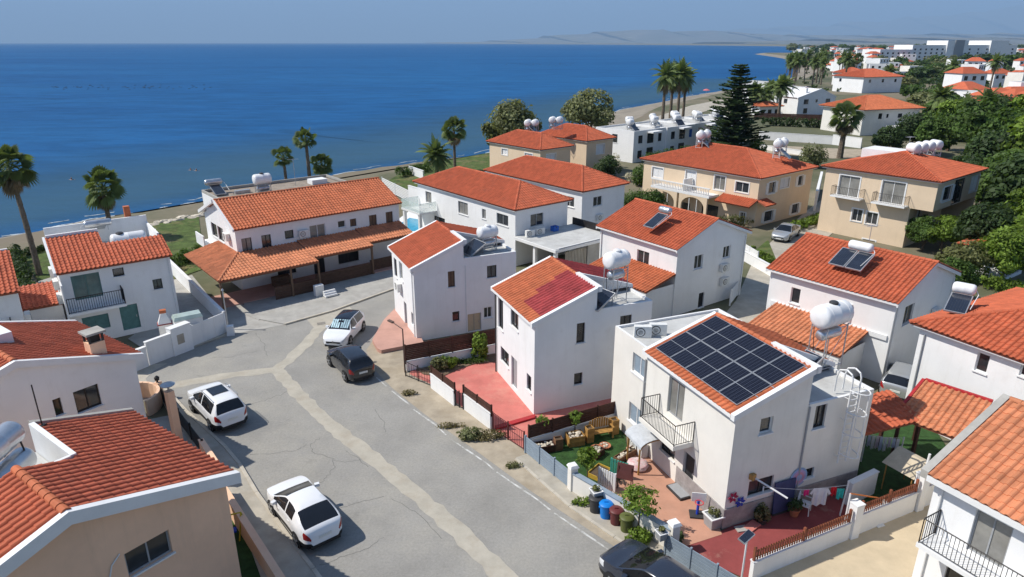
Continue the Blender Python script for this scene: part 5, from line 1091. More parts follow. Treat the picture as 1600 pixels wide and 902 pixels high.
c, h = park((568,516),(546,541),1.78,4.2,1); car('white hatchback with dark roof and silver sunshade facing the camera', c, h, P_WHITE, 4.15, 1.76, 1.48, 'hatch', roof=P_BLKROOF, shade=True)
c, h = park((543,598),(514,569),1.78,4.1,1); car('black hatchback parked behind the white hatchback', c, h, P_BLACK, 4.2, 1.78, 1.50, 'hatch')
c, h = park((1036,984),(966,928),1.85,4.6,1); car('dark blue grey suv at the bottom edge beside the slat gate', c, h, P_NAVY, 4.6, 1.86, 1.66, 'suv', shade=False, rails=False)
c, h = park((1250,367),(1229,381),1.8,4.6,1); car('silver saloon parked beside the yellow house', c, h, P_SILVER, 4.6, 1.8, 1.45, 'sedan')
A_, B_ = gp(1416, 632), gp(1430, 608); car('silver estate car parked under the tiled carport at right', ((A_.x+B_.x)/2, (A_.y+B_.y)/2+1.0, .02), math.atan2(B_.y-A_.y, B_.x-A_.x), P_SILVER, 4.4, 1.78, 1.5, 'hatch')
# ================================================================ vegetation
def leaf_mesh(name, m, lobes, n, size, seed, flat=.6, fill=.55):
    """many small bent leaf sprays spread through the volume of several lobes (x,y,z,rx,ry,rz)"""
    R = random.Random(seed); mb = MB(); vol = [l[3]*l[4]*l[5] for l in lobes]; tv = sum(vol)
    for l, vv in zip(lobes, vol):
        clumps = []
        for _ in range(max(4, int(14*vv/tv*len(lobes)))):
            d = Vector((R.gauss(0, 1), R.gauss(0, 1), R.gauss(0, 1))).normalized()*R.uniform(.55, 1.0); clumps.append((d, R.random(), R.uniform(.22, .42)))
        for _ in range(int(n*vv/tv)):
            c, cr, cs = R.choice(clumps)
            d = c+Vector((R.gauss(0, cs), R.gauss(0, cs), R.gauss(0, cs)))*.62
            if d.length > 1.12: d = d.normalized()*R.uniform(.95, 1.12)
            p = Vector((l[0]+d.x*l[3], l[1]+d.y*l[4], l[2]+d.z*l[5]))
            nv = (d+Vector((R.gauss(0, .6), R.gauss(0, .6), R.gauss(.35, .6)))).normalized(); a = nv.orthogonal().normalized(); a.rotate(Matrix.Rotation(R.uniform(0, 6.28), 3, nv)); b = nv.cross(a)
            s = size*R.uniform(.6, 1.35); mb.cr = (cr*.6+R.random()*.4) or .01
            k = nv*s*R.uniform(-.15, .35)
            mb.poly([p-a*s-b*s*flat*.4, p-b*s*flat+k*.3, p+a*s+k, p+b*s*flat+k*.3])
    return mb.mesh(name, m)
def trunk_mesh(h, r, seed, limbs=5, spread=1.0, m=None, r_top=.45):
    R = random.Random(seed); mb = MB(); p = Vector((0, 0, -.1)); lean = Vector((R.uniform(-.1, .1), R.uniform(-.1, .1), 1)); pts = [p]
    for k in range(4): p = p+lean*(h/4)+Vector((R.uniform(-.05, .05), R.uniform(-.05, .05), 0))*h*.3; pts.append(p)
    for k in range(4): mb.tube(pts[k], pts[k+1], r*(1-(1-r_top)*k/4), r*(1-(1-r_top)*(k+1)/4), 7)
    for k in range(limbs):
        a = 6.28*k/limbs+R.random(); st = pts[2].lerp(pts[4], R.random()); e = st+Vector((math.cos(a)*spread, math.sin(a)*spread, spread*R.uniform(.6, 1.2)))
        mid = st.lerp(e, .5)+Vector((0, 0, .15*spread)); mb.tube(st, mid, r*.4, r*.28, 5); mb.tube(mid, e, r*.28, r*.1, 5)
    return mb.mesh('trunk', m or M_TRUNK, True)
def tree_thing(name, label, loc, crown, trunk, group=None, sc=1.0, rz=0, cat='tree'):
    t = thing(name, label, cat, loc, rz, group); t.scale = (sc,)*3
    obj('crown', crown, t); obj('trunk', trunk, t) if trunk else None
    return t
def frond(mb, base, az, el, L, droop, n=10, wl=.55, fan=False, R=random):
    p = Vector(base); d = Vector((math.cos(az)*math.cos(el), math.sin(az)*math.cos(el), math.sin(el))); side = Vector((-math.sin(az), math.cos(az), 0)); st = L/n; mb.cr = R.random()*.9+.05
    if fan:   # fan palm: bare stalk then a spread of narrow blades
        side = Matrix.Rotation(R.uniform(-1.1, 1.1), 3, d) @ side
        q = p+d*L*.5; mb.poly([p-side*.03, p+side*.03, q+side*.02, q-side*.02])
        for k in range(13):
            t = -1.35+2.7*k/12; dd = (d*math.cos(t)+side*math.sin(t)); up = side.cross(d); l_ = L*.55*(1-.2*abs(t)); e = q+dd*l_; w = (d*-math.sin(t)+side*math.cos(t))*.075*L/1.4
            mdl = q+dd*l_*.6; mb.poly([q, mdl-w, e+Vector((0, 0, -droop*l_*.35)), mdl+w])
        return
    for k in range(n):
        q = p+d*st; f = (k+.5)/n; w = wl*math.sin(math.pi*min(1, f*.85+.12))*(1-.25*f)
        for s in (-1, 1):
            o_ = side*s; tip = o_*w+d*st*1.3+Vector((0, 0, -.10-.35*w)); mb.poly([p, q, q+tip, p+tip*.92])
        p = q; d = (d+Vector((0, 0, -droop/n*1.7))).normalized()
def palm_meshes(h, seed, fan=True, L=1.7, nf=34, skirt=True, r=.2, lean=(0, 0)):
    R = random.Random(seed); mb = MB(); top = Vector((lean[0], lean[1], h)); n = 9; prev = Vector((0, 0, -.1))
    for k in range(n):
        f = (k+1)/n; q = Vector((lean[0]*f*f, lean[1]*f*f, h*f)); mb.tube(prev, q, r*(1.25-.45*k/n)+.02, r*(1.25-.45*(k+1)/n)-.01, 8); prev = q
    tr = mb.mesh('trunk', M_PALMT, True); mb = MB()
    for k in range(nf):
        el = rad(85)-rad(135)*(k/nf)**1.05; frond(mb, top+Vector((0, 0, .1)), k*2.4+R.uniform(-.2, .2), el, L*R.uniform(.60, 1.12), R.uniform(.45, .9), 8, .5*L/2, fan, R)
    cr = mb.mesh('crown', L_PALM); dk = None
    if skirt:
        mb = MB()
        for k in range(24): frond(mb, top-Vector((0, 0, .2+.5*R.random())), k*2.4, rad(-50)-R.random()*.5, L*R.uniform(.6, .85), .8, 6, .35, fan, R)
        dk = mb.mesh('dead_skirt', L_PALMD)
    return tr, cr, dk
def palm(label, loc, meshes, rz=0, sc=1.0, group=None):
    t = thing('palm_tree', label, 'palm tree', loc, rz, group); t.scale = (sc,)*3
    obj('trunk', meshes[0], t); obj('crown', meshes[1], t)
    if meshes[2]: obj('dead_leaves', meshes[2], t)
    return t
FAN_T = palm_meshes(9.2, 1, True, 2.1, 48, True, .20, (-.7, .5)); FAN_M = palm_meshes(5.2, 2, True, 2.2, 52, True, .22); FAN_S = palm_meshes(3.2, 3, True, 1.8, 42, False, .2)
DATE = palm_meshes(6.2, 4, False, 3.0, 44, False, .28); DATE_S = palm_meshes(4.0, 5, False, 2.8, 40, False, .3); DATE_T = palm_meshes(9, 6, False, 2.8, 36, True, .25)
p = gp(62, 430); palm('tall leaning fan palm at the left edge above the shore', p, FAN_T, 0, 1.0)
palm('bushy fan palm rising behind the roof of the teal shuttered house', gp(176, 372), FAN_M, 1)
palm('slim tall palm behind the long seaside house, right of its cistern', gp(486, 300), palm_meshes(6.9, 11, True, 1.8, 44, False, .22), 2)
palm('short palm partly hidden by the cistern behind the long house', gp(449, 300), palm_meshes(4.9, 12, True, 1.8, 40, False, .2), 2.5, .95)
palm('low palm behind the right part of the long house roof', gp(506, 297), palm_meshes(3.3, 13, True, 1.9, 44, False, .2), 1)
palm('lower left palm on the lawn by the beach near the hipped villas', gp(683, 283), DATE_S, 0, .95); palm('taller palm with thin trunk on the beach lawn near the hipped villas', gp(711, 268), palm_meshes(6.4, 14, True, 2.3, 46, True, .2), 1.4)
for i, (x, y, s) in enumerate(((1034, 203, .98), (1046, 198, .95), (1057, 200, 1.0), (1066, 196, .9))): palm(('leftmost', 'second from left', 'third from left', 'rightmost')[i]+' of four tall palms above the flat roofed row', gp(x, y, -.03), DATE_T, i*1.3, s*1.35, 'palms above the flat roofed row')
palm('large palm with thick trunk in front of the long white hipped house', gp(1312, 247), palm_meshes(6.0, 15, True, 2.6, 54, True, .38), .6, 1.15)
for i, (x, y, s) in enumerate(((1462, 205, 1.2), (1502, 208, 1.25), (1530, 210, 1.15), (1575, 235, 1.0), (1385, 142, 1.25), (1545, 145, 1.3), (1480, 150, 1.2))):
    palm('date palm %s' % ('left of three beside the long white hipped house', 'middle of three beside the long white hipped house', 'right of three beside the long white hipped house', 'nearest the right edge above the green grove', 'in front of the red roofed villa up the coast', 'standing by the pale track near the right edge', 'standing left of the pale track up the coast')[i], gp(x, y), (DATE, DATE_S, DATE_T)[i % 2 if i < 5 else 2], i, s)
R = random.Random(77)
for i in range(26):
    x = R.uniform(1228, 1335); y = R.uniform(112, 136)+(x-1228)*.02; palm('tall palm in the palm grove by the far beach', gp(x, y), (DATE_T, DATE_T, FAN_T)[i % 3], R.random()*6, R.uniform(1.0, 1.35), 'palm grove by the far beach')
for i in range(7): palm('bushy palm beside the pine above the flat roofed row', gp(R.uniform(1165, 1240), R.uniform(166, 188)), (DATE, DATE_S)[i % 2], R.random()*6, R.uniform(1.0, 1.3), 'palms beside the pine')
# Norfolk style pine
mb = MB(); R = random.Random(4); mbn = MB(); Hh = 17.0
mb.tube((0, 0, -.1), (0, 0, Hh), .32, .04, 8)
for k in range(34):
    z = 1.2+(Hh-1.6)*(k+R.uniform(-.35, .35))/33; Lb = ((1-z/Hh)**.75*4.9+.3)*R.uniform(.8, 1.15)
    for j in range(7):
        a = 6.28*j/7+k*.5+R.uniform(-.35, .35); d = Vector((math.cos(a), math.sin(a), .05)); e = Vector((0, 0, z)); L_ = Lb*R.uniform(.55, 1.15)
        tip = e+d*L_+Vector((0, 0, .18*L_)); mb.tube(e, tip, .05, .015, 4)
        for m_ in range(int(10+L_*9)):
            f = R.uniform(.15, 1.05); p = e.lerp(tip, f); s = Vector((-d.y, d.x, 0))*R.choice((-1, 1)); w = R.uniform(.35, .85)*(1.2-f*.5); mbn.cr = R.random(); q = p+s*w+d*w*.5+Vector((0, 0, R.uniform(.0, .3)))
            mbn.poly([p, p+d*.22, q+d*.14+Vector((0, 0, .05)), q-d*.08]); mbn.poly([p, p+Vector((0, 0, .13)), q+Vector((0, 0, .1)), q])
t = thing('pine_tree', 'tall dark tiered pine beside the flat roofed row', 'tree', gp(1143, 246)); mb.build('trunk', M_TRUNK, t); mbn.build('crown', L_PINE, t); t.scale = (1.25, 1.25, .92)
# broadleaf prototypes
TR1 = trunk_mesh(3.0, .25, 1, 6, 1.8); TR2 = trunk_mesh(2.0, .16, 2, 5, 1.2)
CR_A = leaf_mesh('crown', L_GREY, [(0, 0, 4.6, 2.6, 2.6, 2.0), (1.8, .4, 3.9, 1.7, 1.8, 1.5), (-1.9, -.3, 3.8, 1.7, 1.7, 1.5), (.2, -1.4, 3.4, 1.8, 1.5, 1.4), (0, 1.4, 4.2, 1.8, 1.5, 1.5)], 6500, .20, 1)
CR_B = leaf_mesh('crown', L_GREEN, [(0, 0, 4.4, 2.4, 2.4, 1.9), (1.9, .8, 3.6, 1.6, 1.6, 1.4), (-1.6, .9, 3.9, 1.6, 1.6, 1.4), (.5, -1.7, 3.5, 1.7, 1.5, 1.4), (-1.4, -1.2, 3.0, 1.5, 1.4, 1.2)], 7000, .19, 2)
CR_C = leaf_mesh('crown', L_BRIGHT, [(0, 0, 4.2, 2.2, 2.3, 1.8), (1.5, 1.0, 3.4, 1.6, 1.5, 1.4), (-1.7, -.6, 3.4, 1.6, 1.6, 1.3), (.4, -1.5, 3.0, 1.6, 1.4, 1.3)], 6500, .19, 3)
CR_D = leaf_mesh('crown', L_DARK, [(0, 0, 4.0, 2.3, 2.3, 2.0), (1.4, -.8, 3.2, 1.7, 1.6, 1.5), (-1.5, .6, 3.3, 1.6, 1.7, 1.5), (.1, 1.5, 3.1, 1.6, 1.4, 1.3)], 6000, .2, 4)
CR_O = leaf_mesh('crown', L_OLIVE, [(0, 0, 3.4, 2.2, 2.2, 1.6), (1.5, .6, 2.8, 1.5, 1.4, 1.2), (-1.4, -.7, 2.9, 1.5, 1.5, 1.2)], 4500, .17, 5)
tree_thing('olive_green_tree', 'large rounded grey green tree by the beach behind the yellow cubes', gp(800, 240)+Vector((0, 0, -1.6)), CR_A, TR1, sc=1.65, rz=.5); tree_thing('olive_green_tree', 'broad grey green tree by the beach beside the flat roofed row', gp(922, 217)+Vector((0, 0, -1.6)), CR_A, TR1, sc=1.75, rz=2.4); tree_thing('small_tree', 'small bright tree at the foot of the large beach tree', gp(776, 238), CR_B, TR2, sc=.62)
GROVE = [(1520, 262, 1.75, CR_B), (1560, 250, 1.8, CR_D), (1600, 262, 1.9, CR_C), (1575, 300, 1.75, CR_B), (1540, 318, 1.5, CR_D), (1610, 330, 1.9, CR_C), (1560, 350, 1.3, CR_B), (1590, 385, 1.5, CR_D), (1505, 392, .75, CR_O), (1470, 398, .62, CR_C), (1440, 392, .55, CR_B), (1600, 420, 1.2, CR_C), (1530, 415, .95, CR_D), (1560, 445, .8, CR_C), (1500, 440, .7, CR_O), (1480, 470, .55, CR_B), (1420, 240, 1.2, CR_D), (1455, 250, 1.25, CR_B), (1385, 246, .9, CR_D), (1480, 236, 1.5, CR_C), (1625, 300, 2.0, CR_B), (1500, 330, 1.1, CR_D)]
GL = ['leftmost tall tree of the grove behind the overhanging house', 'second tall tree of the grove at the top', 'topmost tree of the grove at the right edge', 'broad mid green tree in the middle of the grove', 'dark tree against the shaded end of the overhanging house', 'bright tree half cut by the right edge', 'green tree below the broad middle tree of the grove', 'dark tree low in the grove near the right edge', 'olive bush tree below the overhanging house', 'bright low tree in front of the overhanging house', 'small green tree at the corner of the overhanging house', 'bright tree above the hipped roof at the right edge', 'dark shrub tree left of the bright tree above hipped roof', 'bright shrub behind the heater on the hipped roof', 'olive shrub behind the ribbed white house', 'small shrub beside the ribbed white house end wall', 'dark tree behind the roof tanks of the overhanging house', 'green tree directly behind the four roof tanks', 'low dark tree left of the four roof tanks', 'bright tree right of the four roof tanks', 'tall tree cut by the right edge behind the grove', 'dark tree in the shade right of the overhanging house']
for (x, y, s, c), lb in zip(GROVE, GL): tree_thing('grove_tree', lb, gp(x, y), c, TR1 if s > 1 else TR2, 'garden grove at right', s, x*.1)
# bushes and hedges
def bush(label, loc, m, rx, ry, rz_, n, size, seed, name='bush', ang=0, trunk=None, cat='bush', group=None):
    lob = [(0, 0, rz_*.55, rx*.8, ry*.8, rz_*.55), (rx*.4, ry*.2, rz_*.5, rx*.55, ry*.6, rz_*.45), (-rx*.4, -ry*.2, rz_*.45, rx*.55, ry*.6, rz_*.42)]
    t = thing(name, label, cat, loc, ang, group); obj('foliage', leaf_mesh('foliage', m, lob, n, size, seed), t)
    mb = MB()
    for k in range(5): mb.tube((0, 0, -.03), (math.cos(k*1.3)*rx*.4, math.sin(k*1.3)*ry*.4, rz_*.6), .02, .008, 5)
    mb.build('stem', M_TRUNK, t); return t
def hedge(label, a, b, w, h, m, seed, n=None, size=.11):
    A, B = gp(*a), gp(*b); L_ = (B-A).length; k = max(2, int(L_/1.1)); lob = [(L_*(i+.5)/k, 0, h*.5, L_/k*.75, w/2, h*.55) for i in range(k)]
    t = thing('hedge', label, 'hedge', A, math.atan2((B-A).y, (B-A).x)); obj('foliage', leaf_mesh('foliage', m, lob, n or int(L_*380), size, seed), t); mb = MB()
    for i in range(k): mb.tube((L_*(i+.5)/k, 0, 0), (L_*(i+.5)/k, .05, h*.6), .03, .01, 5)
    mb.build('stem', M_TRUNK, t)
bush('dark bougainvillea bush with pink flowers right of the villas', gp(948, 279), L_DARK, 2.3, 2.0, 3.0, 3600, .15, 21); bush('pink flowering bush left of the dark bougainvillea', gp(925, 268), L_PINK, 1.0, .9, 1.8, 700, .11, 22); bush('cream flowering bush behind the dark bougainvillea', gp(955, 262), L_CREAMF, 1.6, 1.2, 2.6, 500, .11, 23)
bush('cream flowering bush in front of the yellow house hedge', gp(985, 284), L_CREAMF, 1.0, .9, 1.4, 420, .1, 24)
bush('round green bush between the second villa and the yellow house', gp(1005, 290), L_GREEN, 1.9, 1.8, 2.6, 3000, .14, 25); bush('large green bush left of the yellow house arches', gp(1003, 338), L_GREEN, 3.1, 2.4, 2.9, 6000, .15, 26); bush('grey tree like bush with thin leaves right of the balustraded yellow house', gp(1268, 262), L_GREY, 2.6, 2.2, 3.6, 2600, .15, 27); bush('green bush under the pine by the flat roofed row', gp(1178, 248), L_BRIGHT, 2.2, 1.8, 3.0, 2600, .15, 28)
bush('green shrubs beside the yellow house porch', gp(1140, 356), L_OLIVE, 2.6, .8, 1.3, 1600, .1, 29)
hedge('clipped hedge beside the silver saloon', (1170, 398), (1200, 415), 1.4, .9, L_BRIGHT, 31); hedge('hedge behind the silver saloon against the yellow house', (1236, 362), (1285, 345), 1.5, 1.0, L_BRIGHT, 32); hedge('green hedge along the beach lawn left of the palms', (622, 278), (676, 266), 1.6, 1.5, L_GREEN, 33); hedge('dark hedge along the white wall of the long hipped house', (1190, 196), (1310, 201), 2.0, 2.0, L_DARK, 34, 4500, .2); hedge('hedge between the lawn and the long seaside house', (262, 425), (312, 400), 1.8, 1.2, L_GREEN, 35); hedge('hedge between the two left houses', (24, 402), (50, 470), 1.2, 1.3, L_DARK, 36); hedge('hedge at the far end of the small left lawn', (40, 400), (66, 392), 1.0, .7, L_DARK, 37)
hedge('green hedge in front of the hipped house at the right', (1470, 420), (1600, 470), 2.2, 1.3, L_BRIGHT, 38); hedge('hedge left of the flat roofed row above the yellow house', (1005, 262), (1085, 246), 2.0, 2.2, L_GREEN, 39)
bush('round green shrub against the dark slat fence on red patio', gp(750, 562), L_BRIGHT, .62, .6, 1.75, 1500, .085, 41); bush('low bright green shrub at the corner of the red patio', gp(698, 575), L_BRIGHT, .75, .6, .75, 1300, .07, 42); bush('spiky grey green shrub by the red patio gate', gp(686, 580), L_GREY, .6, .5, .8, 700, .09, 43); bush('low row of herbs in the planted bed by the dark fence', gp(725, 568), L_GREEN, 1.6, .35, .35, 900, .06, 44)
bush('grey green weed clump on the sandy verge by the gate', gp(733, 685), L_GREY, .75, .5, .55, 1100, .06, 45); bush('dry weed patch beside the weed clump on the verge', gp(765, 685), L_DRY, .9, .5, .4, 700, .06, 46); bush('small weed tuft on the verge near the first white wall', gp(640, 617), L_DRY, .5, .3, .3, 350, .05, 47); bush('brown weed strip on the verge left of the weed clump', gp(705, 668), L_DRY, .9, .3, .25, 420, .05, 48); bush('low weeds in the cracked pavement before the slat gate', gp(802, 730), L_OLIVE, .5, .3, .22, 300, .045, 49)
bush('bright green shrub at the foot of the cream wall by the dark suv', gp(996, 848), L_BRIGHT, .62, .55, .62, 1400, .06, 50); bush('small green plant bed with stones beside the first bin', gp(908, 788), L_BRIGHT, .45, .35, .3, 500, .05, 51)
def sapling(label, loc, m, h, r, seed, n=500, group=None):
    t = thing('sapling', label, 'young tree', loc, seed); obj('foliage', leaf_mesh('foliage', m, [(0, 0, h, r, r, r*.6), (r*.5, r*.3, h-.15, r*.6, r*.6, r*.45), (-r*.6, -r*.2, h-.2, r*.6, r*.6, r*.4)], n, .10, seed, .4), t); mb = MB(); mb.tube((0, 0, 0), (.03, .02, h), .03, .018, 6); mb.build('trunk', M_TRUNK, t)
sapling('young feathery tree behind the cream wall left of the white pallet', gp(917, 756), L_BRIGHT, 1.45, .55, 61, 750); sapling('young feathery tree leaning over the cream wall near the bins', gp(996, 832), L_BRIGHT, 1.65, .75, 62, 1000); sapling('small citrus tree in the left stone planter', gp(848, 690), L_BRIGHT, 1.2, .36, 63, 340); sapling('small citrus tree in the second stone planter', gp(898, 683), L_BRIGHT, 1.25, .34, 64, 340)
hedge('trailing plants along the top of the cream wall', (960, 800), (1020, 830), .5, 1.05, L_OLIVE, 65, 700, .06)
bush('dark plant in the corner behind the cream gate pier', gp(1056, 848), L_DARK, .35, .3, .5, 420, .06, 66); bush('plant with thin leaves below the wall flowers', gp(1188, 812), L_OLIVE, .4, .35, .7, 420, .06, 67)
# far vegetation: trees on the coastal plain
R = random.Random(8); FARM = [leaf_mesh('crown', m_, [(0, 0, 3.0, 3.2, 3.0, 2.2), (2.0, 1, 2.3, 2, 2, 1.6), (-2.2, -.6, 2.4, 2, 2, 1.6)], 420, .62, 70+i) for i, m_ in enumerate((L_DARK, L_GREEN, L_DARK, L_GREY))]
def far_trees(n, fx, fy, lab, grp, s0, s1):
    for i in range(n):
        x = R.uniform(*fx); y = R.uniform(*fy); p_ = gp(x, y, 0)
        t = thing('coastal_tree', lab, 'tree', p_, R.random()*6, grp); s = R.uniform(s0, s1); t.scale = (s*1.15, s*1.15, s); obj('crown', R.choice(FARM), t)
far_trees(40, (1415, 1500), (108, 126), 'dark tree in the wooded strip left of the pale track', 'wood left of the pale track', .9, 1.5)
far_trees(50, (1475, 1610), (92, 106), 'dark tree in the wood along the far right edge', 'wood along the far right', 1.2, 2.0)
far_trees(26, (1240, 1420), (146, 200), 'garden tree among the white coastal houses', 'garden trees up the coast', .5, .9) if False else None
far_trees(36, (1400, 1620), (126, 180), 'garden tree on the plain right of the coastal houses', 'garden trees right of the coastal houses', .45, .95)
far_trees(60, (1240, 1480), (82, 104), 'dark tree on the coastal plain beyond the palm grove', 'trees beyond the palm grove', .8, 1.9)
far_trees(95, (1225, 1640), (73, 83), 'distant dark tree on the far coastal plain', 'distant trees on the plain', 1.6, 3.4)
far_trees(18, (1060, 1235), (180, 240), 'low tree behind the flat roofed row', 'trees behind the flat roofed row', .5, .8) if False else None
far_trees(16, (1470, 1600), (185, 225), 'tree behind the garden grove', 'trees behind the grove', 1.0, 1.5)

# low scrub and far woods on the plain read as one mass
R = random.Random(31); mb = MB()
for i in range(1500):
    y = 73.2+R.random()**1.6*70; x = R.uniform(1252 if y > 90 else 1240, 1640)
    if y > 105 and x < 1400 and R.random() < .75: continue
    p_ = gp(x, y); s_ = min(4.0, .7+p_.y/700)*R.uniform(.6, 1.3); mb.cr = R.random()
    for k in range(9):
        a = R.random()*6.28; c_ = p_+Vector((math.cos(a)*s_*R.random()*1.6, math.sin(a)*s_*R.random()*1.6, R.uniform(.2, 1.3)*s_)); n_ = Vector((R.gauss(0, 1), R.gauss(-.3, 1), R.gauss(.6, .6))).normalized(); u_ = n_.orthogonal().normalized()*s_*R.uniform(.5, .9); v_ = n_.cross(u_)
        mb.poly([c_-u_-v_*.5, c_+v_*.9-u_*.2, c_+u_, c_-v_*.8+u_*.3])
mb.build('distant_scrub', L_DARK, kind='stuff')
# ================================================================ walls, fences, gates
def wall_run(label, a, b, h, w=.18, m=None, name='garden_wall', cap=True, z=0, cat='wall', capm=None, h2=None):
    A, B = gp(*a), gp(*b); L_ = (B-A).length; t = thing(name, label, cat, A, math.atan2((B-A).y, (B-A).x)); h2 = h2 or h
    mb = MB(); mb.hexa([(0, -w/2, z), (L_, -w/2, z), (L_, w/2, z), (0, w/2, z)], [(0, -w/2, h), (L_, -w/2, h2), (L_, w/2, h2), (0, w/2, h)]); mb.build('wall', m or M_WHITE, t)
    if cap: mb = MB(); mb.hexa([(-.02, -w/2-.03, h+.002), (L_+.02, -w/2-.03, h2+.002), (L_+.02, w/2+.03, h2+.002), (-.02, w/2+.03, h+.002)], [(-.02, -w/2-.03, h+.05), (L_+.02, -w/2-.03, h2+.05), (L_+.02, w/2+.03, h2+.05), (-.02, w/2+.03, h+.05)]); mb.build('coping', capm or M_WHITE2, t)
    return t, L_
def slats(t, L_, z0, z1, n, m, y=0, th=.03, gap=.22, posts=3, postm=None, dz=0):
    h = (z1-z0)/n
    for k in range(n):
        mb = MB(); mb.box(.02, L_-.02, y-th/2, y+th/2, z0+k*h, z0+k*h+h*(1-gap)); mb.build('slat', m, t)
    for k in range(posts+1):
        x = L_*k/posts; mb = MB(); mb.box(x-.035, x+.035, y-.05, y+.05, max(0, z0-.2), z1+.04); mb.build('post', postm or m, t)
def fence(label, a, b, z0, z1, n, m, posts=3, name='slat_fence', cat='fence', gap=.22):
    A, B = gp(*a), gp(*b); t = thing(name, label, cat, A, math.atan2((B-A).y, (B-A).x)); slats(t, (B-A).length, z0, z1, n, m, posts=posts, gap=gap); return t
def bar_gate(label, a, b, h, m, n=14):
    A, B = gp(*a), gp(*b); L_ = (B-A).length; t = thing('iron_gate', label, 'gate', A, math.atan2((B-A).y, (B-A).x))
    mb = MB(); mb.path([(0, 0, .08), (L_, 0, .08)], .02, 5); mb.path([(0, 0, h), (L_/2, 0, h*.92), (L_, 0, h)], .022, 5)
    for x in (0, L_/2, L_): mb.tube((x, 0, 0), (x, 0, h+.05), .035, n=6)
    mb.build('frame', m, t)
    for k in range(n): x = L_*(k+.5)/n; mb = MB(); mb.tube((x, 0, .08), (x, 0, h-.04), .011, n=5); mb.build('bar', m, t)
# red patio front
for i, (a, b, lb) in enumerate((((675, 606), (711, 634), 'left'), ((725, 638), (768, 671), 'right'))):
    t, L_ = wall_run('%s white front wall of the red patio with dark fence panels' % lb, a, b, .92, .16)
    slats(t, L_, .97, 1.42, 5, M_WOODD, posts=2, gap=.12)
bar_gate('open iron gate at the left corner of the red patio', (634, 588), (674, 604), 1.0, M_IRON, 10); bar_gate('small dark gate between the two white patio walls', (712, 634), (724, 640), 1.0, M_IRON, 5); bar_gate('dark red barred double gate right of the white patio walls', (770, 672), (819, 704), 1.05, mat('dark_red_iron', (.11, .03, .028), .5, .1, 5), 18)
t, L_ = wall_run('low grey wall with tall dark slat fence left of the red patio', (635, 580), (776, 552), .62, .15); slats(t, L_, .70, 1.75, 9, M_WOODD, posts=4, gap=.14)
t, L_ = wall_run('low wall with dark brown slat fence between red patio and turf garden', (826, 702), (966, 660), .55, .15); slats(t, L_, .62, 1.35, 5, M_WOODD, posts=4, gap=.10)
sheet('red_step', [(773, 668), (836, 650), (836, 655), (776, 673)], .12, mat('bright_red_paint', (.42, .03, .035), .6, .1, 3), thick=.12)
fence('slate blue slat fence in front of the turf garden', (821, 708), (890, 764), .06, .98, 7, M_SLATE, 3, gap=.2); fence('slate blue slat gate behind the dark suv', (1038, 868), (1160, 945), .08, 1.05, 7, M_SLATE, 3, 'slat_gate', 'gate', .2)
t, L_ = wall_run('cream front wall of the terracotta yard behind the bins', (893, 766), (1046, 858), .95, .2, M_CREAM, capm=M_SLATE)
for (x, y), lb in (((894, 765), 'left'), ((1050, 858), 'right')):
    t = thing('gate_pier', '%s cream gate pier with pale cap on the cream wall' % lb, 'pier', gp(x, y), S.r); mb = MB(); mb.box(-.17, .17, -.17, .17, 0, 1.22); mb.build('shaft', M_CREAM, t); mb = MB(); mb.hexa([(-.22, -.22, 1.222), (.22, -.22, 1.222), (.22, .22, 1.222), (-.22, .22, 1.222)], [(-.16, -.16, 1.34), (.16, -.16, 1.34), (.16, .16, 1.34), (-.16, .16, 1.34)]); mb.build('cap', M_WHITE2, t)
# white boundary wall with brown pickets on the right yard
pk_ = MB(); pk_.hexa([(-.035, -.012, 0), (.035, -.012, 0), (.035, .012, 0), (-.035, .012, 0)], [(-.035, -.012, .44), (.035, -.012, .44), (.035, .012, .44), (-.035, .012, .44)]); pk_.poly([(-.035, -.012, .44), (.035, -.012, .44), (0, 0, .50)]); pk_.poly([(.035, .012, .44), (-.035, .012, .44), (0, 0, .50)]); PKM = pk_.mesh('picket', M_WOODR)
for i, (a, b, h, lb) in enumerate((((1172, 905), (1322, 842), .8, 'near'), ((1337, 834), (1424, 798), .95, 'middle'), ((1438, 792), (1490, 772), 1.05, 'far'))):
    t, L_ = wall_run('%s length of white wall with brown picket fence at right' % lb, a, b, h, .18)
    n_ = int(L_/.125)
    for k in range(n_): obj('picket', PKM, t, loc=((k+.5)*L_/n_, -.03, h+.08))
    for z in (h+.17, h+.42): mb = MB(); mb.box(.02, L_-.02, -.01, .02, z, z+.06); mb.build('rail', M_WOODR, t)
    for k in range(3): mb = MB(); mb.box(L_*k/2-.045+.05*(1-k), L_*k/2+.045+.05*(1-k), -.045, .045, h+.052, h+.66); mb.build('post', M_WOODR, t)
for (x, y), lb, hh in (((1329, 838), 'left', 1.6), ((1431, 795), 'right', 1.75)):
    t = thing('gate_pier', '%s white pier between the picket fence lengths' % lb, 'pier', gp(x, y), S.r); mb = MB(); mb.box(-.2, .2, -.2, .2, 0, hh); mb.build('shaft', M_WHITE, t); mb = MB(); mb.box(-.22, .22, -.22, .22, hh+.002, hh+.06); mb.build('cap', M_WHITE2, t)
    if lb == 'right': mb = MB(); mb.tube((0, 0, hh+.06), (.05, 0, hh+1.0), .05, n=8); mb.build('pole', M_WHITE2, t)
wall_run('short white wall stub in the right yard by the clothes line', (1322, 790), (1362, 770), 1.15, .22)
wall_run('pink boundary wall with iron strip beside the peach house turf', (344, 775), (446, 940), .95, .22, M_PEACH, capm=M_PEACH); wall_run('pink garden wall beside the white suv', (318, 712), (350, 762), .9, .2, M_PEACH, capm=M_PEACH)
fence('dark iron fence along the left pavement by the white suv', (250, 622), (320, 715), .05, 1.0, 6, M_IRON, 4, 'iron_fence')
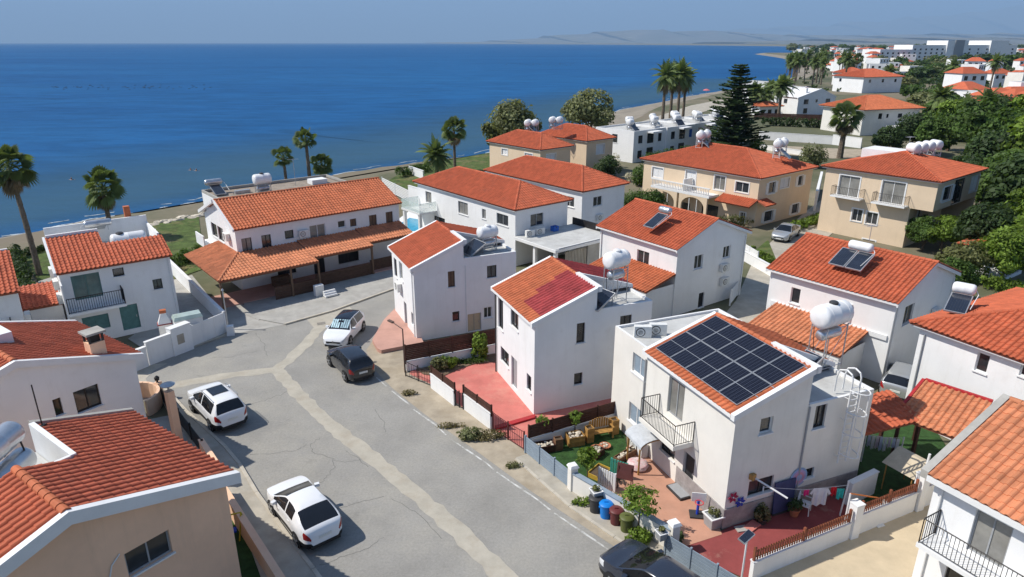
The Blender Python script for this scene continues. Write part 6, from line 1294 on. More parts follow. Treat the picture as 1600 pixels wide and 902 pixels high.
# curved pink wall at the corner
t = thing('curved_wall', 'curved pink render wall beside the white left house at the road corner', 'wall', gp(233, 640)); mb = MB(); pts = [(-.9+1.5*math.cos(a_)*1.0, 1.5*math.sin(a_)) for a_ in [rad(-30+15*k) for k in range(12)]]
for p_, q_ in zip(pts[:-1], pts[1:]): d_ = Vector((q_[0]-p_[0], q_[1]-p_[1])).normalized(); n_ = Vector((-d_.y, d_.x))*.16; mb.hexa([(p_[0], p_[1], 0), (q_[0], q_[1], 0), (q_[0]+n_.x, q_[1]+n_.y, 0), (p_[0]+n_.x, p_[1]+n_.y, 0)], [(p_[0], p_[1], .95), (q_[0], q_[1], .95), (q_[0]+n_.x, q_[1]+n_.y, .95), (p_[0]+n_.x, p_[1]+n_.y, .95)])
mb.build('wall', M_PEACH, t)
# teal house forecourt
wall_run('white forecourt wall below the teal shuttered house, left length', (200, 585), (232, 572), 1.3, .2); wall_run('white forecourt wall below the teal shuttered house, stepped length', (233, 571), (300, 545), 1.55, .2)
t, L_ = wall_run('white meter wall with grey hatch beside the forecourt gate', (270, 556), (300, 544), 1.85, .5); mb = MB(); mb.box(L_*.25, L_*.6, -.262, -.252, .7, 1.35); mb.build('hatch', M_PAVE, t)
t = thing('white_gate', 'white sheet metal gate of the teal shuttered house', 'gate', gp(303, 543), math.atan2((gp(354, 521)-gp(303, 543)).y, (gp(354, 521)-gp(303, 543)).x)); L_ = (gp(354, 521)-gp(303, 543)).length
for k in range(3): mb = MB(); mb.box(k*L_/3+.01, (k+1)*L_/3-.01, -.03, .03, .08, 1.55); mb.build('panel', M_WHITE2, t)
for x in (0, L_): mb = MB(); mb.box(x-.06, x+.06, -.06, .06, 0, 1.65); mb.build('post', M_WHITE2, t)
wall_run('long white wall between the teal shuttered house yard and the veranda', (352, 510), (262, 420), 1.1, .2); 
t = thing('stone_bollard', 'white concrete block at the kerb end by the white gate', 'bollard', gp(361, 523), .3); mb = MB(); mb.hexa([(-.25, -.25, 0), (.25, -.25, 0), (.25, .25, 0), (-.25, .25, 0)], [(-.2, -.2, .6), (.2, -.2, .6), (.2, .2, .6), (-.2, .2, .6)]); mb.build('block', M_WHITE2, t); mb = MB(); mb.box(-.22, .22, -.22, .22, .602, .66); mb.build('cap', M_WHITE2, t)
# barbecue
t = thing('barbecue', 'white and red garden barbecue with chimney behind the forecourt wall', 'barbecue', gp(246, 545)+Vector((.3, .9, 0)), .5); mb = MB(); mb.box(-.4, .4, -.3, .3, 0, 1.5); mb.build('base', M_WHITE2, t); mb = MB(); mb.hexa([(-.4, -.3, 1.502), (.4, -.3, 1.502), (.4, .3, 1.502), (-.4, .3, 1.502)], [(-.14, -.1, 2.2), (.14, -.1, 2.2), (.14, .1, 2.2), (-.14, .1, 2.2)]); mb.build('hood', M_WHITE2, t); mb = MB(); mb.box(-.2, .2, -.16, .16, 2.203, 2.4); mb.build('chimney_top', M_TILE_O, t); mb = MB(); mb.box(-.45, .45, -.35, .31, 1.44, 1.499); mb.build('shelf', M_TILE_W, t)
t = thing('cold_frame', 'pale green glazed lid shed behind the white meter wall', 'shed', gp(282, 545)+Vector((.35, .9, 0)), .6); mb = MB(); mb.box(-.85, .85, -.5, .5, 0, 1.9); mb.build('body', M_WHITE2, t); mb = MB(); mb.hexa([(-.9, -.55, 1.903), (.9, -.55, 1.903), (.9, .55, 1.903), (-.9, .55, 1.903)], [(-.8, -.4, 2.12), (.8, -.4, 2.12), (.8, .4, 2.12), (-.8, .4, 2.12)]); mb.build('lid', mat('pale_green_glazing', (.40, .48, .43), .2, .1, 2, spec=.5), t)
# carports on the right
def carport(label, corners, z_hi, z_lo, m, posts=True, edge=None, tw=.3):
    """corners: survey points of eave left, eave right (low), and the depth by the third point (high side)"""
    A, B, C = gp(*corners[0], z_lo), gp(*corners[1], z_lo), gp(*corners[2], z_hi); u = (B-A).normalized(); rot = math.degrees(math.atan2(u.y, u.x))
    h = House(label, (A.x, A.y), rot, 'carport', 'carport'); Lw = (B-A).length; d = Vector((C.x-A.x, C.y-A.y)); dep = abs(-u.y*d.x+u.x*d.y); 
    h.slope((0, 0, z_lo), (Lw, 0, z_lo), (0, dep, z_hi), m=m, nobj=290, tw=tw)
    for x in (.15, Lw-.15):
        for y, z in ((.15, z_lo), (dep-.15, z_hi)): h.boxpart('post', x-.07, x+.07, y-.07, y+.07, 0, z-.17, M_WOODD)
    for y, z in ((.15, z_lo), (dep-.15, z_hi)): h.boxpart('beam', 0, Lw, y-.05, y+.05, z-.19+.02, z-.16+.02, M_WOODD)
    if edge: h.beam('edge_trim', (0, dep+.06, z_hi+.1), (Lw, dep+.06, z_hi+.1), .16, .14, edge); h.beam('edge_trim', (-.06, 0, z_lo+.09), (-.06, dep, z_hi+.09), .14, .14, edge)
    return h
carport('open carport with dull red tiles beside the caged ladder', ((1345, 680), (1447, 655), (1352, 618)), 3.0, 2.55, M_TILE)
carport('carport with pale orange tiles and bright red edging', ((1400, 650), (1508, 690), (1455, 598)), 3.3, 2.5, M_TILE_L, edge=mat('bright_red_paint', (.42, .03, .035), .6, .1, 3))
# right yard things
t = thing('gazebo_tent', 'small beige cloth tent on the turf by the picket fence', 'tent', gp(1414, 768), S.r+.1); mb = MB(); 
for x in (-.8, .8):
    for y in (-.6, .6): mb.tube((x, y, 0), (x, y, 1.4), .03, n=6)
mb.build('poles', M_WOODY, t); mb = MB(); mb.hexa([(-.95, -.75, 1.40), (.95, -.75, 1.40), (.95, .75, 1.40), (-.95, .75, 1.40)], [(-.1, -.7, 1.95), (.1, -.7, 1.95), (.1, .7, 1.95), (-.1, .7, 1.95)]); mb.build('canopy', mat('beige_canvas', (.52, .44, .32), .9, .1, 3), t); mb = MB(); mb.box(-.78, .78, -.57, -.55, .1, .9); mb.build('green_panel', mat('green_cloth', (.04, .22, .10), .8, .1, 3), t)
def garment(t, x, w, h, z, m, y=0, sleeve=False):
    mb = MB(); n_ = 6
    for k in range(n_):
        a, b = x-w/2+w*k/n_, x-w/2+w*(k+1)/n_; o1, o2 = .04*math.sin(k*2.1), .04*math.sin((k+1)*2.1); mb.poly([(a, y+o1*1.5, z-h-.03*math.sin(k)), (b, y+o2*1.5, z-h-.03*math.sin(k+1)), (b, y, z), (a, y, z)])
    if sleeve:
        for s in (-1, 1): mb.poly([(x+s*w/2, y, z), (x+s*(w/2+.16), y, z-.28), (x+s*(w/2+.05), y, z-.33), (x+s*w/2, y, z-.2)])
    mb.build('garment', m, t)
A, B = gp(1190, 806), gp(1312, 806); t = thing('clothes_line', 'clothes line with pink, white, red and turquoise clothes beside the wall', 'clothes line', A, math.atan2((B-A).y, (B-A).x)); L_ = (B-A).length
mb = MB(); mb.tube((L_, 0, 0), (L_+.1, 0, 1.75), .035, n=7); mb.tube((-.1, 0, 0), (-.1, 0, 1.5), .03, n=7); mb.build('pole', M_WHITE2, t); mb = MB(); mb.path([(-.1, 0, 1.45), (L_*.5, 0, 1.32), (L_+.08, 0, 1.55)], .008, 4); mb.build('rope', M_WHITE2, t)
garment(t, L_*.52, .22, .3, 1.33, mat('hot_pink_cloth', (.75, .04, .22), .8, .1, 6)); garment(t, L_*.70, .6, .85, 1.40, mat('white_cloth', (.72, .72, .72), .85, .06, 6), sleeve=True); garment(t, L_*.86, .24, .42, 1.46, mat('red_cloth', (.62, .02, .03), .8, .1, 6)); garment(t, L_*.95, .3, .5, 1.38, mat('turquoise_cloth', (.05, .50, .45), .8, .1, 6))
A, B = gp(1345, 722), gp(1402, 730); t = thing('clothes_line', 'line of pale washing hanging in the shade under the carport', 'clothes line', A, math.atan2((B-A).y, (B-A).x)); L_ = (B-A).length
mb = MB(); mb.path([(0, 0, 1.6), (L_/2, 0, 1.5), (L_, 0, 1.6)], .008, 4); mb.build('rope', M_WHITE2, t)
for x in (0, L_): mb = MB(); mb.tube((x, 0, 0), (x, 0, 1.65), .03, n=6); mb.build('pole', M_STEELW, t)
R = random.Random(3)
for k in range(8): garment(t, L_*(.1+.11*k), L_*.09, R.uniform(.5, .9), 1.52, mat('pale_cloth_%d' % (k % 3), ((.55, .60, .72), (.70, .70, .72), (.62, .55, .60))[k % 3], .85, .08, 6))
for (x, y), lb in (((1303, 838), 'left'), ((1362, 818), 'right')): pass
A, B = gp(1316, 835), gp(1372, 820); t = thing('swing_frame', 'thin white washing frame with orange bar by the white pier', 'frame', A, math.atan2((B-A).y, (B-A).x)); L_ = (B-A).length
for x in (0, L_): mb = MB(); mb.tube((x, 0, 0), (x, 0, 2.0 if x == 0 else 1.3), .035, n=7); mb.box(x-.18, x+.18, -.18, .18, 0, .06); mb.build('post', M_WHITE2, t)
mb = MB(); mb.tube((0, 0, 2.0), (L_, 0, 1.3), .03, n=6); mb.build('bar', mat('orange_paint', (.55, .17, .04), .6, .1, 4), t)
t = thing('solar_lamp_post', 'white post with tilted solar lamp at the corner of the dark red yard', 'lamp', gp(1158, 908), .4); mb = MB(); mb.tube((0, 0, 0), (0, 0, 2.0), .035, n=8); mb.build('pole', M_STEELW, t); mb = MB(); mb.obox((-.05, 0, 2.05), (.75, .3, .05), .35, rad(14)); mb.build('solar_head', M_STEEL, t); mb = MB(); mb.obox((-.05, 0, 2.082), (.69, .25, .008), .35, rad(14)); mb.build('cells', M_PANEL, t)
t = thing('wall_bracket_lamp', 'white bracket arm with lamp on the shaded wall of the cream house', 'lamp', S.W(1.2, 0, 2.0), S.r); mb = MB(); mb.tube((0, 0, .25), (.75, -1.3, -.15), .04, n=7); mb.build('arm', M_STEELW, t); mb = MB(); mb.obox((-.02, -.08, .28), (.22, .2, .25), .3); mb.build('lamp_head', M_WOODY, t)
# painted flowers and boards on the shaded wall: flat painted metal ornaments
def flower(label, x, z, r, m, n=6):
    t = thing('wall_flower', label, 'wall ornament', S.W(x, 0, z), S.r); 
    for k in range(n): a = 6.28*k/n; mb = MB(); c_ = Vector((math.cos(a), 0, math.sin(a))); s_ = Vector((-c_.z, 0, c_.x)); mb.hexa([c_*.1*r+Vector((0, -.06, 0)), c_*.6*r+s_*.27*r+Vector((0, -.06, 0)), c_*r+Vector((0, -.06, 0)), c_*.6*r-s_*.27*r+Vector((0, -.06, 0))], [c_*.1*r+Vector((0, -.08, 0)), c_*.6*r+s_*.27*r+Vector((0, -.08, 0)), c_*r+Vector((0, -.08, 0)), c_*.6*r-s_*.27*r+Vector((0, -.08, 0))]); mb.build('petal', m, t)
    mb = MB(); mb.lathe([(.14*r, 0), (.12*r, .03)], (0, -.07, 0), 12, RX(rad(90))); mb.build('centre', M_WHITE2, t)
a = S.onwall((0, 0), (7, 0), 1144, 776); flower('crimson six petal flower on the shaded wall of the cream house', a[0], a[1], .27, mat('crimson_paint', (.36, .02, .07), .6, .08, 5)); a = S.onwall((0, 0), (7, 0), 1155, 783); flower('blue six petal flower on the shaded wall of the cream house', a[0], a[1], .27, mat('royal_blue_paint', (.02, .05, .36), .6, .08, 5))
a = S.onwall((0, 0), (7, 0), 1205, 782); b = S.onwall((0, 0), (7, 0), 1241, 748)
t = thing('chalk_board', 'dark blue board leaning on the shaded wall of the cream house', 'board', S.W((a[0]+b[0])/2, -.12, 0), S.r); w_ = (b[0]-a[0])/2; mb = MB(); mb.obox((0, 0, .85), (2*w_, .05, 1.5), 0, rad(-3)); mb.build('panel', mat('navy_board', (.055, .065, .15), .6, .12, 3), t); mb = MB(); mb.box(-w_, w_, -.1, .02, .0, .1); mb.build('foot', M_DKGREY, t)
a = S.onwall((0, 0), (7, 0), 1247, 745); t = thing('rainbow_disc', 'pink and blue painted half disc on the wall behind the board', 'wall ornament', S.W(a[0], -.02, a[1]), S.r)
for k, (r_, c_) in enumerate(((.46, (.30, .42, .62)), (.36, (.50, .35, .55)), (.26, (.62, .30, .38)), (.15, (.35, .40, .60)))): mb = MB(); mb.lathe([(r_, 0), (r_, .012)], (0, -.01-.014*k, 0), 24, RX(rad(90))); mb.build('ring', mat('pastel_%d' % k, c_, .7, .08, 4), t)
def plastic_chair(label, loc, rz):
    t = thing('plastic_chair', label, 'chair', loc, rz); mb = MB(); mb.box(-.25, .25, -.25, .25, .42, .46); mb.build('seat', M_WHITE2, t); mb = MB()
    for k in range(7): a_ = rad(20+140*k/6); mb.tube((.27*math.cos(a_), .25, .62+.25*math.sin(a_)*1.2), (.2*math.cos(a_), .24, .46), .018, n=5)
    mb.path([(.27*math.cos(rad(a_)), .25, .62+.3*math.sin(rad(a_))) for a_ in range(0, 181, 20)], .025, 6); mb.build('backrest', M_WHITE2, t)
    for x in (-.22, .22):
        for y in (-.22, .22): mb = MB(); mb.tube((x*1.1, y*1.1, 0), (x, y, .42), .022, n=6); mb.build('leg', M_WHITE2, t)
        mb = MB(); mb.path([(x*1.15, -.22, .42), (x*1.2, -.22, .64), (x*1.2, .22, .66)], .02, 6); mb.build('armrest', M_WHITE2, t)
plastic_chair('white plastic armchair in the shade by the clothes line', gp(1255, 800), S.r+.6)
def pot_plant(label, loc, r, h, m, lm, seed, lr=.3, name='potted_plant', n=260):
    t = thing(name, label, 'potted plant', loc, seed); mb = MB(); mb.lathe([(r*.7, 0), (r, h), (r*1.08, h), (r*1.08, h+.03), (r*.9, h+.03), (r*.88, h-.02)], (0, 0, 0), 16); mb.build('pot', m, t, True); obj('leaves', leaf_mesh('leaves', lm, [(0, 0, h+lr*.6, lr, lr, lr*.8)], n, .07, seed), t)
pot_plant('terracotta pot with dark shrub beside the white armchair', gp(1240, 806), .22, .35, M_PLANT_POT, L_DARK, 81, .38); pot_plant('small dark pot with dry plant by the stone plinth', gp(1190, 818), .2, .25, M_DKGREY, L_DRY, 82, .35); 
t = thing('rag_heap', 'red and grey mat lying in front of the stone plinth', 'mat', gp(1175, 824), .5); mb = MB(); mb.obox((0, 0, .06), (.7, .4, .06), .2); mb.build('red_mat', M_RED, t); mb = MB(); mb.obox((-.5, .1, .05), (.5, .35, .05), -.3); mb.build('grey_mat', M_CONC, t)
# terracotta yard and turf garden things
def bin_(label, xy, m, lm, h=.62, r=.27):
    t = thing('rubbish_bin', label, 'bin', gp(*xy, .045)+Vector((0, 0, 0))); mb = MB(); mb.lathe([(r*.82, 0), (r*.98, h*.9), (r*1.02, h)], (0, 0, 0), 20); mb.build('body', m, t, True); mb = MB(); mb.lathe([(r*1.1, h+.002), (r*1.12, h+.04), (r*.9, h+.09), (r*.3, h+.11)], (0, 0, 0), 20); lo_ = mb.build('lid', lm, t, True); mb = MB(); mb.box(-.08, .08, -.02, .02, h+.11, h+.15); mb.build('handle', lm, lo_)
    for s in (-1, 1): mb = MB(); mb.box(s*r*1.0-.03, s*r*1.0+.03, -.06, .06, h*.75, h*.82); mb.build('handle', m, t)
bin_('black bin with orange bag rim, leftmost of the four bins', (930, 798), M_DKGREY, M_DKGREY, .66, .28); bin_('bright blue bin in the row by the cream wall', (946, 807), mat('bright_blue_plastic', (.01, .20, .62), .45, .06, 5), mat('bright_blue_plastic', (.01, .20, .62), .45, .06, 5)); bin_('maroon bin in the row by the cream wall', (962, 817), mat('maroon_plastic', (.13, .03, .03), .5, .06, 5), mat('maroon_plastic', (.13, .03, .03), .5, .06, 5)); bin_('olive green bin, rightmost of the four bins', (978, 828), mat('olive_plastic', (.10, .115, .03), .5, .06, 5), mat('olive_plastic', (.10, .115, .03), .5, .06, 5))
def planter(label, xy, w, d, h, m, rz, stones=True, seed=1):
    t = thing('planter_box', label, 'planter', gp(*xy), rz); n_ = max(2, int(h/.13))
    for k in range(n_):
        z0, z1 = h*k/n_+.003, h*(k+1)/n_-.003
        for a_ in ((-w/2, w/2, -d/2, -d/2+.03), (-w/2, w/2, d/2-.03, d/2), (-w/2, -w/2+.03, -d/2+.032, d/2-.032), (w/2-.03, w/2, -d/2+.032, d/2-.032)): mb = MB(); mb.box(*a_, z0, z1); mb.build('board', m, t)
    mb = MB(); mb.box(-w/2+.035, w/2-.035, -d/2+.035, d/2-.035, .02, h-.08); mb.build('soil', mat('soil', (.10, .07, .045), .95, .2, 5), t)
    if stones:
        R = random.Random(seed); s_ = MB(); s_.lathe([(.0, -.04), (.05, -.025), (.06, 0), (.045, .03), (0, .045)], (0, 0, 0), 7); sm = s_.mesh('stone', M_STONE, False)
        for k in range(22): o_ = obj('stone', sm, t, loc=(R.uniform(-w/2+.1, w/2-.1), R.uniform(-d/2+.1, d/2-.1), h-.06+R.uniform(0, .05)), rz=R.random()*6); q_ = R.uniform(.7, 1.5); o_.scale = (q_*1.3, q_, q_*.8)
planter('long low wooden planter with white stones at the slat fence', (848, 705), 1.15, .55, .42, M_WOODD, S.r-.1, True, 1); planter('square honey wood planter with white stones by the dark fence', (898, 693), .85, .65, .55, M_WOODY, S.r-.1, True, 2); planter('tall narrow wooden planter between the two stone planters', (872, 702), .4, .35, .65, M_WOOD, S.r-.1, False); planter('triangular looking dark planter heaped with stones on the turf', (931, 712), .75, .55, .35, M_WOODD, S.r+.5, True, 3); planter('tall honey wood planter left of the garden bench', (920, 690), .38, .38, .85, M_WOODY, S.r, False); planter('tall honey wood planter right of the garden bench', (959, 677), .38, .38, .85, M_WOODY, S.r, False); planter('long wooden planter with pebbles beside the bean bag', (978, 716), 1.5, .35, .35, M_WOOD, S.r+.35, True, 4); planter('yellow wooden sand box near the feathery young tree', (936, 742), 1.0, .7, .25, mat('yellow_wood', (.52, .33, .05), .7, .1, 4), S.r+.5, False)
t = thing('garden_bench', 'honey wood garden bench with arched back by the dark fence', 'bench', gp(939, 684), S.r-.1)
for k in range(4): mb = MB(); mb.box(-.6, .6, -.25+k*.12, -.15+k*.12, .40, .44); mb.build('seat_slat', M_WOODY, t)
for k in range(9): x = -.52+k*.13; mb = MB(); mb.box(x-.045, x+.045, .24, .27, .5, .88+.18*(1-(x/.55)**2)); mb.build('back_slat', M_WOODY, t)
for x in (-.56, .56):
    for y in (-.2, .22): mb = MB(); mb.box(x-.04, x+.04, y-.04, y+.04, 0, .62 if y < 0 else .85); mb.build('leg', M_WOODY, t)
    mb = MB(); mb.box(x-.05, x+.05, -.27, .23, .622, .66); mb.build('armrest', M_WOODY, t)
for (x, y), lb in (((932, 704), 'left'), ((945, 700), 'right')):
    t = thing('stone_bowl', '%s round bowl of white stones on the turf' % lb, 'bowl', gp(x, y)); mb = MB(); mb.lathe([(.2, 0), (.3, .14), (.3, .17), (.26, .15)], (0, 0, 0), 18); mb.build('bowl', M_PLANT_POT, t, True); R = random.Random(x); s_ = MB(); s_.lathe([(.0, -.04), (.05, -.025), (.06, 0), (.045, .03), (0, .045)], (0, 0, 0), 7); sm = s_.mesh('stone', M_STONE)
    for k in range(9): obj('stone', sm, t, loc=(.17*math.cos(k*.9)*R.random()*1.2, .17*math.sin(k*.9), .17))
t = thing('arched_pergola', 'small arched pergola with grey curved roof over the bean bag', 'pergola', gp(1010, 728), S.r-.05); M_CURV = mat('grey_roof_felt', (.47, .49, .51), .6, .1, 4)
for x in (-.75, .75):
    for y in (-.55, .55): mb = MB(); mb.tube((x, y, 0), (x, y, 1.55), .045, n=8); mb.build('post', M_WOODY, t)
mb = MB(); arc = [(.85*math.cos(rad(a_)), 1.5+.38*math.sin(rad(a_))) for a_ in range(0, 181, 15)]
for (x0, z0), (x1, z1) in zip(arc[:-1], arc[1:]): mb.hexa([(x0, -.75, z0), (x0, .75, z0), (x1, .75, z1), (x1, -.75, z1)], [(x0, -.75, z0+.03), (x0, .75, z0+.03), (x1, .75, z1+.03), (x1, -.75, z1+.03)])
mb.build('curved_roof', M_CURV, t); mb = MB()
for y in (-.72, .72): mb.path([(x*.97, y, z-.04) for x, z in arc], .035, 6)
mb.build('arch_rib', M_WOODY, t)
t = thing('bean_bag', 'pink and white round bean bag under the arched pergola', 'bean bag', gp(996, 731)); mb = MB(); R = random.Random(2); pr = [(.1, .0), (.42, .03), (.52, .16), (.46, .30), (.28, .38), (.05, .36)]; mb.lathe(pr, (0, 0, 0), 20); mb.v = [(x+R.uniform(-.02, .02), y+R.uniform(-.02, .02), z+(R.uniform(-.015, .015) if z > .02 else 0)) for x, y, z in mb.v]; mb.build('cushion', mat('pink_white_cloth', (.62, .50, .49), .9, .15, 6, .3, 20, stain=((.60, .33, .34), 5, .5, .6)), t, True); mb = MB(); mb.lathe([(.06, .37), (.05, .395)], (0, 0, 0), 10); mb.build('button', M_PINKP, t)
def pallet(label, xy, w, h, m, rz, n=7, tilt=0):
    t = thing('slatted_panel', label, 'panel', gp(*xy), rz)
    for k in range(n): x = -w/2+w*(k+.5)/n; mb = MB(); mb.box(x-w/n*.36, x+w/n*.36, -.015, .015, .05, h); mb.build('slat', m, t)
    for z in (.15, h-.15): mb = MB(); mb.box(-w/2, w/2, .016, .05, z-.04, z+.04); mb.build('rail', m, t)
    for x in (-w/2, w/2): mb = MB(); mb.box(x-.03, x+.03, -.02, .06, 0, h); mb.build('post', m, t)
pallet('white slatted panel standing in the terracotta yard', (947, 766), .85, 1.05, M_WHITE2, S.r-rad(62), 7); pallet('teal slatted little gate beside the white panel', (966, 746), .8, .9, mat('teal_paint', (.06, .32, .24), .6, .1, 4), S.r-rad(55), 6)
t = thing('play_easel', 'brown board easel casting a dark shadow in the yard', 'easel', gp(975, 765), S.r-rad(45)); mb = MB(); mb.obox((0, 0, .95), (.75, .05, .75), 0, rad(-8)); mb.build('board', mat('maroon_board', (.14, .05, .045), .7, .1, 4), t)
for x in (-.3, .3): mb = MB(); mb.tube((x, -.05, 0), (x, 0, 1.2), .025, n=6); mb.tube((x, .45, 0), (x, .03, 1.2), .025, n=6); mb.build('leg', M_WOODD, t)
t = thing('toy_hoop', 'toy basketball hoop with white board, red rim and blue post', 'toy', gp(1089, 806), S.r-rad(30)); mb = MB(); mb.box(-.32, .32, -.26, .26, 0, .1); mb.build('base', M_DKGREY, t); mb = MB(); mb.tube((0, 0, .1), (0, 0, .75), .06, n=10); mb.build('post', mat('blue_toy_plastic', (.02, .06, .48), .4, .05, 4), t); mb = MB(); mb.box(-.3, .3, -.0, .03, .72, 1.15); mb.build('backboard', M_WHITE2, t); mb = MB(); mb.path([(.17*math.cos(k*.524), -.2+.17*math.sin(k*.524), .82) for k in range(13)], .02, 6); mb.build('rim', mat('red_toy_plastic', (.60, .03, .05), .4, .05, 4), t)
def grey_planter(label, xy, s, seed, z=0):
    t = thing('grey_planter', label, 'planter', gp(*xy, z), S.r); mb = MB(); mb.hexa([(-.24*s, -.24*s, 0), (.24*s, -.24*s, 0), (.24*s, .24*s, 0), (-.24*s, .24*s, 0)], [(-.3*s, -.3*s, .55*s), (.3*s, -.3*s, .55*s), (.3*s, .3*s, .55*s), (-.3*s, .3*s, .55*s)]); mb.build('tub', M_GREYFR, t); mb = MB()
    for a_ in ((-.34, .34, -.34, -.28), (-.34, .34, .28, .34), (-.34, -.28, -.28, .28), (.28, .34, -.28, .28)): mb.box(*[q*s for q in a_], .552*s, .6*s)
    mb.build('rim', M_WHITE2, t); obj('plant', leaf_mesh('plant', L_OLIVE, [(0, 0, .72*s, .22*s, .22*s, .22*s)], 160, .06, seed), t)
grey_planter('grey square planter at the corner of the terracotta yard', (1113, 822), 1.0, 91); grey_planter('grey planter on the cream wall beside the white panel', (931, 778), .7, 92, .6); grey_planter('small grey planter on the cream wall near the right pier', (1033, 842), .6, 93, .8)
t = thing('door_step', 'dark grey door step at the cream house entrance', 'step', gp(1062, 770), S.r); mb = MB(); mb.box(-.35, .35, -.55, .55, 0, .13); mb.build('tread', M_DKGREY, t); mb = MB(); mb.box(-.3, .3, -.5, .5, .132, .15); mb.build('mat', M_GREYFR, t)
# toys on the lower left turf
t = thing('toy_swing', 'yellow and blue toy swing on the turf beside the peach house', 'toy', gp(378, 838), .4); mb = MB(); M_YT = mat('yellow_toy_plastic', (.55, .42, .02), .45, .06, 4)
for x in (-.8, .1): mb.tube((x-.2, -.3, 0), (x, 0, 1.15), .03, n=6); mb.tube((x+.2, .4, 0), (x, 0, 1.15), .03, n=6)
mb.tube((-.8, 0, 1.15), (.1, 0, 1.15), .03, n=6); mb.build('frame', M_YT, t); mb = MB(); mb.box(-.5, -.15, -.15, .15, .35, .42); mb.build('seat', mat('blue_toy_plastic', (.02, .06, .48), .4, .05, 4), t)
# street lamp
t = thing('street_lamp', 'brown street lamp with single arm at the corner of dark slat fence', 'street lamp', gp(633, 582), rad(120)); mb = MB(); M_LP = mat('rusty_brown_lamp_paint', (.14, .09, .07), .6, .15, 4); mb.tube((0, 0, 0), (0, 0, 2.9), .055, .04, 8); mb.build('pole', M_LP, t); mb = MB(); mb.tube((0, 0, 2.88), (.95, .25, 3.02), .03, n=7); mb.build('arm', M_LP, t); mb = MB(); mb.obox((1.15, .3, 3.03), (.5, .17, .09), .25); mb.build('lantern', M_LP, t)
t = thing('gate_lamp', 'small black lantern on the wall end by the white suv', 'lamp', gp(251, 622, 0), 0); mb = MB(); mb.box(-.16, .16, -.16, .16, 0, 1.0); mb.build('pier', M_PEACH, t); mb = MB(); mb.lathe([(.05, 1.0), (.05, 1.1), (.12, 1.14), (.14, 1.3), (.05, 1.4)], (0, 0, 0), 10); mb.build('lantern', M_IRON, t)
t = thing('street_lamp', 'grey pole at the veranda corner by the white gate', 'pole', gp(357, 515), 0); mb = MB(); mb.tube((0, 0, 0), (0, 0, 2.9), .05, .04, 8); mb.build('pole', M_STEEL, t); mb = MB(); mb.lathe([(.08, 2.9), (.1, 2.95), (.04, 3.05)], (0, 0, 0), 10); mb.build('cap', M_STEEL, t)
for k, (x, y, lb) in enumerate(((499, 462, 'white cabinet on the pavement in front of the veranda boards'),)): t = thing('meter_box', lb, 'cabinet', gp(x, y), LG.r); mb = MB(); mb.box(-.35, .35, -.2, .2, 0, .9); mb.build('casing', M_WHITE2, t); mb = MB(); mb.box(-.3, .3, -.212, -.202, .1, .8); mb.build('door', M_ACW, t)
t = thing('white_steps', 'white stone steps on the pavement at the veranda', 'steps', gp(517, 464), LG.r); 
for k in range(3): mb = MB(); mb.box(-.5, .5, -.2+k*.18, .3, k*.14+.09, k*.14+.225); mb.build('step', M_WHITE2, t)
wall_run('white wall with slats beside the lane behind the middle house', (1158, 405), (1205, 432), .9, .18); fence('white slat fence on the lane wall left of the hedge', (1157, 402), (1182, 418), .95, 1.5, 5, M_WHITE2, 2, gap=.25); fence('white slat gate at the lane behind the middle house', (1140, 478), (1152, 462), .1, 1.3, 6, M_WHITE2, 1, 'slat_gate', 'gate', .3)
fence('white slat fence by the pool behind the long house', (598, 296), (640, 318), .2, 1.7, 7, M_WHITE2, 2, gap=.35); wall_run('white garden wall beyond the pool', (640, 320), (658, 326), 2.4, .2); wall_run('low white wall at the beach lawn', (640, 272), (662, 280), 1.2, .2); wall_run('tall white wall between the two yellow houses', (1272, 330), (1280, 296), 2.4, .25)
wall_run('white boundary wall below the dark hedge up the coast', (1185, 218), (1300, 226), 1.6, .25, name='boundary_wall'); wall_run('white boundary wall in front of the long hipped house', (1300, 226), (1345, 232), 1.9, .25, name='boundary_wall'); wall_run('low white wall behind the pine along the pale track', (1180, 232), (1260, 244), .8, .25, name='boundary_wall')
sheet('dirt_track', [(1180, 226), (1300, 232), (1420, 236), (1420, 246), (1300, 248), (1180, 238)], .01, M_SANDP); sheet('pale_track', [(1500, 118), (1530, 118), (1600, 200), (1600, 240), (1570, 215), (1510, 140)], .01, M_PAVE); sheet('ploughed_field', [(1500, 110), (1610, 104), (1640, 130), (1530, 132)], .008, mat('brown_field', (.20, .145, .09), .95, .2, .05)); sheet('promenade', [(985, 196), (1080, 165), (1180, 146), (1238, 136), (1245, 141), (1190, 155), (1100, 175), (1000, 210)], .05, M_PAVE)
# rocks along the lawn edge by the beach
R = random.Random(6); rk = MB(); rk.lathe([(0, -.3), (.5, -.2), (.62, .05), (.4, .32), (0, .4)], (0, 0, 0), 8); rk.v = [(x+R.uniform(-.1, .1), y+R.uniform(-.1, .1), z+R.uniform(-.06, .06)) for x, y, z in rk.v]; RKM = rk.mesh('rock', M_STONE)
for i in range(14): o_ = obj('rock', RKM, None, loc=gp(238+i*6, 352-i*1.3+R.uniform(-2, 2)), rz=R.random()*6); o_.scale = (R.uniform(.6, 1.3), R.uniform(.5, .9), R.uniform(.4, .7)); tag(o_, 'pale boulder in the row between the lawn and the beach', 'rock', 'boulders along the lawn')
t = thing('beach_umbrella', 'small pink sunshade on the beach beyond the flat roofed row', 'umbrella', gp(1103, 149, -1.0)); mb = MB(); mb.tube((0, 0, 0), (0, 0, 2.4), .04, n=6); mb.build('pole', M_STEELW, t); mb = MB(); mb.lathe([(1.5, 1.9), (.8, 2.3), (.05, 2.5)], (0, 0, 0), 10); mb.build('canopy', mat('pink_canvas', (.60, .16, .16), .8, .1, 3), t)
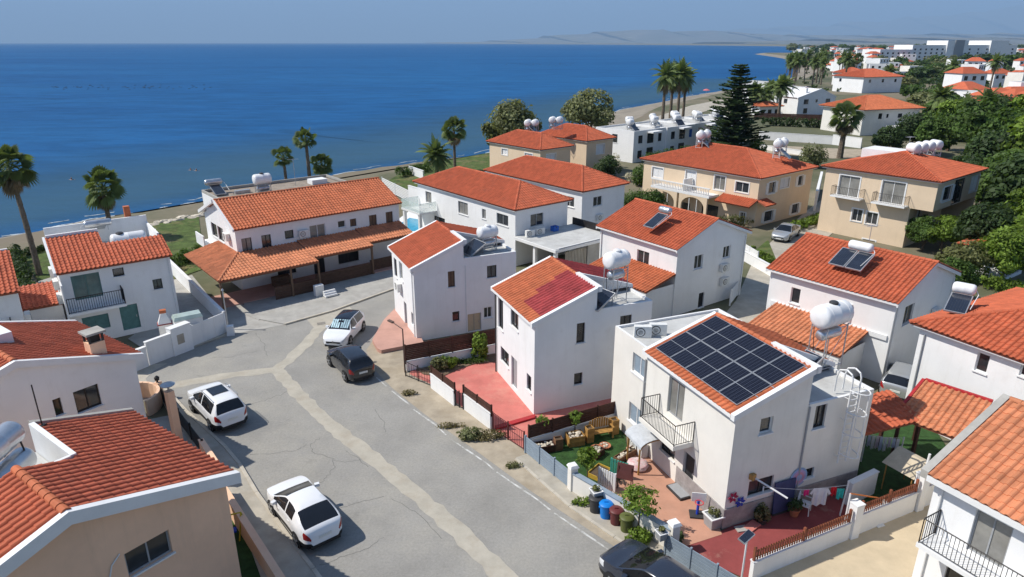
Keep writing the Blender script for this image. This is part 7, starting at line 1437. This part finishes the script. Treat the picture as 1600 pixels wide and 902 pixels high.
def swimmer(label, xy):
    t = thing('person', label, 'person', gp(*xy, -2)); mb = MB(); mb.lathe([(.02, -.25), (.18, -.2), (.22, -.02), (.10, .05), (.07, .1), (.11, .18), (.115, .27), (.07, .35), (.01, .36)], (0, 0, 0), 12); mb.tube((.15, 0, -.02), (.5, .1, .0), .06, .04, 6); mb.tube((-.15, 0, -.02), (-.5, .1, .0), .06, .04, 6); mb.build('body', mat('skin', (.36, .20, .14), .6, .1, 4), t, True)
swimmer('swimmer in the sea left of the long house, left head', (298, 266)); swimmer('swimmer in the sea left of the long house, right head', (307, 267)); swimmer('lone swimmer in the sea by the bushy palm', (112, 281))
# ================================================================ buildings up the coast
# flat roofed white row with many tanks
AP = House('white flat roofed apartment row with blue shutters and many roof tanks', gp(988, 255).xy, 41.5, 'apartment row', 'apartment_row')
def flat_block(h, x0, x1, y0, y1, z, front=(), end=(), name='flat_roof'):
    box_house(h, x0, x1, y0, y1, z, front, end)
    mb = MB(); mb.box(x0+.2, x1-.2, y0+.2, y1-.2, z-.45, z-.25); h.part(name, mb, M_FLAT)
    for a in ((x0, x1, y0, y0+.2), (x0, x1, y1-.2, y1), (x0, x0+.2, y0+.2, y1-.2), (x1-.2, x1, y0+.2, y1-.2)): h.boxpart('parapet', a[0]+.003, a[1]-.003, a[2]+.003, a[3]-.003, z-.25, z+.02, M_WHITE2)
SEG = [(0, 8.6), (8.6, 17.2), (17.2, 25.8), (25.8, 34.4)]
for k, (x0, x1) in enumerate(SEG):
    e = [mm(1.2, 2.4, 3.1, 4.4, 'dark2'), mm(6.6, 7.6, 3.0, 4.4, 'bluesh' if k else 'dark2'), mm(3.6, 5.4, 2.9, 4.6, 'slided'), mm(1.2, 2.4, .6, 1.9, 'dark2'), mm(3.6, 5.4, .1, 2.2, 'dark2')]
    flat_block(AP, x0+.002, x1-.002, -.35*(k % 2), 8.5, 5.2, [mm(3.8, 5, 3.0, 4.4, 'dark2')] if k == 0 else (), e); AP.boxpart('awning_slab', x0+3.2, x0+5.8, -1.5, -.36, 4.75, 5.0, M_WHITE2)
AP.done(); R = random.Random(12)
for k in range(15):
    x = 1.6+k*2.2; y = 2.2+(k % 3)*1.9
    tank_stand('white cistern with boiler on the flat roofed apartment row', AP.W(x, y, 4.95), AP.r+R.uniform(-.5, .9), R.uniform(.7, 1.1), 1.4, .5, boiler=True, coll=k % 2 == 0, group='tanks on the flat roofed row', lid=False, stand=M_STEELW)
# long white house with orange hipped roof
LH = House('long white house with bright orange hipped roof behind the big palm', gp(1430, 208).xy, 18, wallm=M_CREAM)
box_house(LH, -15.5, 0, 0, 12, 5.3, (), [mm(4.2, 5.2, 3.4, 4.6, 'dark'), mm(6.4, 7, 3.6, 4.4, 'dark'), mm(9.6, 10.8, 3.5, 4.4, 'dark2'), mm(8.2, 9.2, .2, 2.0, 'dark')]); LH.hip(-15.5, 0, 0, 12, 5.5, 8.0, M_TILE_O, 'x', .8, 0); LH.done(); LH.boxpart('garden_annex', -11, -1, -5, -2.2, 0, 2.2, M_WHITE)
def gable_small(label, xy, rot, w, d, ze, zr, tile, group=None, wins=3, wm=None):
    h = House(label, gp(*xy).xy, rot, 'house', 'house', wm, group)
    ws = [mm(w*(i+.6)/(wins+.2)-.6, w*(i+.6)/(wins+.2)+.6, ze-2.0, ze-.8, 'dark') for i in range(wins)]
    box_house(h, 0, w, 0, d, ze, [mm(d/2-.7, d/2+.7, ze-2, ze-.7, 'dark')], ws); h.mb.poly([(0, 0, ze), (w, 0, ze), (w/2, 0, zr-.15)]); h.mb.poly([(w, d, ze), (0, d, ze), (w/2, d, zr-.15)])
    h.slope((-.3, d+.2, ze), (-.3, -.2, ze), (w/2, d+.2, zr), m=tile, tw=.5, tl=.6); h.slope((w+.3, -.2, ze), (w+.3, d+.2, ze), (w/2, -.2, zr), m=tile, tw=.5, tl=.6); h.done(); return h
T0 = gp(1244, 181)
for i in range(5):
    h = House('white terraced house with narrow red roof, %s of the row' % ('nearest', 'second', 'third', 'fourth', 'farthest')[i], (T0.x+i*(math.cos(rad(20))*3.0+math.cos(rad(110))*9), T0.y+i*(math.sin(rad(20))*3.0+math.sin(rad(110))*9)), 20, 'house', 'house', M_WHITE, 'white terrace up the coast')
    w_, d_ = 13.0-i*.3, 8.6
    h.wall((0, 0), (w_, 0), 0, 4.6, [mm(2.0, 3.6, 3.0, 4.3, 'dark2'), mm(6.0, 6.8, 3.4, 4.2, 'dark'), mm(9.6, 11.2, 3.0, 4.3, 'dark2'), mm(2.2, 3.6, .5, 1.9, 'dark2')], [(0, 4.6), (7.6, 6.9), (w_, 4.8)]); h.wall((0, d_), (0, 0), 0, 4.6, [mm(3, 4.4, 3, 4.2, 'dark2')]); h.wall((w_, 0), (w_, d_), 0, 4.6); h.wall((w_, d_), (0, d_), 0, 4.6)
    h.slope((-.2, d_, 4.75), (-.2, .25, 4.75), (7.6, d_, 6.95), m=M_WHITE2 if i == 0 else M_FLAT, tw=.6, tl=1.2); h.slope((w_+.3, .25, 4.6), (w_+.3, d_, 4.6), (7.6, .25, 6.95), m=M_TILE, tw=.4, tl=.5)
    for a_, b_ in (((-.2, .1, 4.85), (7.6, .1, 7.1)), ((7.6, .1, 7.1), (w_+.2, .1, 4.85))): h.beam('verge', a_, b_, .3, .4, M_WHITE2)
    h.boxpart('chimney', 3.4, 4.0, 1.2, 1.8, 5.4, 7.2, M_WHITE2); h.done()
fence('dark brown fence in front of the white terrace up the coast', (1178, 186), (1300, 190), .1, 1.6, 5, M_WOODD, 6, gap=.06)
def hip_small(label, xy, rot, w, d, ze, zr, tile, group=None):
    h = House(label, gp(*xy).xy, rot, 'house', 'house', None, group); ws = [mm(w*(i+.5)/3-.6, w*(i+.5)/3+.6, ze-2.0, ze-.8, 'dark') for i in range(3)]; box_house(h, 0, w, 0, d, ze, ws[:1], ws); h.hip(0, w, 0, d, ze+.15, zr, tile, 'x' if w > d else 'y', .7); h.done(); return h
hip_small('white villa with wide red hipped roof beyond the terrace', (1346, 146), 22, 21, 15, 6, 9, M_TILE); hip_small('white villa with red roof left of the wide red villa', (1325, 134), 22, 12, 10, 5.5, 8, M_TILE); hip_small('low orange roofed building by the beach hedge', (1186, 181), 15, 6.5, 4, 2.4, 3.6, M_TILE_O)
hip_small('small house with red tiled roof in the grove at right', (1568, 440), 35, 3.6, 3.2, 2.4, 3.2, M_TILE)
# the big white hotel and pale houses of the town
HT = House('large white hotel slab with grey stair tower on the skyline', gp(1372, 100).xy, 10, 'hotel', 'hotel')
for x0, x1, z in ((0, 34, 13), (34.05, 70, 17), (70.05, 92, 21), (92.05, 150, 17), (118, 138, 21)):
    flat_block(HT, x0, x1, 0 if z != 21 else -1.5, 26, z, (), [mm((x1-x0)*(i+.5)/6-1.0, (x1-x0)*(i+.5)/6+1.0, 2+j*3.4, 3.6+j*3.4, 'dark') for i in range(6) for j in range(int(z/3.6))] if z < 20 else ())
HT.done(); HT.boxpart('stair_tower', 78, 88, -2.2, -1.52, 0, 21.5, M_GREYFR)
R = random.Random(21)
def town(n, fx, fy, lab, grp, s0, s1):
    for i in range(n):
        x = R.uniform(*fx); y = R.uniform(*fy); p_ = gp(x, y); h = House(lab, p_.xy, R.uniform(-25, 40), 'house', 'house', M_WHITE if R.random() < .7 else M_CREAM, grp); w, d, z = R.uniform(s0, s1), R.uniform(s0, s1)*.8, R.choice((3.2, 6.2, 6.4, 9.4))
        ws = [mm(w*(k+.5)/3-.7, w*(k+.5)/3+.7, z-2.2, z-.8, 'far') for k in range(3)]; box_house(h, 0, w, 0, d, z, (), ws)
        if R.random() < .3 and s1 < 30:
            mb = MB(); mb.hexa([(-.4, -.4, z), (w+.4, -.4, z), (w+.4, d+.4, z), (-.4, d+.4, z)], [(w*.3, d*.45, z+2), (w*.7, d*.45, z+2), (w*.7, d*.55, z+2), (w*.3, d*.55, z+2)]); h.part('roof', mb, M_TILE)
        else: mb = MB(); mb.box(.01, w-.01, .01, d-.01, z-.3, z-.1); h.part('roof', mb, M_FLAT)
        h.done()
town(34, (1290, 1420), (90, 122), 'white house in the cluster between palm grove and hotel', 'white houses by the hotel', 7, 13); town(22, (1480, 1620), (108, 165), 'pale house beside the track at the right edge', 'pale houses by the track', 6, 11); town(80, (1380, 1620), (74, 92), 'white house of the distant town on the right skyline', 'distant town houses', 9, 20); town(40, (1240, 1400), (76, 88), 'white house in the distant strip behind the bay', 'distant houses behind the bay', 9, 18); town(12, (1500, 1610), (170, 205), 'white garden house behind the grove', 'white houses behind the grove', 7, 12)
# a thin reef line far out
mb = MB(); R = random.Random(2)
for (x0, x1, y_) in ((80, 330, 138), (790, 900, 101)):
    for i in range(60): p_ = gp(R.uniform(x0, x1), y_-(3*(i % 2) if x0 < 100 else 0)+R.uniform(-2.2, 2.2)-(.02*(i) if x0 > 700 else 0), -2); mb.obox((p_.x, p_.y, -1.95), (R.uniform(.4, 1.3), R.uniform(.2, .5), .14), R.random())
mb.build('reef_rocks', mat('wet_rock', (.10, .09, .075), .6, .2, .5), kind='stuff')
# ================================================================ air
mh = bpy.data.materials.new('sea_haze'); mh.use_nodes = True; t_ = mh.node_tree; t_.nodes.remove(t_.nodes['Principled BSDF']); pv = t_.nodes.new('ShaderNodeVolumePrincipled'); pv.inputs['Color'].default_value = (.46, .70, 1, 1); pv.inputs['Density'].default_value = 5.5e-5; pv.inputs['Anisotropy'].default_value = .0
t_.links.new(pv.outputs[0], t_.nodes['Material Output'].inputs['Volume'])
mb = MB(); mb.box(-61000, 61000, -400, 61000, -6.5, 2650); hz = mb.build('haze', mh, kind='stuff')
